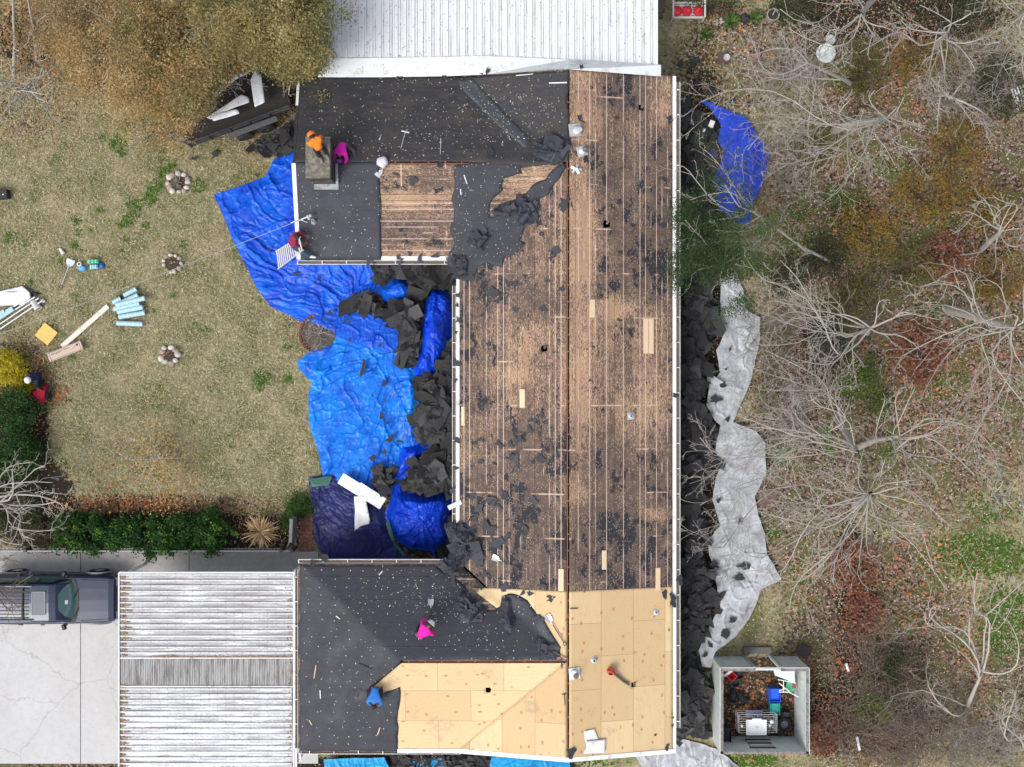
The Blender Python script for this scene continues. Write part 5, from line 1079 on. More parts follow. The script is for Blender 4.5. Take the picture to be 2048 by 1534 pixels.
r = thing('round_bed', 'round edged bed of dark soil with a bare shrub beside the bright blue tarp', 'flower bed', P(638, 668))
v = P(638, 668); mb = MB(); mb.lathe([(.66, -.03), (.66, .07), (.62, .07), (.60, .05), (.0, .08)], v, 40, cap0=False, cap1=False); mb.build('soil', mk('grey_soil', (.085, .072, .062), .95, .5, 10, bump=.6), r)
for i in range(16):
    a = 1.9 + i * .16; mb = MB(); mb.box((v.x + cos(a) * .76, v.y + sin(a) * .76, .04), (.10, .19, .08), a, .015); mb.build('edging_brick', M_['brick'], r)
mb = MB()
def twigs(mb, p, d, L, rad, lv, rs, m=5, up=.0, spread=.7):
    n = 4; pts = [p]; q = Vector(p); dd = Vector(d).normalized()
    for i in range(n):
        dd = (dd + Vector((rs.normal(0, .16), rs.normal(0, .16), rs.normal(0, .10) + up))).normalized(); q = q + dd * (L / n); pts.append(q.copy())
    mb.tube(pts, [rad * (1 - .6 * i / n) for i in range(n + 1)], m, False)
    if lv > 0:
        for i in range(1, n + 1):
            for _ in range(1 if i < n else 2):
                e = (dd + Vector((rs.normal(0, spread), rs.normal(0, spread), rs.normal(0, spread * .5)))).normalized(); twigs(mb, pts[i], e, L * rs.uniform(.4, .65), rad * .6, lv - 1, rs, max(3, m - 1), up, spread)
for i in range(7): a = i * .9; twigs(mb, Vector((v.x, v.y, .05)), (cos(a), sin(a), .9), .5, .014, 2, rs)
mb.build('bare_shrub', mk('ash_twig', (.36, .33, .31), .9, .2), r)
# rolls of underlayment
rollm = mk('pale_blue_wrap', (.36, .56, .66), .45, .1, 6)
def uroll(a, b, label, z=.10, rad=.10):
    a, b = P(*a, z), P(*b, z); r = thing('underlayment_roll', label, 'roll', ((a.x + b.x) / 2, (a.y + b.y) / 2, 0), 'pale blue underlayment rolls on the lawn'); d = b - a; L = d.length; M = frame(a, b)
    mb = MB(); Rq = Matrix.Rotation(pi / 2, 3, 'Y'); mb.lathe([(.03, 0), (rad * .96, .0), (rad, .02), (rad, L - .02), (rad * .96, L), (.03, L)], (0, 0, 0), 16, R=Rq); mb.xf(M); mb.build('wrap', rollm, r, smooth=False)
    for t in (.06, .36, .64, .94): mb = MB(); mb.lathe([(rad + .004, -.018), (rad + .004, .018)], (t * L, 0, 0), 16, R=Rq, cap0=False, cap1=False); mb.xf(M); mb.build('tape_band', mk('clear_tape', (.50, .66, .74), .3, .05), r)
for a, b, z, l in [((226, 605), (242, 597), .10, 'short half of a pale blue roll left of the dark gap'), ((248, 591), (273, 578), .10, 'topmost pale blue roll tucked against the cable line'), ((232, 611), (276, 590), .20, 'second pale blue roll from the top, mostly overlapped'), ((236, 609), (290, 596), .27, 'long pale blue roll lying highest on the pile'), ((228, 618), (279, 606), .12, 'pale blue roll fourth from the top sticking out leftward'), ((235, 624), (286, 614), .12, 'pale blue roll fifth from the top of the fan'), ((238, 634), (290, 625), .10, 'pale blue roll second from the bottom of the fan'), ((234, 646), (286, 648), .10, 'lowest pale blue roll lying apart from the fan')]: uroll(a, b, l, z)
mb = MB(); mb.box(P(246, 594, .05), (.22, .30, .05), .5); tag(mb.build('felt_scrap', M_['black']), 'black scrap between the two top pale blue rolls', 'roofing scrap')
# yellow board, white plank, cardboard box
v = P(93, 668, .05); mb = MB(); mb.box(v, (.66, .66, .07), -.66, .01); tag(mb.build('foam_board', mk('yellow_foam', (.72, .46, .13), .6, .12, 4)), 'square yellow foam board lying on the lawn', 'board')
mb = MB(); bar(mb, P(124, 693, .10), P(216, 612, .05), .20, .03); tag(mb.build('white_plank', mk('white_plank', (.66, .62, .54), .6, .08)), 'long white plank running from the cardboard box', 'plank')
r = thing('cardboard_box', 'long flat printed cardboard carton on the end of the white plank', 'carton', P(132, 706)); M = frame(P(99, 716, .12), P(165, 690, .12)); mb = MB(); mb.box((.72, 0, .06), (1.42, .36, .15), bev=.006); mb.xf(M); mb.build('carton', mk('cardboard', (.52, .40, .33), .8, .1, 5), r)
mb = MB()
for y in (-.15, .15): mb.box((.72, y, .137), (1.30, .012, .003))
for x in (.09, 1.35): mb.box((x, 0, .137), (.012, .30, .003))
for i, (x, w) in enumerate([(.25, .18), (.5, .26), (.8, .22)]): mb.box((x, .08, .137), (w, .02, .003))
for i, (x, w) in enumerate([(.22, .10), (.42, .20)]): mb.box((x, .04, .137), (w, .012, .003))
mb.box((1.1, .02, .137), (.22, .012, .003), .5); mb.lathe([(.045, 0), (.05, .002), (.038, .003)], (1.26, .07, .136), 14); mb.xf(M); mb.build('printing', M_['steel'], r)
# drink packs and cups
def pack(px, py, w, l, h, rot, mat, label, name='bottle_pack', cat='pack'):
    v = P(px, py, 0); r = thing(name, label, cat, v); mb = MB(); mb.box(v + Vector((0, 0, h / 2)), (w, l, h), rot, .03); mb.build('wrap', mat, r); mb = MB(); Rm = Matrix.Rotation(rot, 3, 'Z')
    for i in range(3):
        for j in range(2): mb.lathe([(.028, 0), (.028, .03), (.015, .05)], v + Rm @ Vector(((i - 1) * w * .3, (j - .5) * l * .45, h)), 8)
    mb.build('bottle_cap', M_['white'], r)
pack(189, 523.5, .46, .17, .2, .0, mk('green_wrap', (.01, .42, .22), .35, .2), 'bright green drinks carton on the lawn')
pack(190, 534, .32, .17, .16, .1, mk('pale_blue_pack', (.20, .52, .78), .25, .35, 14), 'light blue water bottle pack touching the green carton')
tag(blobmesh(P(204, 531, .07), (.11, .12, .08), 14, .4).build('plastic_bag', mk('blue_bag', (.02, .11, .42), .3, .4), smooth=True), 'dark blue crumpled bag beside the green carton', 'bag')
tag(blobmesh(P(164.5, 536.5, .07), (.16, .11, .09), 15, .4).build('plastic_bag', mk('blue_bag2', (.10, .36, .70), .3, .4), smooth=True), 'mid blue crumpled bag under the white jug', 'bag')
mb = MB(); mb.lathe([(.085, 0), (.09, .15), (.06, .16), (.06, .05)], P(161, 529), 16, cap0=True, cap1=False); tag(mb.build('paper_cup', M_['white']), 'white cup with dark mouth above the blue bag', 'cup')
mb = MB(); mb.lathe([(.05, 0), (.075, .26)], P(120, 497, .06), 14, R=Matrix.Rotation(.6, 3, 'Z') @ Matrix.Rotation(1.5, 3, 'X')); tag(mb.build('paper_cup', M_['white']), 'white paper cup lying alone on the grass', 'cup')
# stack of gutters, sheets and bucket at the left edge
stm = mk('white_sheet', (.70, .70, .73), .5, .08, 6)
for p, l, z in [([(-20, 587), (45, 572), (62, 590), (58, 606), (40, 610), (-20, 612)], 'white folded sheet lying under the other at the left lawn edge', .12), ([(10, 584), (32, 584), (46, 573), (60, 585), (62, 596), (36, 608), (8, 606)], 'white folded sheet topmost beside the gutter lengths', .2)]:
    crump(l, p, stm, 'plastic_sheet', 'sheet', 9, on=z, amp=.10, zpix=z)
for i, (a, b, w, m) in enumerate([((-20, 642), (62, 592), .07, 'alu'), ((-20, 652), (70, 594), .06, 'alu'), ((-20, 662), (78, 596), .05, 'alu'), ((-20, 672), (84, 602), .05, 'alu'), ((-20, 646), (26, 617), .20, 'wrap')]):
    mb = MB(); bar(mb, P(*a, .16 + .02 * i), P(*b, .16 + .02 * i), w, .06); tag(mb.build('gutter_length', M_['alu'] if m == 'alu' else rollm), ['longest inner gutter length of the stack by the white sheets', 'second gutter length of the stack by the white sheets', 'third gutter length of the stack, reaching the bucket', 'outermost gutter length passing under the bucket', 'pale blue wrapped board resting on the gutter stack'][i], 'gutter length' if i < 4 else 'board')
uroll((-14, 636), (10, 622), 'pale blue roll at the left edge among gutter lengths', .22)
r = thing('bucket', 'white bucket tipped on its side at the end of the gutter stack', 'bucket', P(74, 613)); a, b = P(66, 602, .16), P(77, 618, .18); M = frame(a, b); mb = MB(); Rq = Matrix.Rotation(pi / 2, 3, 'Y')
mb.lathe([(.02, .0), (.12, 0), (.15, .36), (.16, .36), (.16, .39), (.145, .39), (.11, .03)], (0, 0, 0), 18, R=Rq, cap1=False); mb.xf(M); mb.build('pail', M_['white'], r, smooth=True); mb = MB(); mb.lathe([(.15, .375), (.02, .38)], (0, 0, 0), 18, R=Rq); mb.xf(M); mb.build('lid', mk('bucket_lid', (.50, .46, .44), .5, .1), r)
tag(blobmesh(P(86, 602, .08), (.10, .07, .07), 17, .4).build('plastic_bag', M_['white'], smooth=True), 'twist of white plastic behind the tipped bucket', 'bag')
tag(blobmesh(P(70, 588, .07), (.15, .07, .07), 18, .5).build('cable_coil', M_['black'], smooth=True), 'tangle of black cord behind the white sheets', 'cord')
r = thing('speaker_box', 'black box with a small badge at the left lawn edge', 'box', P(2, 389)); mb = MB(); mb.box(P(2, 389, .17), (.62, .36, .34), .04, .02); mb.build('case', M_['black'], r); mb = MB(); mb.box(P(6, 389, .345), (.05, .04, .01)); mb.build('badge', M_['white'], r)
mb = MB(); mb.lathe([(.16, 0), (.19, .16), (.17, .17), (.15, .02)], P(2, 698), 16, cap1=False); tag(mb.build('plant_pot', mk('blue_glaze', (.012, .05, .40), .25, .2)), 'small blue glazed pot in leaves above the yellow shrub', 'pot')
for (px, py, w, l, h, rot), lb in zip([(1404, 263, .2, .27, .16, .6), (1423, 248, .2, .27, .16, .6)], ['white block on the black shingles, further from the blue tarp', 'white block nearest the blue tarp edge']):
    mb = MB(); mb.box(P(px, py, .55), (w, l, h), rot - 1.0, .02); tag(mb.build('white_block', M_['white']), lb, 'block')
# boards on the navy tarp
r = thing('foam_board', 'long white foam board with a lighter second length across the navy tarp', 'board', P(722, 985)); mb = MB(); bar(mb, P(681, 956, .5), P(742, 994, .5), .47, .05); mb.build('lower_length', M_['white'], r); mb = MB(); bar(mb, P(715, 975, .56), P(766, 1008, .56), .5, .05); mb.build('upper_length', M_['white'], r)
crump('white crumpled sheet hanging down from the foam board on navy tarp', [(709, 992), (731, 991), (734, 1010), (740, 1038), (738, 1048), (722, 1052), (710, 1062)], 'white', 'plastic_sheet', 'sheet', 8, on=.5, amp=.35, zpix=.5)
v = R(916, 1010, .05); mb = MB(); mb.box(v - Vector((.12, 0, 0)), (.55, .18, .02), .45, .004); tag(mb.build('metal_offcut', M_['galv']), 'grey metal offcut sticking out over the main eave', 'offcut')
# fence along the walk, gate and post
r = thing('fence', 'low grey rail fence with dark posts along the concrete walk', 'fence', P(300, 1103)); a, b = P(-60, 1102, .9), P(583, 1102, .9); mb = MB(); bar(mb, a, b, .05, .06); mb.build('top_rail', mk('grey_rail', (.34, .36, .38), .6, .15), r); mb = MB(); bar(mb, a - Vector((0, 0, .6)), b - Vector((0, 0, .6)), .04, .05); mb.build('bottom_rail', mk('grey_rail', (.34, .36, .38), .6, .15), r)
mb = MB(); n = 90
for i in range(n): p = a.lerp(b, i / (n - 1)); mb.box((p.x, p.y, .42), (.02, .015, .84))
mb.build('pickets', M_['steel'], r)
for px in (50, 223, 380, 562, 583): q = P(px, 1101, .95); mb = MB(); mb.box((q.x, q.y, .5), (.12, .12, 1.0), 0, .01); mb.build('post', M_['steel'], r)
r = thing('gate', 'narrow weathered grey gate panel standing open beside the brick path', 'gate', P(586, 1066)); mb = MB(); bar(mb, P(587, 1035, .8), P(585, 1082, .8), .13, .9); mb.build('panel', mk('grey_wood', (.16, .17, .17), .9, .4, 8), r); mb = MB(); bar(mb, P(582, 1078, .9), P(572, 1099, .5), .06, .06); mb.build('brace', mk('grey_wood', (.16, .17, .17), .9, .4, 8), r)
# ------------------------------------------------------------------ the parked vehicle (nose towards the carport)
def truck():
    v0 = Vector((-15.50, -8.44, 0)); r = thing('parked_suv', 'dark blue off-road vehicle with roof rack parked with its nose at the carport', 'car', v0)
    paint = NT('navy_paint'); f = paint.noise(3, 4, .6); paint.set(paint.b.inputs['Coat Weight'], .4); paint.set(paint.b.inputs['Coat Roughness'], .12)
    paint = paint.fin(paint.mix(f, (.014, .022, .052), (.026, .038, .078)), .32, .1, .4)
    blk = M_['black']; chrome = mk('chrome', (.6, .62, .65), .2, .05, metal=.9)
    gl = NT('car_glass'); gl = gl.fin((.05, .12, .125), .06, 0, .9)
    X = lambda x: v0.x + x
    def ring(x, hb, hs, z0, z1, zs):   # half widths at sill and shoulder, bottom, sill and shoulder heights
        pts = [(-hb * .9, z0), (-hb, z0 + .12), (-hb, z1), (-hs * .99, zs - .06), (-hs * .93, zs), (-hs * .5, zs + .02), (0, zs + .03), (hs * .5, zs + .02), (hs * .93, zs), (hs * .99, zs - .06), (hb, z1), (hb, z0 + .12), (hb * .9, z0)]
        return [(X(x), v0.y + y, z) for y, z in pts]
    mb = MB(); secs = [(0, .80, .78, .45, .7, .98), (-.05, .86, .84, .40, .75, 1.06), (-.25, .93, .88, .38, .85, 1.10), (-.7, .96, .90, .32, .9, 1.13), (-1.35, .97, .92, .32, .92, 1.17), (-1.62, .98, .93, .32, .92, 1.19), (-3.2, .99, .95, .32, .95, 1.19), (-4.6, .99, .95, .32, .95, 1.18), (-5.05, .95, .92, .40, .9, 1.12)]
    mb.loft([ring(*s) for s in secs]); mb.build('body', paint, r, smooth=False)
    # bonnet crease and cowl
    mb = MB(); bar(mb, (X(-.18), v0.y + .74, 1.10), (X(-1.30), v0.y + .80, 1.185), .02, .02); bar(mb, (X(-.18), v0.y - .74, 1.10), (X(-1.30), v0.y - .80, 1.185), .02, .02); mb.build('bonnet_seam', blk, r)
    mb = MB(); vs = []
    for k in range(9):
        y = (k / 8 - .5) * 1.70; cx = .16 * (y / .85) ** 2; vs += [(X(-1.36 - cx), v0.y + y, 1.215), (X(-1.50 - cx), v0.y + y, 1.225)]
    mb.add(vs, [(i * 2, i * 2 + 1, i * 2 + 3, i * 2 + 2) for i in range(8)]); mb.build('cowl', blk, r)
    mb = MB()
    for y, s in ((.45, 1), (-.30, 1)): mb.tube([(X(-1.37), v0.y + y, 1.235), (X(-1.55), v0.y + y - .38, 1.29)], .012, 5)
    mb.build('wiper', blk, r)
    # windscreen, cabin, roof
    mb = MB(); vs = []
    for k in range(9):
        y = (k / 8 - .5) * 2; cx = .14 * y * y; vs += [(X(-1.47 - cx), v0.y + y * .80, 1.215), (X(-1.98 - cx * .7), v0.y + y * .71, 1.68), (X(-2.08 - cx * .7), v0.y + y * .69, 1.755)]
    mb.add(vs, [(i * 3, i * 3 + 1, i * 3 + 4, i * 3 + 3) for i in range(8)]); mb.build('windscreen', gl, r, smooth=True)
    mb = MB()
    def cab(x, w0, w1, z0, z1): return [(X(x), v0.y + y, z) for y, z in [(-w0, z0), (-w1, z1 - .08), (-w1 * .93, z1 - .015), (-w1 * .5, z1 + .01), (0, z1 + .02), (w1 * .5, z1 + .01), (w1 * .93, z1 - .015), (w1, z1 - .08), (w0, z0)]]
    mb.loft([cab(-1.62, .86, .80, 1.19, 1.26), cab(-2.06, .86, .72, 1.19, 1.74), cab(-2.3, .87, .72, 1.19, 1.79), cab(-3.6, .87, .73, 1.19, 1.81), cab(-4.7, .86, .72, 1.19, 1.78), cab(-5.0, .84, .66, 1.15, 1.70)], cap=True); mb.build('cabin', paint, r)
    mb = MB()
    for s in (-1, 1):
        for x0, x1 in ((-1.95, -2.75), (-2.82, -3.65), (-3.75, -4.7)):
            a = [(X(x0), v0.y + s * .855, 1.26), (X(x1), v0.y + s * .858, 1.26), (X(x1), v0.y + s * .765, 1.66), (X(x0 - .25 if x0 > -2 else x0), v0.y + s * .765, 1.66)]
            a = [(p[0], p[1] + s * .012, p[2]) for p in a]; mb.add(a, [(0, 1, 2, 3) if s < 0 else (3, 2, 1, 0)])
    mb.build('side_window', gl, r)
    z = 1.835; mb = MB(); x0, x1, h = -2.42, -2.92, .44
    for p, q in (((x0, -h), (x0, h)), ((x1, -h), (x1, h)), ((x0, -h), (x1, -h)), ((x0, h), (x1, h))): bar(mb, (X(p[0]), v0.y + p[1], z), (X(q[0]), v0.y + q[1], z), .035, .02)
    sr = mb.build('sunroof_frame', mk('sunroof_seal', (.22, .24, .28), .5, .1), r); mb = MB(); mb.box((X((x0 + x1) / 2), v0.y, z - .008), (.46, .84, .012)); mb.build('sunroof_glass', gl2, sr)
    mb = MB()
    for i in range(9): y = (i / 8 - .5) * 1.12; bar(mb, (X(-3.05), v0.y + y, 1.832), (X(-4.75), v0.y + y, 1.812), .028, .02)
    mb.build('roof_rib', blk, r)
    for s in (-1, 1): mb = MB(); bar(mb, (X(-2.9), v0.y + s * .66, 1.88), (X(-4.7), v0.y + s * .66, 1.86), .05, .05, .015); mb.build('roof_rail', mk('rail_grey', (.16, .17, .22), .35, .1, metal=.5), r)
    for x in (-3.28, -4.42): mb = MB(); bar(mb, (X(x), v0.y - .64, 1.885), (X(x), v0.y + .64, 1.885), .06, .03, .01); mb.build('cross_bar', blk, r)
    for s in (-1, 1):
        mb = MB(); mb.box((X(-1.92), v0.y + s * 1.03, 1.25), (.14, .22, .17), -s * .35, .03); m = mb.build('mirror', blk, r); mb = MB(); bar(mb, (X(-1.80), v0.y + s * .92, 1.22), (X(-1.90), v0.y + s * 1.0, 1.25), .08, .07); mb.build('mirror_arm', blk, m)
        mb = MB(); mb.box((X(-.06), v0.y + s * .66, .88), (.14, .34, .16), 0, .03); mb.build('headlight', mk('lamp_lens', (.6, .62, .64), .15, .05), r)
        for x in (-2.85, -3.7): mb = MB(); mb.box((X(x), v0.y + s * 1.0, 1.0), (.16, .04, .04), 0, .01); mb.build('door_handle', blk, r)
        for x in (-.85, -4.1):
            mb = MB(); Rx = Matrix.Rotation(pi / 2, 3, 'X'); mb.lathe([(.22, -.12), (.36, -.12), (.40, -.08), (.40, .08), (.36, .12), (.22, .12)], (X(x), v0.y + s * .93, .40), 24, R=Rx); w = mb.build('wheel', mk('tyre', (.022, .022, .023), .85, .2), r); mb = MB(); mb.lathe([(.23, -.10), (.23, .10), (.05, .125)], (X(x), v0.y + s * .945, .40), 16, R=Rx if s < 0 else Matrix.Rotation(-pi / 2, 3, 'X')); mb.build('rim', chrome, w)
            mb = MB(); n = 12
            for i in range(n): a0, a1 = pi * i / n, pi * (i + 1) / n; bar(mb, (X(x + .47 * cos(a0)), v0.y + s * 1.0, .42 + .47 * sin(a0)), (X(x + .47 * cos(a1)), v0.y + s * 1.0, .42 + .47 * sin(a1)), .06, .05, 0)
            mb.build('wheel_arch', mk('arch_trim', (.30, .31, .32), .5, .1), r)
    mb = MB(); mb.box((X(.02), v0.y, .58), (.16, 1.74, .26), 0, .05); mb.build('bumper', blk, r)
    mb = MB(); mb.box((X(-1.74), v0.y - .02, 1.47), (.11, .15, .008), R=Matrix.Rotation(.73, 3, 'Y')); mb.build('dash_paper', M_['white'], r)
gl2 = NT('tinted_glass').fin((.05, .06, .085), .25, 0, .5)
truck()

# ------------------------------------------------------------------ the trailer
r = thing('utility_trailer', 'black twin-axle utility trailer parked under the rusty trees', 'trailer', (0, 0, 0)); tm = mk('trailer_black', (.040, .043, .052), .45, .4, 9, dirt=(.12, .115, .11), dirt_amt=.5)
TL = 4.3
def tb(name, boxes, m=tm, parent=None, bev=.006):
    mb = MB()
    for c, d in boxes: mb.box(c, d, 0, bev)
    return mb.build(name, m, parent or r)
tb('bed', [((0, .95, .58), (TL, 1.9, .10))]); tb('deck_boards', [((0, .20 + .235 * i, .64), (TL - .1, .22, .03)) for i in range(7)], mk('trailer_deck', (.04, .036, .034), .9, .5, 10))
for y in (0, 1.9): tb('side_rail', [((0, y, 1.12), (TL, .06, .06)), ((0, y, .87), (TL, .05, .05)), ((0, y, .72), (TL, .04, .14))] + [((x, y + (-.03 if y < 1 else .03), .88), (.07, .05, .56)) for x in (-2.1, -1.25, -.4, .4, 1.25, 2.1)])
tb('front_rail', [((-TL / 2, .95, 1.12), (.06, 1.9, .06)), ((-TL / 2, .95, .85), (.05, 1.9, .05))]); tb('rear_gate', [((TL / 2 + .04, .95, .9), (.05, 1.8, .6))])
for y, s in ((-.30, -1), (2.20, 1)):
    tb('fender', [((.45, y - s * .10, .76), (2.0, .22, .04)), ((-.56, y - s * .10, .66), (.04, .22, .20)), ((1.46, y - s * .10, .66), (.04, .22, .20))], mk('fender_grey', (.085, .088, .095), .5, .3))
    for x in (0, .9):
        mb = MB(); Rx = Matrix.Rotation(pi / 2 * (1 if s < 0 else -1), 3, 'X'); mb.lathe([(.18, -.1), (.30, -.1), (.34, -.06), (.34, .06), (.30, .1), (.19, .1)], (x, y - .02 * s, .34), 22, R=Rx); w = mb.build('wheel', mk('tyre', (.022, .022, .023), .85, .2), r); mb = MB(); mb.lathe([(.19, .0), (.19, .09), (.10, .05), (.05, .10)], (x, y - .02 * s, .34), 16, R=Rx); mb.build('rim', mk('rim_grey', (.36, .37, .38), .45, .2), w)
mb = MB(); bar(mb, (-TL / 2, .15, .55), (-TL / 2 - 1.25, .95, .55), .08, .10); bar(mb, (-TL / 2, 1.75, .55), (-TL / 2 - 1.25, .95, .55), .08, .10); bar(mb, (-TL / 2 - 1.15, .95, .55), (-TL / 2 - 1.6, .95, .55), .10, .10); mb.box((-TL / 2 - .5, .95, .60), (.9, .8, .03)); mb.build('tongue', tm, r)
mb = MB(); mb.tube([(-TL / 2 - 1.1, .95, .2), (-TL / 2 - 1.1, .95, 1.0)], .04, 8); mb.tube([(-TL / 2 - 1.1, .95, 1.0), (-TL / 2 - 1.1, .70, 1.02)], .025, 6); mb.box((-TL / 2 - .9, 1.15, .75), (.25, .2, .18)); mb.build('jack', tm, r)
tv = P(490, 262, 0); r.location = (tv.x, tv.y, 0); r.rotation_euler = (0, 0, .36)
for p, z, l in [([(413, 235), (468, 200), (484, 190), (497, 195), (500, 205), (440, 228), (424, 240)], 1.15, 'white bent siding panel lying along the trailer bed'), ([(425, 232), (425, 243), (480, 228), (476, 219), (440, 226)], 1.22, 'short white panel at the front of the trailer bed'), ([(501, 160), (511, 138), (523, 154), (530, 205), (510, 214), (507, 200)], 1.35, 'white panel standing out crosswise over the trailer bed'), ([(412, 200), (440, 170), (472, 150), (498, 142), (498, 147), (470, 160), (442, 185), (425, 205)], 1.0, 'grey-white long panel under twigs behind the trailer')]:
    crump(l, p, mk('white_siding', (.82, .85, .88), .45, .06, 4), 'siding_panel', 'panel', 3, on=z, amp=.18, zpix=z, t=.02, cell=.08)

# ------------------------------------------------------------------ roofless shed and what is in it
zt = 1.9; sx0, sx1, sy0, sy1 = P(1441, 0, zt).x, P(1618, 0, zt).x, P(0, 1508, zt).y, P(0, 1336, zt).y; T = .10
nt = NT('shed_paint'); e = nt.noise(1.1, 5, .7); e2 = nt.noise(1, 5, .7, nt.map((8, 8, 1.2))); shp = nt.fin(nt.mix(nt.math('MULTIPLY', nt.step(e2, .5, .75), .5), nt.mix(e, (.50, .56, .55), (.62, .66, .65)), (.22, .23, .20)), .75)
sh = thing('shed', 'small roofless pale green shed open to the sky below the plastic sheets', 'shed', ((sx0 + sx1) / 2, (sy0 + sy1) / 2, 0))
dx0, dx1 = P(1505, 0, zt).x + .12, P(1552, 0, zt).x + .18
def wl_(name, boxes, m=shp):
    mb = MB()
    for a, b, c, d, e_, f in boxes: mb.box(((a + b) / 2, (c + d) / 2, (e_ + f) / 2), (b - a, d - c, f - e_))
    return mb.build(name, m, sh)
wl_('wall', [(sx0, sx0 + T, sy0, sy1, 0, zt)]); wl_('wall', [(sx1 - T, sx1, sy0, sy1, 0, zt)])
wl_('wall', [(sx0 + T, sx1 - T, sy0, sy0 + T, 0, zt)]); wl_('wall', [(sx0 + T, dx0, sy1 - T, sy1, 0, zt), (dx1, sx1 - T, sy1 - T, sy1, 0, zt), (dx0, dx1, sy1 - T + .01, sy1 - .02, zt - .06, zt)])
rot = mk('rotten_wood', (.14, .11, .085)); mb = MB()
for a, b in [((sx0 + T * .6, sy0), (sx0 + T * .6, sy1)), ((sx1 - T * .6, sy0), (sx1 - T * .6, sy1)), ((sx0, sy0 + T * .5), (sx1, sy0 + T * .5)), ((sx0 + T, sy1 - T * .7), (dx0, sy1 - T * .7)), ((dx1, sy1 - T * .7), (sx1 - T, sy1 - T * .7))]: bar(mb, (*a, zt + .004), (*b, zt + .004), .11, .02)
mb.build('top_plate', mk('grey_rotten_plate', (.24, .22, .21), .9, .7, 14, dirt=(.05, .045, .04), dirt_amt=.8, bump=.5), sh)
mb = MB()
for a, b in [((sx0 - .012, sy0), (sx0 - .012, sy1)), ((sx0, sy1 + .012), (sx1, sy1 + .012)), ((sx1 + .012, sy0), (sx1 + .012, sy1))]: bar(mb, (*a, zt - .01), (*b, zt - .01), .02, .06)
mb.build('edge_trim', M_['white'], sh)
wl_('floor', [(sx0 + T, sx1 - T, sy0 + T, sy1 - T, -.02, .03)], mk('shed_floor', (.045, .032, .022), .95, .6, 10, bump=.6))
wl_('door_jamb', [(dx0 - .09, dx0, sy1 - .02, sy1 + .05, 0, zt), (dx1, dx1 + .09, sy1 - .02, sy1 + .05, 0, zt)], mk('jamb_green', (.33, .38, .35), .7, .2)); wl_('door_step', [(dx0 - .1, dx1 + .05, sy1 + .12, sy1 + .38, 0, .14)], mk('grey_stone', (.12, .115, .11), .9, .4, 10))
fy = sy0 + T + .012; wx0, wx1 = P(1494, 0, .95).x, P(1545, 0, .95).x; mb = MB()
for a, b in [((wx0, .55), (wx1, .55)), ((wx0, 1.5), (wx1, 1.5)), ((wx0, .55), (wx0, 1.5)), ((wx1, .55), (wx1, 1.5))]: bar(mb, (a[0], fy, a[1]), (b[0], fy, b[1]), .06, .09)
w = mb.build('window', mk('window_frame_dark', (.07, .062, .055), .8, .4), sh); mb = MB(); mb.box(((wx0 + wx1) / 2, fy - .005, 1.02), (wx1 - wx0 - .06, .01, .9)); mb.build('pane', mk('window_pane_grey', (.16, .17, .14), .25, .5, 3), w)
mb = MB()
for z in (.72, 1.15, 1.32): bar(mb, (wx0 + .05, fy + .012, z), (wx1 - .05, fy + .012, z), .02, .05)
mb.build('glazing_bar', M_['white'], w)
c = np.stack([RS.uniform(sx0 + .12, sx1 - .12, 900), RS.uniform(sy0 + .12, sy1 - .12, 900), RS.uniform(.035, .09, 900)], 1); V, F = leaf_quads(c, RS.uniform(.06, .15, 900), .5, .8)
tag(link('fallen_leaves', np_mesh('fallen_leaves', V, F, pal([(.12, .07, .04), (.18, .10, .06), (.07, .045, .03), (.26, .16, .10)], 900)), LITTER, own=False), 'brown leaves covering the roofless shed floor', 'leaves', kind='stuff')
def pot(px, py, z, rad, h, label, lean=(0, 0), mat=None, name='plant_pot', cat='plant pot'):
    v = P(px, py, z); d = Vector((lean[0], lean[1], 1)).normalized(); Rq = d.to_track_quat('Z', 'X').to_matrix(); mb = MB(); mb.lathe([(rad * .72, 0), (rad * .95, h * .93), (rad * 1.06, h * .93), (rad * 1.06, h), (rad * .92, h), (rad * .8, h * .45), (.0, h * .44)], v - d * h + Vector((0, 0, 0)), 20, R=Rq, cap1=False)
    return tag(mb.build(name, mat or mk('pot_black', (.03, .032, .034), .45, .3, 8), smooth=False), label, cat)
pot(1465, 1402, .34, .17, .52, 'black nursery pot tipped toward the shed west wall', (-.25, -1.2)); pot(1491, 1406, .34, .17, .50, 'black nursery pot tipped toward the middle of the shed', (.8, -1.1)); pot(1471, 1367, .42, .16, .36, 'upright black nursery pot below the red container'); pot(1479, 1350, .34, .17, .34, 'black nursery pot behind the red container')
v = P(1464, 1353, .5); r = thing('red_container', 'square red plastic container in the shed corner', 'container', (v.x, v.y, .03)); mb = MB(); mb.loft([[tuple(Vector((v.x, v.y, z)) + Matrix.Rotation(.75, 3, 'Z') @ Vector((sx * k, sy * k, 0))) for sx, sy in ((-1, -1), (1, -1), (1, 1), (-1, 1))] for z, k in ((.03, .11), (.5, .155), (.5, .13), (.15, .09))]); mb.build('tub', mk('red_tub', (.66, .04, .045), .4, .15), r)
mb = MB(); bar(mb, P(1448, 1352, 1.2), P(1464, 1341, 1.2), .09, .05); tag(mb.build('white_board', M_['white']), 'short white board wedged across the shed corner', 'board')
mb = MB(); A = [P(1547, 1341, 1.25), P(1589, 1341, 1.25), P(1590, 1366, .95), P(1550, 1351, 1.05)]; mb.add([tuple(p) for p in A] + [tuple(p - Vector((0, 0, .03))) for p in A], [(0, 3, 2, 1), (4, 5, 6, 7), (0, 1, 5, 4), (1, 2, 6, 5), (2, 3, 7, 6), (3, 0, 4, 7)]); tag(mb.build('mint_board', mk('pale_mint_panel', (.56, .66, .62), .5, .08)), 'pale mint panel propped in the shed by the doorway', 'panel')
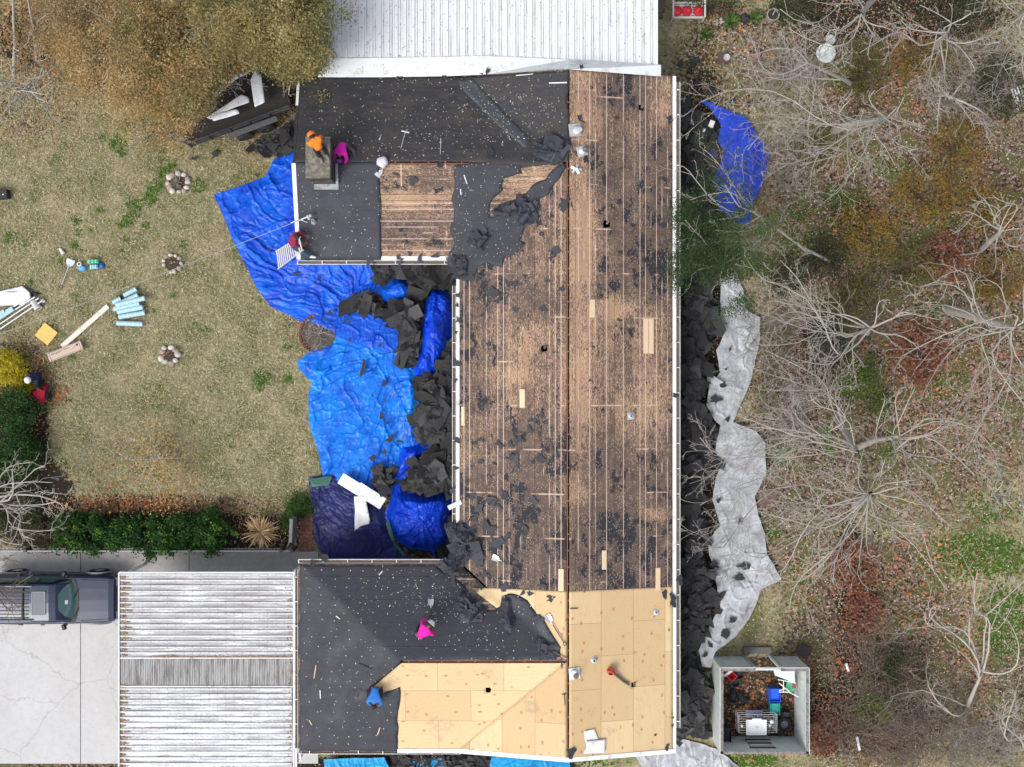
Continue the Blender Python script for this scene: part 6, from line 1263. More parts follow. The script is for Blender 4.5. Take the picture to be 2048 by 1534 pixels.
r = thing('folding_chair', 'folded white-framed green chair propped against the shed east wall', 'chair', P(1575, 1377)); mb = MB(); z = .75
for a, b in [((1556, 1359), (1592, 1366)), ((1558, 1384), (1578, 1384)), ((1578, 1384), (1597, 1394)), ((1567, 1361), (1567, 1383)), ((1558, 1366), (1580, 1384)), ((1558, 1381), (1572, 1377))]: mb.tube([P(*a, z), P(*b, z + .1)], .022, 6)
mb.build('frame', M_['white'], r); mb = MB(); mb.box(P(1581, 1372, .70), (.34, .42, .03), -.2); mb.build('seat', mk('green_canvas', (.06, .40, .22), .7, .3), r); mb = MB(); mb.box(P(1588, 1371, .74), (.14, .22, .03), 0); mb.build('cushion', mk('maroon_canvas', (.30, .05, .07), .7, .3), r)
def binbox(px, py, z, w, l, h, mat, label, name='storage_bin', rot=0.0):
    v = P(px, py, z); r = thing(name, label, 'bin', (v.x, v.y, z - h)); mb = MB(); mb.loft([[tuple(Vector((v.x, v.y, q)) + Matrix.Rotation(rot, 3, 'Z') @ Vector((sx * w / 2 * k, sy * l / 2 * k, 0))) for sx, sy in ((-1, -1), (1, -1), (1, 1), (-1, 1))] for q, k in ((z - h, .88), (z, 1), (z, .94), (z - h * .3, .92))]); mb.build('tub', mat, r); mb = MB(); mb.box((v.x, v.y, z - h * .28), (w * .9, l * .9, .02), rot, .005); mb.build('lid', mat, r)
binbox(1550, 1391, .62, .44, .52, .55, mk('blue_bin', (.012, .11, .66), .4, .15), 'blue plastic bin in the shed'); binbox(1550.5, 1418, .55, .38, .42, .5, mk('teal_bin', (.02, .36, .30), .4, .15), 'teal plastic bin touching the blue bin'); binbox(1456, 1474, .9, .27, .66, .8, mk('charcoal_box', (.035, .037, .045), .5, .2), 'charcoal cabinet against the shed west wall', 'cabinet')
r = thing('wire_rack', 'white wire shelf rack standing in the shed', 'rack', P(1502, 1442)); mb = MB(); wm = M_['white']
xa, xb, ya_, yb = P(1474, 0, .5).x, P(1552, 0, .7).x, P(0, 1464, .8).y, P(0, 1424, .5).y
for z in (.25, .55, .85):
    for t in np.linspace(0, 1, 9): mb.tube([(xa, ya_ + (yb - ya_) * t, z), (xb, ya_ + (yb - ya_) * t, z)], .007, 4)
    for t in (0, .5, 1): mb.tube([(xa + (xb - xa) * t, ya_, z), (xa + (xb - xa) * t, yb, z)], .008, 4)
mb.build('shelf', wm, r)
for x, y in ((xa, ya_), (xb, ya_), (xa, yb), (xb, yb)): mb = MB(); mb.tube([(x, y, .03), (x, y, .9)], .011, 5); mb.build('leg', wm, r)
v = P(1513, 1455, .95); r = thing('wash_basin', 'white square basin sitting on the wire rack', 'basin', v); mb = MB(); k = lambda q, s, a: [(v.x + sx * .40 * s + a, v.y + sy * .30 * s, v.z + q) for sx, sy in ((-1, -1), (1, -1), (1, 1), (-1, 1))]; mb.loft([k(-.16, .75, 0), k(0, 1, 0), k(0, .90, 0), k(-.10, .80, .0)]); mb.build('bowl', mk('basin_white', (.76, .79, .80), .3, .03), r); mb = MB(); mb.lathe([(.04, -.095), (.05, -.085), (.03, -.08)], v + Vector((.02, -.02, 0)), 14); mb.build('drain', M_['alu'], r); mb = MB(); mb.box(v + Vector((.02, .31, .0)), (.36, .10, .05), 0, .02); mb.build('ledge', mk('basin_white', (.76, .79, .80), .3, .03), r)
binbox(1508, 1427, .62, .66, .24, .08, mk('slate_tray', (.14, .17, .26), .4, .1), 'slate blue tray on the back of the wire rack', 'tray')
for px, py, rr, l in [(1543, 1443, .075, 'white jar on the wire rack beside the basin'), (1539, 1450, .06, 'small steel lid on the wire rack below the white jar'), (1483, 1451, .05, 'white knob-like cup at the west end of the wire rack')]:
    mb = MB(); mb.lathe([(rr, 0), (rr, .08), (rr * .6, .10)], P(px, py, .87), 14); tag(mb.build('jar', M_['white'] if 'steel' not in l else M_['alu']), l, 'jar')
v = P(1571, 1451, .45); r = thing('spare_tyre', 'black tyre with a dark grey centre lying in the shed corner', 'tyre', (v.x, v.y, .03)); mb = MB(); mb.lathe([(.14, .1), (.20, .03), (.27, .08), (.28, .2), (.22, .28), (.15, .24)], (v.x, v.y, .1), 24, cap0=False, cap1=False); mb.build('tyre', mk('tyre', (.022, .022, .023), .85, .2), r, smooth=True); mb = MB(); mb.lathe([(.15, .1), (.15, .22), (.05, .25)], (v.x, v.y, .1), 16); mb.build('hub', mk('hub_grey', (.12, .13, .16), .5, .3), r)
binbox(1573, 1431, .5, .32, .24, .4, mk('black_box', (.02, .022, .028), .5, .2), 'small black box above the tyre in the shed', 'toolbox', -.1)
mb = MB(); mb.lathe([(.085, .0), (.09, .03), (.07, .035)], P(1632, 1446), 18); tag(mb.build('terracotta_saucer', mk('terracotta', (.52, .23, .15), .8, .2)), 'round terracotta saucer on the grass beside the shed', 'saucer')
mb = MB(); mb.box(P(1607, 1302, .04), (.56, .46, .05), -.5, .01); tag(mb.build('paving_slab', mk('dark_slab', (.06, .045, .045), .9, .4)), 'dark square slab on leaves behind the shed', 'slab'); mb = MB(); mb.box(P(1535, 994, .04), (.75, .72, .05), -.15, .01); tag(mb.build('paving_slab', mk('brown_slab', (.13, .085, .07), .9, .4)), 'brown slab beside the broad plastic sheet under the tree', 'slab')

# ------------------------------------------------------------------ garden furniture and pots at the north-east corner
r = thing('garden_bench', 'white garden bench with three round red cushions', 'bench', P(1376, 22)); z = .45; wm = mk('bench_white', (.50, .48, .46), .6, .15)
a, b = P(1345, 36, z), P(1408, -6, z); mb = MB()
for y in np.linspace(a.y + .06, a.y + .62, 6): mb.box(((a.x + b.x) / 2, y, z - .06), (b.x - a.x - .06, .08, .03))
mb.box(((a.x + b.x) / 2, a.y + .02, z - .05), (b.x - a.x, .05, .06)); mb.build('seat', wm, r)
for x in (a.x, b.x): mb = MB(); bar(mb, (x, a.y - .03, .68), (x, a.y + .9, .70), .07, .05); mb.build('arm', wm, r)
for x in (a.x, b.x):
    for y in (a.y, a.y + .75): mb = MB(); mb.box((x, y, .33), (.06, .06, .66)); mb.build('leg', wm, r)
mb = MB(); by = a.y + .72; bar(mb, (a.x, by, .62), (b.x, by, .62), .05, .05); bar(mb, (a.x, by + .18, .98), (b.x, by + .18, .98), .05, .05)
for i in range(5):
    x = a.x + (b.x - a.x) * i / 4; mb.tube([(x, by, .62), (x, by + .18, .98)], .02, 5)
    if i < 4: x2 = a.x + (b.x - a.x) * (i + 1) / 4; mb.tube([(x, by, .62), (x2, by + .18, .98)], .015, 5); mb.tube([(x2, by, .62), (x, by + .18, .98)], .015, 5)
mb.build('backrest', wm, r)
for x, l in ((1353.5, 'red seat cushion nearest the patio roof'), (1373, 'middle red seat cushion with worn pattern'), (1396.5, 'red seat cushion at the end nearest the yuccas')):
    c = P(x, 22.5, z); r2 = thing('cushion', l, 'cushion', c); mb = MB(); mb.lathe([(.10, -.02), (.19, -.01), (.22, .03), (.19, .07), (.05, .08)], c, 8, R=Matrix.Rotation(pi / 8, 3, 'Z')); mb.build('cover', mk('red_cushion', (.46, .012, .035), .75, .2, 14), r2, smooth=True)
    mb = MB(); rs = np.random.RandomState(int(x)); 
    for i in range(3): q = c + Vector((rs.uniform(-.1, .1), rs.uniform(-.1, .1), .083)); mb.box(q, (.06, .02, .006), rs.uniform(0, 3))
    mb.build('printed_motif', mk('gold_motif', (.55, .25, .04), .7, .2), r2)
r = thing('slatted_table', 'dark slatted wooden table beside the patio roof edge', 'table', P(1322, 12)); mb = MB(); c = P(1322, 6, .5)
for i in range(6): mb.box((c.x, c.y + (i - 2.5) * .085, .5), (.36, .07, .03))
mb.build('tabletop', M_['dirtwood'], r)
for sx in (-.15, .15):
    for sy in (-.2, .2): mb = MB(); mb.box((c.x + sx, c.y + sy, .25), (.04, .04, .5)); mb.build('leg', M_['dirtwood'], r)
mb = MB(); mb.box(P(1319, 31, .15), (.22, .22, .3), 0, .01); tag(mb.build('wooden_stool', M_['dirtwood']), 'small dark wooden stool below the slatted table', 'stool')
def yucca(px, py, n, L, label, cols, z=.2, seed=1):
    v = P(px, py); r = thing('yucca', label, 'plant', v); rs = np.random.RandomState(seed); mb = MB(); mb.tube([(v.x, v.y, 0), (v.x, v.y, z + .1)], [.05, .03], 7); mb.build('stem', M_['bark_d'], r); V = []; Fc = []; C = []
    for i in range(n):
        a = rs.uniform(0, 2 * pi); el = rs.uniform(.15, 1.0); l = L * rs.uniform(.7, 1.1); d = np.array([cos(a) * cos(el), sin(a) * cos(el), sin(el)]); w = np.array([-sin(a), cos(a), 0]) * .024; o = np.array([v.x, v.y, z]); k = len(V)
        for t, ww in ((0, .5), (.4, 1.0), (.75, .8), (1, .06)):
            p = o + d * l * t + np.array([0, 0, -.25 * l * t * t]); V += [p - w * ww, p + w * ww]
        for j in range(3): Fc.append([k + j * 2, k + j * 2 + 1, k + j * 2 + 3, k + j * 2 + 2])
        c = np.array(cols[rs.randint(len(cols))]) * rs.uniform(.7, 1.3); C += [c] * 3
    link('leaves', np_mesh('leaves', np.array(V), np.array(Fc), np.clip(C, 0, 1)), LEAF, r)
YG = [(.06, .15, .02), (.04, .10, .015), (.12, .22, .05), (.09, .17, .03)]
yucca(1461, 47, 46, .46, 'largest green yucca between the pale dead one and the dark planter', YG, seed=1); yucca(1509, 39, 40, .42, 'green yucca next to the grey pot', YG, seed=2); yucca(1411, 71, 40, .38, 'lowest green yucca nearest the patio roof', [(.05, .10, .02), (.09, .14, .03), (.03, .06, .012)], seed=3); yucca(1436, 46, 22, .26, 'pale dead yucca rosette left of the largest green one', [(.62, .58, .50), (.5, .46, .4)], seed=4)
v = P(1542, 26); r = thing('grey_pot', 'large pale grey pot with a dead stalk', 'plant pot', P(1540, 36)); v = P(1540, 38); mb = MB(); mb.lathe([(.16, 0), (.21, .25), (.235, .55), (.25, .56), (.25, .60), (.22, .60), (.20, .48)], v, 24, cap1=False); mb.build('pot', mk('grey_pot', (.30, .29, .28), .7, .15), r, smooth=False); mb = MB(); mb.lathe([(.205, .48), (.02, .50)], v, 18, cap0=False); mb.build('soil', mk('pot_soil', (.05, .04, .032), .95, .5, 20), r); mb = MB(); mb.tube([v + Vector((0, 0, .48)), v + Vector((.02, .1, .9))], [.03, .02], 6); mb.build('stalk', M_['twig'], r)
tag(blobmesh(P(1491, 38, .15), (.17, .18, .2), 5, .6).build('dark_planter', mk('planter_dark', (.03, .03, .035), .7, .9, 7), smooth=True), 'dark lumpy planter between two yuccas', 'planter')
r = thing('paver_lamp', 'brown square paver carrying a round glass dish', 'paver', P(1447, 115)); mb = MB(); mb.box(P(1447, 115, .05), (.46, .42, .1), .0, .01); mb.build('paver', mk('paver_brown', (.10, .065, .055), .9, .3), r); mb = MB(); mb.lathe([(.10, .10), (.13, .14), (.13, .2), (.11, .2), (.09, .13)], P(1452, 117), 20, cap1=True); mb.build('dish', mk('glass_dish', (.50, .50, .50), .2, .1), r)
mb = MB(); mb.box(P(1322, 24, .02), (.5, .3, .04)); 
r = thing('round_table', 'round white table spotted with lichen under the bare tree', 'table', P(1652, 106)); c = P(1652, 106, .7); mb = MB(); mb.lathe([(.36, -.03), (.38, -.02), (.38, .01), (.01, .015)], c, 30); mb.build('tabletop', mk('lichen_white', (.62, .68, .68), .6, .15, 10, dirt=(.2, .2, .17), dirt_amt=.7), r); mb = MB(); mb.tube([(c.x, c.y, 0), (c.x, c.y, .68)], .05, 8); mb.build('leg', M_['white'], r)
r = thing('garden_chair', 'round-seated white garden chair behind the lichen table', 'chair', P(1661, 80)); c = P(1661, 79, .45); mb = MB(); mb.lathe([(.19, -.02), (.20, 0), (.02, .01)], c, 20); mb.build('seat', mk('lichen_grey', (.42, .44, .42), .7, .3, 10), r); mb = MB(); mb.tube([c + Vector((-.17, .1, 0)), c + Vector((-.14, .24, .4)), c + Vector((.1, .27, .42)), c + Vector((.19, .1, 0))], .016, 6); mb.build('backrest', M_['white'], r)
for sx in (-.13, .13):
    for sy in (-.13, .13): mb = MB(); mb.tube([(c.x + sx, c.y + sy, .44), (c.x + sx * 1.2, c.y + sy * 1.2, 0)], .014, 5); mb.build('leg', M_['white'], r)
for px, py, l, t in [(1694, 1335, .55, .3), (1716, 1487, .95, .25)]:
    mb = MB(); a = P(px - 2, py - l * 14, .5); b = P(px + 3, py + l * 14, .3); bar(mb, a, b, .09, .06); tag(mb.build('broken_slat', M_['white']), 'broken white slat lying in the dark brush, %s of the two' % ('upper and shorter' if py < 1400 else 'lower and longer'), 'slat')
mb = MB()
for i in range(5): mb.box(P(2040, 200, .45) + Vector((i * .11 - .2, .05 * i, 0)), (.05, .9, .03), .3)
for x in (-.2, .25): mb.box(P(2040, 200, .22) + Vector((x, 0, 0)), (.05, .5, .42))
tag(mb.build('white_chair', M_['white']), 'white slatted garden chair at the right edge of the wood', 'chair')

# ------------------------------------------------------------------ people
def skin_mesh(name, pts, edges, rad, mat, parent, sub=2, roots=(0,)):
    b = base_of(parent); me = bpy.data.meshes.new(name); me.from_pydata([tuple(Vector(p) - b) for p in pts], edges, []); me.update()
    o = bpy.data.objects.new(name, me); COL.objects.link(o); o.parent = parent; me.materials.append(mat)
    s = o.modifiers.new('skin', 'SKIN'); s.use_smooth_shade = True
    for i, r_ in enumerate(rad): me.skin_vertices[0].data[i].radius = (r_, r_)
    for i in roots: me.skin_vertices[0].data[i].use_root = True
    u = o.modifiers.new('sub', 'SUBSURF'); u.levels = sub; u.render_levels = sub
    return o
def person(label, loc, heading, J, shirt, trousers, hat=None, hair=None, shoe=None, sleeve=1.0, hood=False, brim=0.0, scale=1.0):
    """J: joint positions (x forward, y left, z up) from the contact point loc"""
    Rz = Matrix.Rotation(heading, 3, 'Z'); loc = Vector(loc); r = thing('person', label, 'person', loc)
    g = {k: loc + Rz @ (Vector(v) * scale) for k, v in J.items()}
    names = ['pelvis', 'waist', 'chest', 'neck', 'head', 'crown', 'shoulder_l', 'elbow_l', 'hand_l', 'shoulder_r', 'elbow_r', 'hand_r', 'hip_l', 'knee_l', 'ankle_l', 'toe_l', 'hip_r', 'knee_r', 'ankle_r', 'toe_r']
    g['waist'] = g['pelvis'].lerp(g['chest'], .5)
    hd = (g['head'] - g['neck']).normalized(); g['crown'] = g['head'] + hd * .10
    fwd = (Rz @ Vector(J['face'])).normalized()
    R_ = dict(pelvis=.11, waist=.095, chest=.085, neck=.058, head=.092, crown=.075, shoulder=.045, elbow=.044, hand=.034, hip=.088, knee=.058, ankle=.042, toe=.036)
    P_ = [g[n] for n in names]; rad = [R_[n.split('_')[0]] for n in names]; ix = {n: i for i, n in enumerate(names)}
    E = [('pelvis', 'waist'), ('waist', 'chest'), ('chest', 'neck'), ('neck', 'head'), ('head', 'crown')]
    for s in 'lr': E += [('chest', 'shoulder_' + s), ('shoulder_' + s, 'elbow_' + s), ('elbow_' + s, 'hand_' + s), ('pelvis', 'hip_' + s), ('hip_' + s, 'knee_' + s), ('knee_' + s, 'ankle_' + s), ('ankle_' + s, 'toe_' + s)]
    E = [(ix[a], ix[b]) for a, b in E]; roots = [0]
    for s in 'lr':   # palm, four fingers and a thumb as chains of their own rooted inside the hand
        h = g['hand_' + s]; d = (h - g['elbow_' + s]).normalized(); side = d.cross(Vector((0, 0, 1))); side = side.normalized() if side.length > .05 else Rz @ Vector((0, 1, 0)); dn = d.cross(side).normalized() * (-1 if d.cross(side).z > 0 else 1)
        for k, (o, L) in enumerate(((-.032, .062), (-.011, .075), (.011, .080), (.032, .070))):
            n = len(P_); P_ += [h + side * o, h + side * o + d * L * .8, h + side * o * 1.1 + d * L * 1.25 + dn * .03]; rad += [.012, .010, .008]; E += [(n, n + 1), (n + 1, n + 2)]; roots.append(n)
        n = len(P_); q = 1 if s == 'l' else -1; P_ += [h + side * .03 * q, h + side * .062 * q + d * .03, h + side * .066 * q + d * .065 + dn * .015]; rad += [.013, .011, .009]; E += [(n, n + 1), (n + 1, n + 2)]; roots.append(n)
    n = len(P_); P_ += [g['head'] + fwd * .085, g['head'] + fwd * .125 - hd * .015]; rad += [.018, .012]; E.append((n, n + 1)); roots.append(n)   # nose
    lat = hd.cross(fwd).normalized()
    for s in (-1, 1): n = len(P_); P_ += [g['head'] + lat * s * .085, g['head'] + lat * s * .105 + hd * .03]; rad += [.016, .012]; E.append((n, n + 1)); roots.append(n)   # ears
    skin_mesh('body', P_, E, rad, M_['skin'], r, 1, roots)
    mb = MB()
    for s in (-1, 1): mb.ball(g['head'] + fwd * .086 + lat * s * .034 + hd * .02, .013, 8, 5)
    mb.build('eyes', mk('eye_dark', (.02, .015, .012), .3), r)
    sn = ['pelvis', 'waist', 'chest', 'neck', 'shoulder_l', 'elbow_l', 'cuff_l', 'shoulder_r', 'elbow_r', 'cuff_r']
    for s in 'lr': g['cuff_' + s] = g['elbow_' + s].lerp(g['hand_' + s], .72 * sleeve) if sleeve > .3 else g['shoulder_' + s].lerp(g['elbow_' + s], .8)
    sr = [.165, .155, .175, .088, .09, .07, .056, .088, .066, .054]; six = {n: i for i, n in enumerate(sn)}
    se = [('pelvis', 'waist'), ('waist', 'chest'), ('chest', 'neck'), ('chest', 'shoulder_l'), ('shoulder_l', 'elbow_l'), ('elbow_l', 'cuff_l'), ('chest', 'shoulder_r'), ('shoulder_r', 'elbow_r'), ('elbow_r', 'cuff_r')]
    g['neck'] = g['neck'].lerp(g['chest'], .15)
    if sleeve <= .3:
        sn = [n for n in sn if not n.startswith('elbow')]; sr = [.165, .155, .175, .088, .09, .066, .088, .064]; six = {n: i for i, n in enumerate(sn)}; se = [('pelvis', 'waist'), ('waist', 'chest'), ('chest', 'neck'), ('chest', 'shoulder_l'), ('shoulder_l', 'cuff_l'), ('chest', 'shoulder_r'), ('shoulder_r', 'cuff_r')]
    skin_mesh('shirt', [g[n] for n in sn], [(six[a], six[b]) for a, b in se], sr, shirt, r)
    pv = g['pelvis']; tp = [pv, pv.lerp(g['chest'], .22)]; tr = [.138, .13]; te = [(0, 1)]; ro = [0]
    for s in 'lr': n = len(tp); tp += [pv.lerp(g['hip_' + s], .8), g['hip_' + s].lerp(g['knee_' + s], .45), g['knee_' + s], g['ankle_' + s]]; tr += [.112, .098, .08, .062]; te += [(n, n + 1), (n + 1, n + 2), (n + 2, n + 3)]; ro.append(n)
    skin_mesh('trousers', tp, te, tr, trousers, r, 2, ro)
    for s in 'lr':
        a, t = g['ankle_' + s], g['toe_' + s]; d = (t - a).normalized(); mb = MB(); Rq = d.to_track_quat('X', 'Z').to_matrix(); mb.ball(a.lerp(t, .45), (.145, .055, .05), 12, 8, Rq); mb.build('shoe', shoe or M_['black'], r, smooth=True)
    top = g['head'] + hd * .045; Rh = hd.to_track_quat('Z', 'X').to_matrix()
    mb = MB(); mb.ball(g['head'] + hd * .03 - fwd * .015, (.112, .105, .118), 14, 10, Rh)
    mb.build('hair', hair or mk('black_hair', (.012, .011, .011), .7, .3, 30), r, smooth=True)
    if hat:
        mb = MB(); R2 = .135 if not hood else .15
        prof = [(R2 + brim, -.02), (R2 + brim, -.005), (R2, .01), (R2 * .95, .07), (R2 * .6, .115), (.01, .125)]
        mb.lathe(prof, g['head'] + hd * .04 - fwd * .01, 18, R=Rh); mb.build('hat' if not hood else 'hood', hat, r, smooth=True)
    return r
ST = dict(pelvis=(-.02, 0, .86), chest=(.36, 0, 1.05), neck=(.50, 0, 1.08), head=(.64, 0, 1.05), face=(.5, 0, -.85), shoulder_l=(.40, .19, 1.03), elbow_l=(.48, .27, .76), hand_l=(.66, .12, .62), shoulder_r=(.40, -.19, 1.03), elbow_r=(.36, -.34, .82), hand_r=(.50, -.22, .66), hip_l=(0, .10, .84), knee_l=(.10, .14, .46), ankle_l=(-.02, .16, .08), toe_l=(.16, .18, .05), hip_r=(0, -.10, .84), knee_r=(.06, -.14, .46), ankle_r=(-.10, -.16, .08), toe_r=(.08, -.18, .05))
CR = dict(pelvis=(-.05, 0, .28), chest=(.33, 0, .52), neck=(.46, 0, .53), head=(.58, 0, .50), face=(.5, 0, -.85), shoulder_l=(.36, .19, .50), elbow_l=(.52, .24, .28), hand_l=(.70, .14, .10), shoulder_r=(.36, -.19, .50), elbow_r=(.54, -.26, .28), hand_r=(.72, -.10, .10), hip_l=(0, .10, .28), knee_l=(.34, .22, .40), ankle_l=(.06, .20, .08), toe_l=(.24, .22, .05), hip_r=(0, -.10, .28), knee_r=(.34, -.24, .38), ankle_r=(.06, -.22, .08), toe_r=(.24, -.24, .05))
pink = mk('hot_pink', (.80, .012, .34), .85, .22, 5, bump=1.0); pink2 = mk('fuchsia', (.72, .015, .42), .85, .22, 5, bump=1.0)
p = person('person in hot pink shirt and pale hat bending to push a shovel', R(842, 1262, .0), pi / 4 + .05, ST, pink, M_['denim'], hat=mk('pale_hat', (.60, .70, .68), .7, .08), brim=.03)
shovel('shovel held by the person in the pale hat', R(862, 1200, .03), R(862.5, 1238, .35), 'galv', 'steel', width=.22)
p = person('person in fuchsia hoodie with purple cap crouching beside the chimney', R(688, 292, .0), -pi / 2 - .18, dict(CR, knee_l=(.14, .42, .16), ankle_l=(.36, .52, .09), toe_l=(.42, .62, .06), knee_r=(.22, -.24, .42)), pink2, mk('grey_trousers', (.05, .05, .055), .9, .3, 25), hat=mk('purple_cap', (.16, .03, .20), .8, .2), shoe=mk('blue_shoe', (.05, .06, .13), .6, .3))
cz = Vector((P(641, 300, 5.0).x, P(641, 300, 5.0).y, 5.005))
p = person('person in orange hooded top kneeling on the chimney cap', cz, pi / 2 + .5, dict(CR, chest=(.22, 0, .55), neck=(.32, 0, .60), head=(.42, 0, .60), shoulder_l=(.24, .19, .53), shoulder_r=(.24, -.19, .53), elbow_l=(.36, .26, .30), hand_l=(.40, .16, .06), elbow_r=(.34, -.26, .30), hand_r=(.36, -.12, .06), knee_l=(.10, .16, .09), ankle_l=(-.28, .14, .07), toe_l=(-.42, .14, .05), knee_r=(.10, -.14, .09), ankle_r=(-.30, -.10, .07), toe_r=(-.44, -.10, .05)), mk('orange_shirt', (.85, .20, .015), .85, .22, 5, bump=1.0), mk('black_trousers', (.016, .015, .017), .9, .3, 25), hat=mk('orange_shirt', (.85, .20, .015), .85, .22, 5, bump=1.0), hood=True, shoe=mk('striped_sole', (.16, .14, .14), .8, .6, 30))
p = person('person in blue shirt crouching at the torn felt edge', R(753, 1372, .0), -pi / 2 - .05, CR, mk('azure_shirt', (.03, .17, .56), .85, .22, 5, bump=1.0), mk('charcoal_trousers', (.02, .02, .024), .9, .3, 25))
LD = dict(pelvis=(-.30, -.02, .10), chest=(-.12, .08, .52), neck=(-.04, .12, .66), head=(.04, .16, .76), face=(.8, .1, -.4), shoulder_l=(-.12, .27, .54), elbow_l=(.12, .34, .44), hand_l=(.34, .24, .34), shoulder_r=(-.10, -.12, .54), elbow_r=(.08, -.16, .34), hand_r=(.26, -.02, .28), hip_l=(-.28, .06, .08), knee_l=(-.06, .14, -.22), ankle_l=(-.22, .10, -.62), toe_l=(-.04, .10, -.64), hip_r=(-.26, -.14, .08), knee_r=(.16, -.34, .22), ankle_r=(.40, -.50, .08), toe_r=(.58, -.52, .05))
p = person('person in maroon shirt stepping from the ladder onto the roof', R(600, 487, .02), 0, LD, mk('maroon_shirt', (.24, .018, .065), .85, .22, 5, bump=1.0), mk('teal_jeans', (.028, .07, .12), .9, .3, 25), shoe=mk('white_shoe', (.66, .66, .66), .6, .1))
SQ = dict(CR, pelvis=(-.12, 0, .30), chest=(.04, 0, .68), neck=(.10, 0, .83), head=(.16, 0, .96), face=(.9, 0, -.4), shoulder_l=(.06, .19, .70), shoulder_r=(.06, -.19, .70), elbow_l=(.24, .27, .48), hand_l=(.44, .18, .34), elbow_r=(.24, -.27, .48), hand_r=(.44, -.14, .34), hip_l=(-.08, .10, .30), hip_r=(-.08, -.10, .30), knee_l=(.24, .22, .46), knee_r=(.24, -.22, .44), ankle_l=(.0, .18, .08), toe_l=(.18, .20, .05), ankle_r=(.0, -.18, .08), toe_r=(.18, -.20, .05))
p = person('person in navy shirt and white cap squatting by the yellow shrub', P(83, 754), -pi / 2 - .75, SQ, mk('navy_shirt', (.015, .025, .085), .85, .22, 5, bump=1.0), M_['denim'], hat=mk('white_cap', (.74, .74, .74), .7, .05), sleeve=.2)
p = person('person in red padded top bending toward the one in the white cap', P(93, 802), pi / 2 + .22, CR, mk('red_padded', (.36, .006, .03), .85, .22, 5, bump=1.0), M_['denim'])
# ------------------------------------------------------------------ trees, shrubs, hedge
def grow(mb, p0, p1, r0, r1, rs, lv, tips, bend=.10, sub=.5, dens=1.0, m=6, minr=.006, ang=.52, zbias=.0, nseg=None):
    """a limb from p0 to p1 with side branches"""
    p0, p1 = Vector(p0), Vector(p1); d = p1 - p0; L = d.length
    if L < .05: return
    n = nseg or max(3, min(9, int(L / .35) + 2)); o1 = Vector(rs.normal(0, bend, 3)) * L; o2 = Vector(rs.normal(0, bend * .6, 3)) * L; o1.z *= .4; o2.z *= .4; pts = []
    for i in range(n + 1):
        t = i / n; w = Vector(rs.normal(0, .012 * L / n * 3, 3)) if 0 < i < n else Vector((0, 0, 0)); pts.append(p0 + d * t + o1 * sin(pi * t) + o2 * sin(2 * pi * t) + w)
    rad = [r0 + (r1 - r0) * (i / n) ** .8 for i in range(n + 1)]; mb.tube(pts, rad, m, False); tips.append((pts[-1], lv))
    if lv <= 0: return
    k = max(2, int(round(L * 1.9 * dens))) if lv > 1 else max(2, int(round(L * 3.0 * dens))); k = min(k, 13); sd = 1
    for j in range(k):
        t = .22 + .76 * (j + rs.uniform(.1, .9)) / k; i = min(n - 1, int(t * n)); f = t * n - i; q = pts[i].lerp(pts[i + 1], f); dd = (pts[i + 1] - pts[i]).normalized(); sd = -sd
        a = sd * rs.uniform(ang * .55, ang * 1.35); c_, s_ = cos(a), sin(a); e = Vector((dd.x * c_ - dd.y * s_, dd.x * s_ + dd.y * c_, dd.z * .7 + rs.normal(zbias, .28))).normalized()
        l = L * sub * rs.uniform(.45, 1.1) * (1 - .45 * t); rr = max(minr, (r0 + (r1 - r0) * t) * .55)
        grow(mb, q, q + e * l, rr, max(minr * .75, rr * .35), rs, lv - 1, tips, bend, sub, dens, max(3, m - 1), minr, ang, zbias)
def P3(a): return P(*a)
def bare_tree(label, trunk, limbs, seed, mat='bark', r0=.14, lv=4, dens=.95, sub=.52, minr=.0065, bend=.11, name='bare_tree', cat='tree', group=None, limb_r=.026):
    """trunk: list of (px, py, z); limbs: list of (fork index, px, py, z)"""
    rs = np.random.RandomState(seed); t = [P3(a) for a in trunk]; r = thing(name, label, cat, (t[0].x, t[0].y, 0), group)
    mb = MB(); n = len(t); rr = [r0 * (1 - .55 * i / max(1, n - 1)) for i in range(n)]; mb.tube(t, rr, 9, False); mb.build('trunk', M_[mat], r, smooth=True)
    mb = MB(); tips = []
    for l in limbs:
        f, e = t[l[0]], P(*l[1:]); k = l[0]
        if k > 0 and rs.rand() < .75: f = t[k].lerp(t[k - 1], rs.uniform(0, .45))
        grow(mb, f, e, limb_r * rs.uniform(.8, 1.2), .012, rs, lv, tips, bend, sub, dens, 6, minr)
    mb.build('crown', M_['twig'] if mat == 'bark' else M_[mat], r, smooth=True); return r, tips
def foliage(name, parent, centres, per, spread, size, cols, rs, tilt=.9, aspect=.55, pr=None, jit=.3, coh=0):
    c = np.repeat(np.array(centres), per, 0); c = c + rs.normal(0, 1, c.shape) * np.array(spread)
    c[:, 2] = np.maximum(c[:, 2], .04); n = len(c); V, F = leaf_quads(c, rs.uniform(size[0], size[1], n), tilt, aspect, rs)
    if coh:
        q = np.array(centres); f = np.clip((fbm(q[:, 0] * .9, q[:, 1] * .9, coh, 3) - .27) / .46 + rs.normal(0, .13, len(q)), 0, .999); cl = np.repeat(np.array(cols)[(f * len(cols)).astype(int)] * rs.uniform(.75, 1.25, (len(q), 1)), per, 0)
    else: cl = np.repeat(pal(cols, len(centres), rs, .2, pr), per, 0)
    cl = np.clip(.62 * cl + .38 * pal(cols, n, rs, jit, pr), 0, 1)
    return link(name, np_mesh(name, V, F, cl), LEAF, parent)
B = lambda *a: bare_tree(*a)
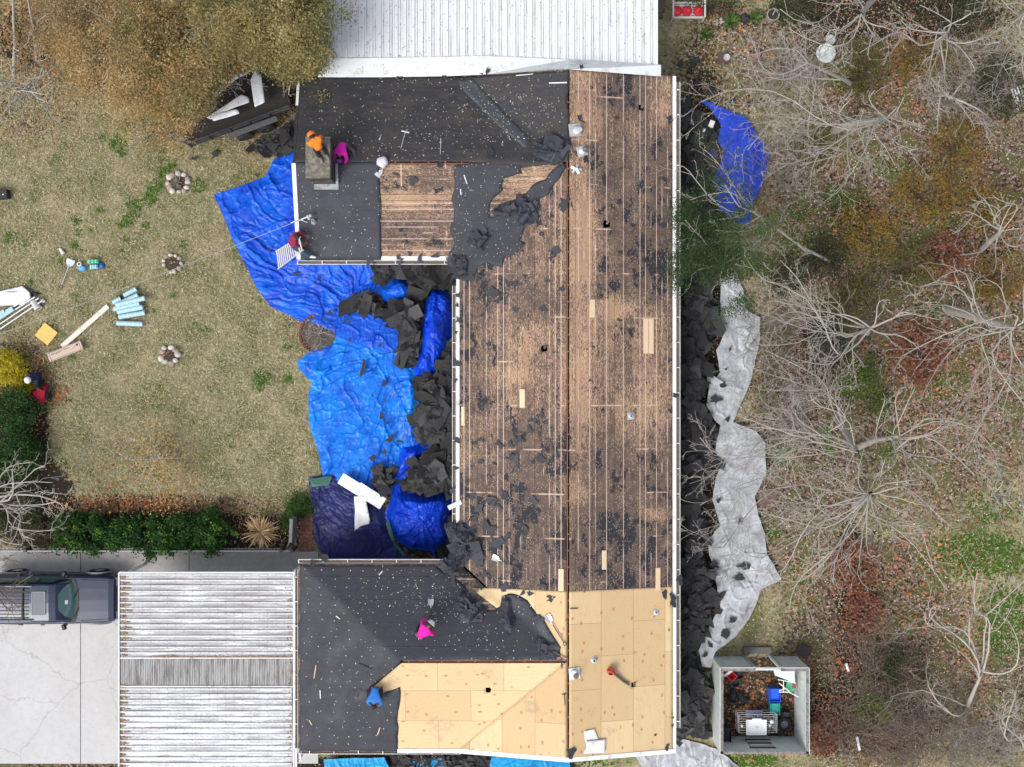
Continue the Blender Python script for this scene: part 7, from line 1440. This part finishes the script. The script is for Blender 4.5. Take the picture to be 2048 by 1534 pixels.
bare_tree('bare pale tree leaning out of the wood toward the violet blue tarp', [(1668, 262, 0), (1700, 248, 3), (1772, 237, 5.5)],
          [(1, 1600, 155, 6), (2, 1640, 205, 7), (1, 1560, 250, 6.5), (2, 1400, 205, 7), (2, 1495, 300, 7), (2, 1545, 322, 7.5), (2, 1600, 330, 7), (2, 1650, 402, 7.2), (2, 1690, 360, 7), (2, 1745, 350, 7.5), (2, 1790, 330, 8), (2, 1835, 300, 8), (2, 1840, 245, 8), (2, 1808, 195, 8), (2, 1750, 180, 8), (2, 1700, 200, 8)], 1, r0=.17, limb_r=.027)
bare_tree('bare pale tree with long boughs reaching over the lawn edge above the round white table', [(1705, 170, 0), (1690, 160, 2.5), (1615, 125, 4.5)], [(2, 1500, 70, 6), (2, 1490, 112, 6), (2, 1480, 135, 5.5), (2, 1520, 165, 5), (2, 1555, 80, 6), (1, 1540, 200, 5)], 2, r0=.10)
bare_tree('bare tree at the top edge spreading toward the grey pot', [(1770, -25, 0), (1745, 0, 4), (1722, 28, 6)], [(2, 1560, 18, 7), (2, 1575, 55, 7.2), (2, 1600, 85, 7.2), (2, 1650, 125, 7), (2, 1690, 135, 7), (2, 1735, 110, 7.5), (2, 1640, 5, 7.5), (1, 1690, -30, 7), (2, 1765, 80, 8)], 3, r0=.16)
bare_tree('tangled bare tree at the top between two others', [(1868, 100, 0), (1880, 80, 4), (1895, 65, 6)], [(2, 1760, 55, 7), (2, 1790, 95, 7), (2, 1720, 105, 7), (2, 1840, 10, 7.5), (2, 1930, 20, 8), (2, 1975, 70, 8), (2, 1950, 140, 7.5), (2, 1890, 165, 7), (2, 1830, 150, 7), (1, 1900, 200, 6), (1, 1870, 215, 6)], 4, r0=.13)
bare_tree('bare tree in the top corner of the wood', [(2035, 40, 0), (2045, 30, 5), (2055, 20, 7)], [(2, 1960, 30, 8), (2, 1975, 90, 8), (2, 2010, 140, 8), (2, 2045, 130, 8), (2, 1990, -10, 8), (2, 2060, 190, 7), (1, 1995, 170, 7)], 5, r0=.14)
bare_tree('slim bare saplings standing in golden brush', [(1890, 200, 0), (1895, 190, 3)], [(1, 1880, 150, 5), (1, 1930, 170, 5), (1, 1870, 260, 4.5), (1, 1950, 260, 5), (1, 1990, 250, 5), (1, 1850, 190, 4)], 6, r0=.06, limb_r=.035)
bare_tree('bare tree with a short pale trunk near the right edge', [(1962, 500, 0), (1985, 478, 4), (2008, 456, 5.5)], [(2, 1905, 468, 6.5), (2, 1925, 425, 6.5), (2, 1945, 400, 7), (2, 1985, 390, 7), (2, 2030, 400, 7), (2, 2060, 450, 7.5), (2, 2050, 520, 7), (2, 1920, 510, 6.5), (2, 1990, 540, 6)], 7, r0=.12)
bare_tree('broad bare tree leaning in from the right edge', [(1895, 618, 0), (1965, 638, 4), (2030, 655, 7)], [(2, 1870, 565, 8), (1, 1830, 635, 6.5), (1, 1880, 560, 6.5), (2, 1800, 735, 8), (2, 1840, 800, 8.5), (2, 1880, 850, 8.5), (2, 1930, 905, 8.5), (2, 1985, 930, 8.5), (2, 2040, 940, 8.5), (2, 1900, 690, 8), (2, 2070, 860, 9), (2, 1960, 560, 8), (2, 2050, 570, 8)], 8, r0=.19, limb_r=.029)
bare_tree('thin bare tree behind the tapering plastic sheet', [(1735, 668, 0), (1738, 662, 3), (1742, 655, 4)], [(2, 1560, 520, 6), (2, 1530, 560, 6), (1, 1515, 622, 5.5), (2, 1545, 600, 5.5), (2, 1525, 650, 5), (2, 1520, 690, 5), (2, 1620, 665, 5), (2, 1600, 720, 5), (2, 1780, 600, 5.5), (2, 1840, 700, 5), (2, 1700, 760, 5), (2, 1880, 640, 5)], 9, r0=.08, limb_r=.04, dens=1.0)
bare_tree('large bare tree arching over the middle of the plastic sheets', [(1672, 830, 0), (1690, 860, 4), (1715, 905, 7)], [(1, 1505, 735, 6.5), (1, 1530, 700, 6), (1, 1520, 780, 6.5), (2, 1470, 830, 8), (2, 1500, 865, 8), (2, 1400, 875, 8), (2, 1500, 905, 8), (2, 1420, 935, 8), (2, 1540, 935, 8), (2, 1620, 790, 8), (2, 1660, 800, 8.5), (2, 1590, 820, 8), (2, 1600, 960, 8), (2, 1700, 980, 8)], 10, r0=.18, limb_r=.027, dens=1.0)
bare_tree('bare tree reaching right from the heart of the wood', [(1705, 900, 0), (1745, 882, 4), (1800, 872, 6)], [(2, 1800, 780, 7.5), (2, 1770, 800, 7.5), (2, 1830, 775, 7.5), (2, 1880, 850, 8), (2, 1915, 840, 8), (2, 1920, 870, 8), (2, 1900, 930, 8), (2, 1950, 950, 8), (2, 1870, 960, 8), (2, 1830, 970, 8), (2, 1760, 930, 7), (2, 1990, 950, 8)], 11, r0=.14, limb_r=.026)
bare_tree('largest bare tree radiating over the south end of the plastic sheets', [(1712, 1010, 0), (1725, 1000, 4), (1742, 988, 7)], [(2, 1540, 1000, 8), (2, 1510, 1020, 7.5), (1, 1470, 1092, 6), (1, 1415, 1090, 6), (1, 1400, 1010, 6), (2, 1555, 1050, 8), (2, 1545, 1160, 7), (2, 1580, 1210, 7), (2, 1500, 1140, 6), (2, 1640, 1130, 8), (2, 1665, 1165, 8), (2, 1700, 1135, 8.5), (2, 1725, 1150, 8.5), (2, 1750, 1110, 8.5), (2, 1790, 1080, 8.5), (2, 1850, 1060, 8.5), (2, 1905, 1055, 8.5), (2, 1870, 1150, 8), (2, 1895, 1180, 8), (2, 1850, 1010, 8.5), (2, 1830, 960, 8.5), (2, 1690, 920, 8), (2, 1640, 940, 8), (2, 1770, 920, 8.5)], 12, r0=.20, limb_r=.027, dens=1.0)
bare_tree('smooth pale forked tree with a low sideways branch in the lower wood', [(1935, 1412, 0), (1952, 1372, 2.0), (1967, 1340, 3.5)], [(2, 1955, 1140, 6), (2, 1870, 1210, 5.5), (2, 1900, 1290, 5), (2, 2015, 1240, 6), (2, 2050, 1160, 6.5), (0, 1780, 1395, 3), (0, 1860, 1368, 3), (2, 1850, 1225, 5.5)], 13, r0=.09, limb_r=.05, dens=.6)
bare_tree('bare sapling at the lower right corner', [(2050, 1500, 0), (2040, 1465, 2)], [(1, 1990, 1410, 4), (1, 2030, 1380, 4), (1, 2060, 1420, 4), (1, 1985, 1450, 3)], 14, r0=.06, limb_r=.035)
bare_tree('bare sapling below the green patch at the right edge', [(2010, 1010, 0), (2005, 985, 3)], [(1, 1985, 960, 5), (1, 2030, 965, 5), (1, 2045, 1010, 5), (1, 1970, 990, 5), (1, 2010, 1060, 5)], 15, r0=.05, limb_r=.035)
bare_tree('bare white-stemmed tree at the left lawn edge beneath two tall stems', [(62, 165, 0), (52, 180, 3)], [(1, -5, 150, 5), (1, 5, 170, 5), (1, -8, 205, 5), (1, 20, 235, 5), (1, 50, 245, 5), (1, 90, 230, 5), (1, 95, 190, 5), (1, 65, 160, 5), (1, 90, 150, 5), (1, 10, 215, 5)], 16, r0=.05, limb_r=.035, dens=.8)
bare_tree('tall thin white stem running up from the left corner', [(27, 150, 0), (29, 90, 3), (25, -20, 8)], [(1, 5, 165, 4), (1, 50, 60, 5), (1, 8, 50, 5)], 17, r0=.075, limb_r=.02, dens=.5, lv=2)
bare_tree('second thin white stem right of the left corner', [(73, 118, 0), (68, 60, 4), (52, -20, 8)], [(1, 92, 30, 6), (1, 40, 50, 6), (0, 95, 130, 2)], 18, r0=.07, limb_r=.02, dens=.5, lv=2)
bare_tree('bare crape-like tree over the dark bed left of the hedge', [(-40, 1010, 0), (-35, 1005, 2.2), (-20, 1000, 3.2)], [(2, 90, 930, 4.5), (2, 105, 965, 4.5), (2, 112, 1000, 4.6), (2, 120, 1030, 4.5), (2, 110, 1060, 4.2), (2, 70, 1080, 4), (2, 60, 925, 4.5), (2, 40, 1090, 4), (2, 30, 945, 4.5)], 19, r0=.10, limb_r=.045, dens=.9)
bare_tree('fine brown twiggy tree hanging over the vehicle roof', [(-35, 1175, 0), (-32, 1172, 2.5), (-25, 1165, 3.5)], [(2, 40, 1125, 4.4), (2, 65, 1150, 4.4), (2, 52, 1185, 4.4), (2, 45, 1215, 4.2), (2, 25, 1225, 4.2), (2, 20, 1110, 4.2), (2, 30, 1190, 4.4)], 20, mat='bark_d', r0=.06, limb_r=.03, dens=1.5)
# evergreen by the east eave, with one bare bough
rs = np.random.RandomState(40)
r, tips = bare_tree('dark evergreen tree spreading over the east gutter beside the violet blue tarp', [(1665, 525, 0), (1600, 492, 2.5), (1505, 420, 4.0)], [(2, 1350, 345, 5.2), (2, 1410, 300, 5), (2, 1370, 440, 5), (2, 1372, 500, 4.6), (2, 1395, 540, 4.4), (2, 1440, 560, 4.3), (2, 1485, 540, 4.2), (2, 1380, 400, 5), (2, 1430, 460, 4.8), (2, 1450, 370, 5), (1, 1560, 450, 3.5), (1, 1590, 560, 3.5), (2, 1460, 600, 3.8)], 41, r0=.065, limb_r=.027, dens=.9, name='evergreen_tree')
tc = [tuple(p) for p, l in tips if l <= 1 and not (p.x < P(1395, 0, 5).x and p.y > P(0, 400, 5).y)]; q = np.array([P(*rs.uniform((1345, 330), (1575, 650)), rs.uniform(3.2, 5.2)) for _ in range(2600)]); c_ = P(1445, 492, 4.3); e_ = ((q[:, 0] - c_.x) / 2.1) ** 2 + ((q[:, 1] - c_.y) / 2.6) ** 2; tc += [tuple(v) for v, a, f in zip(q, e_, fbm(q[:, 0] * 1.4, q[:, 1] * 1.4, 9, 3)) if a < 1 and f > .40 + .20 * a]
foliage('foliage', r, tc, 22, (.15, .15, .10), (.05, .12), [(.018, .042, .014), (.032, .068, .02), (.055, .10, .03), (.10, .15, .05)], rs, aspect=.3, coh=44)
# autumn trees over the trailer
def over_trailer(v):   # the canopy leaves the trailer open to the sky
    k = H / (H - v[2]) * PX; px, py = 1024 + v[0] * k, 767 - v[1] * k
    return bool(px > 655 and py > 40) or bool(px > 740) or bool(inpoly(np.array([px]), np.array([py]), [(375, 262), (395, 238), (430, 180), (470, 140), (520, 128), (580, 160), (640, 150), (640, 330), (380, 330)])[0])
def leafy_tree(label, base, limbs, seed, per, size, cols, spread=(.17, .17, .13), pr=None, lv=2, dens=.9, r0=.14, name='autumn_tree', sub=.6, limb_r=.05, fill=1500):
    rs = np.random.RandomState(seed); t = [P(base[0], base[1], 0), P(base[0], base[1], base[2] * .6), P(base[0], base[1], base[2])]; r = thing(name, label, 'tree', (t[0].x, t[0].y, 0)); mb = MB(); mb.tube(t, [r0, r0 * .8, r0 * .6], 9, False); mb.build('trunk', M_['bark'], r, smooth=True)
    mb = MB(); tips = []
    for l in limbs: grow(mb, t[2] if l[2] > base[2] else t[1], P(*l), limb_r, .012, rs, lv, tips, .10, sub, dens, 5, .007)
    mb.build('branches', M_['twig'], r, smooth=True); tc = [tuple(p) for p, q in tips if q <= 1]
    A = np.array([P(*l) for l in limbs]); k = fill
    if k:   # leaf clusters through the crown's depth, thinned into clumps and gaps
        i = rs.randint(len(A), size=k); q = A[i] + rs.normal(0, 1, (k, 3)) * np.array([.68, .68, .4]); keep = fbm(q[:, 0] * 1.6, q[:, 1] * 1.6, seed, 3) > .46; tc = [t_ for t_ in tc if not over_trailer(t_)]; keep &= ~np.array([over_trailer(v) for v in q]); tc += [tuple(v) for v in q[keep]]
    foliage('crown', r, tc, per, spread, size, cols, rs, pr=pr, coh=seed); return r
def fan(cx, cy, rx, ry, z0, z1, n, seed):
    rs = np.random.RandomState(seed); return [(cx + rx * k * cos(a), cy + ry * k * sin(a), z0 + (z1 - z0) * (1 - k * .7) + rs.normal(0, .25)) for a, k in [(i * 2.399963 + rs.uniform(-.2, .2), math.sqrt((i + .5) / n)) for i in range(n)]]
AUT = [(.18, .17, .07), (.25, .20, .08), (.34, .23, .095), (.43, .24, .085), (.46, .30, .12), (.52, .37, .18), (.60, .50, .32)]
OLV = [(.11, .12, .04), (.17, .17, .06), (.24, .22, .08), (.31, .25, .09), (.39, .27, .10), (.48, .40, .21)]
leafy_tree('rust and olive tree spreading over the trailer tongue', (370, 90, 4.5), fan(370, 138, 118, 98, 3.2, 6.5, 26, 1), 51, 26, (.05, .105), AUT)
leafy_tree('rusty tree thick over the top left of the trailer', (260, 70, 5), fan(250, 95, 130, 110, 3.4, 7, 26, 2), 52, 26, (.05, .105), AUT + OLV[:2])
leafy_tree('olive and brown tree against the white patio roof', (570, 20, 5), fan(560, 50, 92, 84, 3.6, 7, 24, 3), 53, 26, (.05, .105), OLV)
leafy_tree('tall olive tree at the top edge between the rusty ones', (450, 10, 5.5), fan(450, 45, 130, 105, 4, 7.5, 24, 4), 54, 26, (.05, .105), OLV + AUT[:2])
leafy_tree('thin tan-leaved tree at the top left over dark bed', (150, 40, 4), fan(140, 35, 90, 75, 3, 5.5, 16, 5), 55, 14, (.05, .10), [(.32, .24, .13), (.20, .16, .08), (.28, .15, .06), (.40, .32, .20)])
leafy_tree('low rusty tree drooping over the trailer hitch', (400, 205, 2.2), fan(365, 212, 60, 34, 1.8, 3.4, 16, 6), 56, 20, (.05, .095), AUT, r0=.07)
leafy_tree('short olive-leaved tree squeezed between trailer and chimney wall', (585, 150, 2.6), fan(575, 140, 45, 55, 2, 4.2, 12, 7), 57, 24, (.05, .10), OLV, r0=.07)
# small trees and shrubs on the left
leafy_tree('small tree with sparse straw yellow leaves on the lawn above the hedge', (318, 915, .9), fan(300, 922, 82, 76, .4, 1.6, 18, 8), 58, 7, (.06, .11), [(.52, .38, .13), (.60, .46, .20), (.40, .27, .09), (.45, .36, .16)], r0=.05, dens=.6, limb_r=.025, name='small_tree', fill=260)
def shrub(label, px, py, rx, ry, h, n, size, cols, seed, name='shrub', cat='shrub', group=None, stem='bark_d', per=12, pr=None, spread=.10, gap=.0, tilt=.9, aspect=.55):
    rs = np.random.RandomState(seed); v = P(px, py); r = thing(name, label, cat, v, group); rx, ry = rx / PX, ry / PX; C = []
    while len(C) < n:
        a, b, c = rs.uniform(-1, 1, 3); q = math.sqrt(a * a + b * b + c * c)
        if q > 1 or q < .35: continue
        bump_ = .75 + .5 * float(vn(np.array([a * 2.2 + seed]), np.array([b * 2.2 + c]), seed)[0]); 
        if rs.rand() < gap and vn(np.array([a * 3 + 9]), np.array([b * 3]), seed + 3)[0] > .55: continue
        C.append((v.x + a * rx * bump_, v.y + b * ry * bump_, max(.05, h * .45 + c * h * .5 * bump_)))
    mb = MB()
    for i in range(min(40, n // 4 + 5)): q = C[rs.randint(len(C))]; mb.tube([(v.x + rs.normal(0, rx * .15), v.y + rs.normal(0, ry * .15), 0), (v.x * .5 + q[0] * .5, v.y * .5 + q[1] * .5, q[2] * .55), q], [.02, .013, .006], 4, False)
    mb.build('stems', M_[stem], r); foliage('foliage', r, C, per, (spread, spread, spread * .8), size, cols, rs, pr=pr, tilt=tilt, aspect=aspect); return r
YEL = [(.52, .42, .018), (.42, .36, .02), (.60, .50, .04), (.28, .27, .02)]
shrub('bright yellow shrub at the left lawn edge', 24, 740, 44, 42, 1.5, 330, (.05, .10), YEL, 1); shrub('small yellow lobe of shrub touching the person in the white cap', 54, 772, 20, 16, .8, 80, (.05, .09), YEL, 2)
DG = [(.018, .055, .012), (.028, .085, .016), (.012, .036, .009), (.05, .12, .025)]
shrub('dark green rounded shrub below the yellow one', 42, 820, 48, 46, 1.7, 300, (.07, .12), DG, 3); shrub('dark green glossy shrub at the left above the bare bed', 50, 905, 48, 55, 1.6, 330, (.07, .13), DG, 4); shrub('bright green large-leaved plant at the far left edge', 4, 928, 20, 26, 1.2, 40, (.14, .22), [(.06, .19, .03), (.10, .26, .05)], 5, per=6)
shrub('dim green ground shrub under the bare tree at the left edge', 30, 1010, 80, 70, .8, 260, (.06, .11), [(.02, .04, .014), (.04, .06, .02), (.07, .07, .035)], 6); shrub('brown dry brush between bare tree and hedge', 80, 1070, 45, 28, .7, 120, (.05, .1), [(.10, .08, .05), (.05, .06, .025), (.16, .12, .08)], 7)
HG = [(.014, .048, .010), (.022, .078, .014), (.009, .030, .008), (.05, .14, .02), (.17, .32, .035)]
for i, (x, y, rx, ry, l) in enumerate([(150, 1062, 40, 40, 'first hedge shrub beside the bare tree'), (205, 1060, 44, 44, 'second hedge shrub from the bare tree, over the fence post'), (262, 1068, 46, 44, 'hedge shrub with the yellowest sprigs, third from the bare tree'), (322, 1070, 46, 50, 'hedge shrub bulging over the walk, middle of the row'), (376, 1058, 40, 40, 'dark hedge shrub next to last toward the brick path'), (432, 1060, 44, 44, 'last hedge shrub before the dead banana plant')]): shrub(l, x, y, rx, ry, 1.5, 300, (.07, .14), HG, 20 + i, pr=[.3, .27, .17, .18, .08], gap=.95, spread=.085, group='clipped hedge shrubs along the walk')
shrub('low dark green ground plant by the brick path corner', 600, 1012, 26, 28, .5, 130, (.05, .09), [(.03, .08, .015), (.05, .12, .02)], 30); shrub('thin green ground plant beside the grey gate', 578, 1040, 14, 18, .4, 50, (.05, .09), [(.03, .08, .015), (.05, .12, .02)], 31)
yucca(527, 1060, 120, .85, 'dead banana-like plant with dry tan leaves in front of the fence', [(.46, .33, .17), (.36, .24, .12), (.55, .42, .27), (.28, .17, .09)], z=.5, seed=9)
# brush of the wood
KIND = {'gold': [(.27, .20, .035), (.33, .22, .04), (.16, .15, .035), (.11, .12, .03), (.36, .16, .04), (.20, .10, .04)], 'olive': [(.10, .115, .03), (.15, .14, .04), (.06, .075, .02), (.25, .18, .06)], 'red': [(.24, .085, .05), (.30, .13, .075), (.17, .07, .045), (.36, .20, .13)], 'green': [(.06, .12, .02), (.10, .18, .03), (.20, .24, .04), (.04, .07, .016)], 'dark': [(.03, .05, .018), (.05, .065, .022), (.08, .07, .03)]}
BR = [(1720, 470, 70, 60, 1.8, 'gold', 'golden brown brush patch left of the short-trunked bare tree'), (1840, 400, 75, 65, 1.8, 'gold', 'golden brush patch in the upper middle of the wood'), (1900, 300, 60, 60, 1.6, 'gold', 'yellowed brush patch under the slim saplings'), (1800, 540, 70, 55, 1.6, 'olive', 'olive brush patch above the rusty leaf drift'), (1880, 520, 55, 50, 1.4, 'red', 'rusty leaved brush beside the short-trunked bare tree'), (1700, 590, 55, 50, 1.5, 'olive', 'olive brush beside the thin bare tree'), (1960, 420, 60, 60, 1.6, 'gold', 'orange-gold brush right of the upper wood'), (1640, 520, 50, 55, 1.6, 'dark', 'dark green brush at the foot of the evergreen'), (1830, 700, 55, 70, 1.0, 'red', 'rusty red leaf brush in the middle of the wood'), (1735, 745, 28, 45, 1.0, 'green', 'yellow-green vine patch in the middle of the wood'), (1745, 805, 30, 30, .8, 'green', 'bright green sprig below the vine patch'), (1650, 690, 45, 60, 1.3, 'dark', 'dark brush patch behind the tapering sheet'), (1620, 300, 40, 40, 1.0, 'olive', 'olive ground plant under the leaning bare tree'), (1680, 395, 40, 34, 1.0, 'green', 'yellow-green vine under the leaning bare tree'), (1720, 150, 50, 60, 1.4, 'olive', 'olive brush right of the round white table'), (1830, 130, 60, 50, 1.5, 'gold', 'gold-tinged brush under the tangled bare tree'), (1900, 30, 80, 50, 1.4, 'dark', 'dark green brush at the top edge of the wood'), (1990, 180, 60, 70, 1.4, 'dark', 'dark brush under the top corner tree'), (1600, 20, 70, 36, 1.0, 'dark', 'dark ground brush above the round table'), (1980, 560, 60, 50, 1.2, 'gold', 'orange brush at the right edge'), (1560, 555, 40, 50, 1.4, 'dark', 'dark green brush right of the evergreen'), (1720, 1220, 34, 50, .9, 'red', 'orange oak-leaf clump in the lower wood'), (1790, 1330, 70, 50, 1.0, 'dark', 'thin dark brush left of the forked tree'), (1740, 1410, 45, 34, .9, 'green', 'green bramble at the lower fence line'), (1640, 1460, 40, 40, .6, 'red', 'dull rusty brush right of the shed'), (1420, 20, 60, 20, .8, 'dark', 'dark hedge behind the red-cushioned bench'), (1700, 1130, 50, 60, .8, 'red', 'russet brush beneath the largest bare tree'), (60, 60, 40, 40, 1.2, 'dark', 'blue-green spiky brush at the top left corner'), (130, 105, 40, 20, .8, 'gold', 'orange-tinged mound at the top left bed')]
for i, (x, y, rx, ry, h, k, l) in enumerate(BR): shrub(l, x, y, rx, ry, h, int(rx * ry / 16), (.05, .12) if k != 'red' else (.09, .16), KIND[k], 60 + i, per=9, gap=.8, spread=.13)
# twiggy thickets
def thicket(label, px, py, rx, ry, h, n, seed, mat='bark_d'):
    rs = np.random.RandomState(seed); v = P(px, py); r = thing('thicket', label, 'brush', v); mb = MB()
    for i in range(n):
        a = rs.uniform(-1, 1) * rx / PX; b = rs.uniform(-1, 1) * ry / PX; t = rs.uniform(0, 2 * pi); twigs(mb, Vector((v.x + a, v.y + b, .02)), (cos(t), sin(t), rs.uniform(.25, .9)), h * rs.uniform(.6, 1.2), .011, 1, rs, 4, 0, .6)
    mb.build('stems', M_[mat], r); return r
M_['thicket'] = mk('thicket_brown', (.17, .13, .11), .9, .3, 5, bump=0); M_['thicket_g'] = mk('thicket_grey', (.27, .245, .225), .9, .3, 5, bump=0)
for i, (x, y, rx, ry, h, n, m, l) in enumerate([(1740, 1300, 55, 70, 1.3, 170, 'thicket', 'brown twig thicket along the lower fence line'), (1730, 1450, 70, 60, 1.4, 200, 'thicket', 'dense brown thicket at the bottom of the wood'), (1850, 1440, 70, 60, 1.3, 150, 'thicket', 'brown thicket left of the lower corner sapling'), (1960, 1480, 70, 40, 1.3, 110, 'thicket_g', 'grey thicket in the lower right corner'), (1560, 330, 60, 60, 1.0, 110, 'thicket_g', 'grey twig thicket right of the violet blue tarp'), (1560, 690, 50, 60, 1.2, 120, 'thicket', 'brown twig thicket right of the tapering plastic sheet'), (1570, 150, 60, 40, 1.0, 110, 'thicket_g', 'grey twig thicket below the grey pot'), (1400, 340, 35, 50, 1.0, 70, 'thicket', 'dark twig thicket by the east gutter under the evergreen'), (1570, 830, 50, 60, 1.1, 100, 'thicket_g', 'grey twig thicket beside the gap between plastic sheets'), (870, 1526, 60, 8, .8, 24, 'thicket_g', 'bare twigs poking up below the south eave'), (1940, 160, 70, 80, 1.6, 110, 'thicket_g', 'grey thicket under the upper right trees'), (1700, 660, 60, 60, 1.2, 90, 'thicket', 'brown thicket at the foot of the thin bare tree')]): thicket(l, x, y, rx, ry, h, n, 200 + i, m)
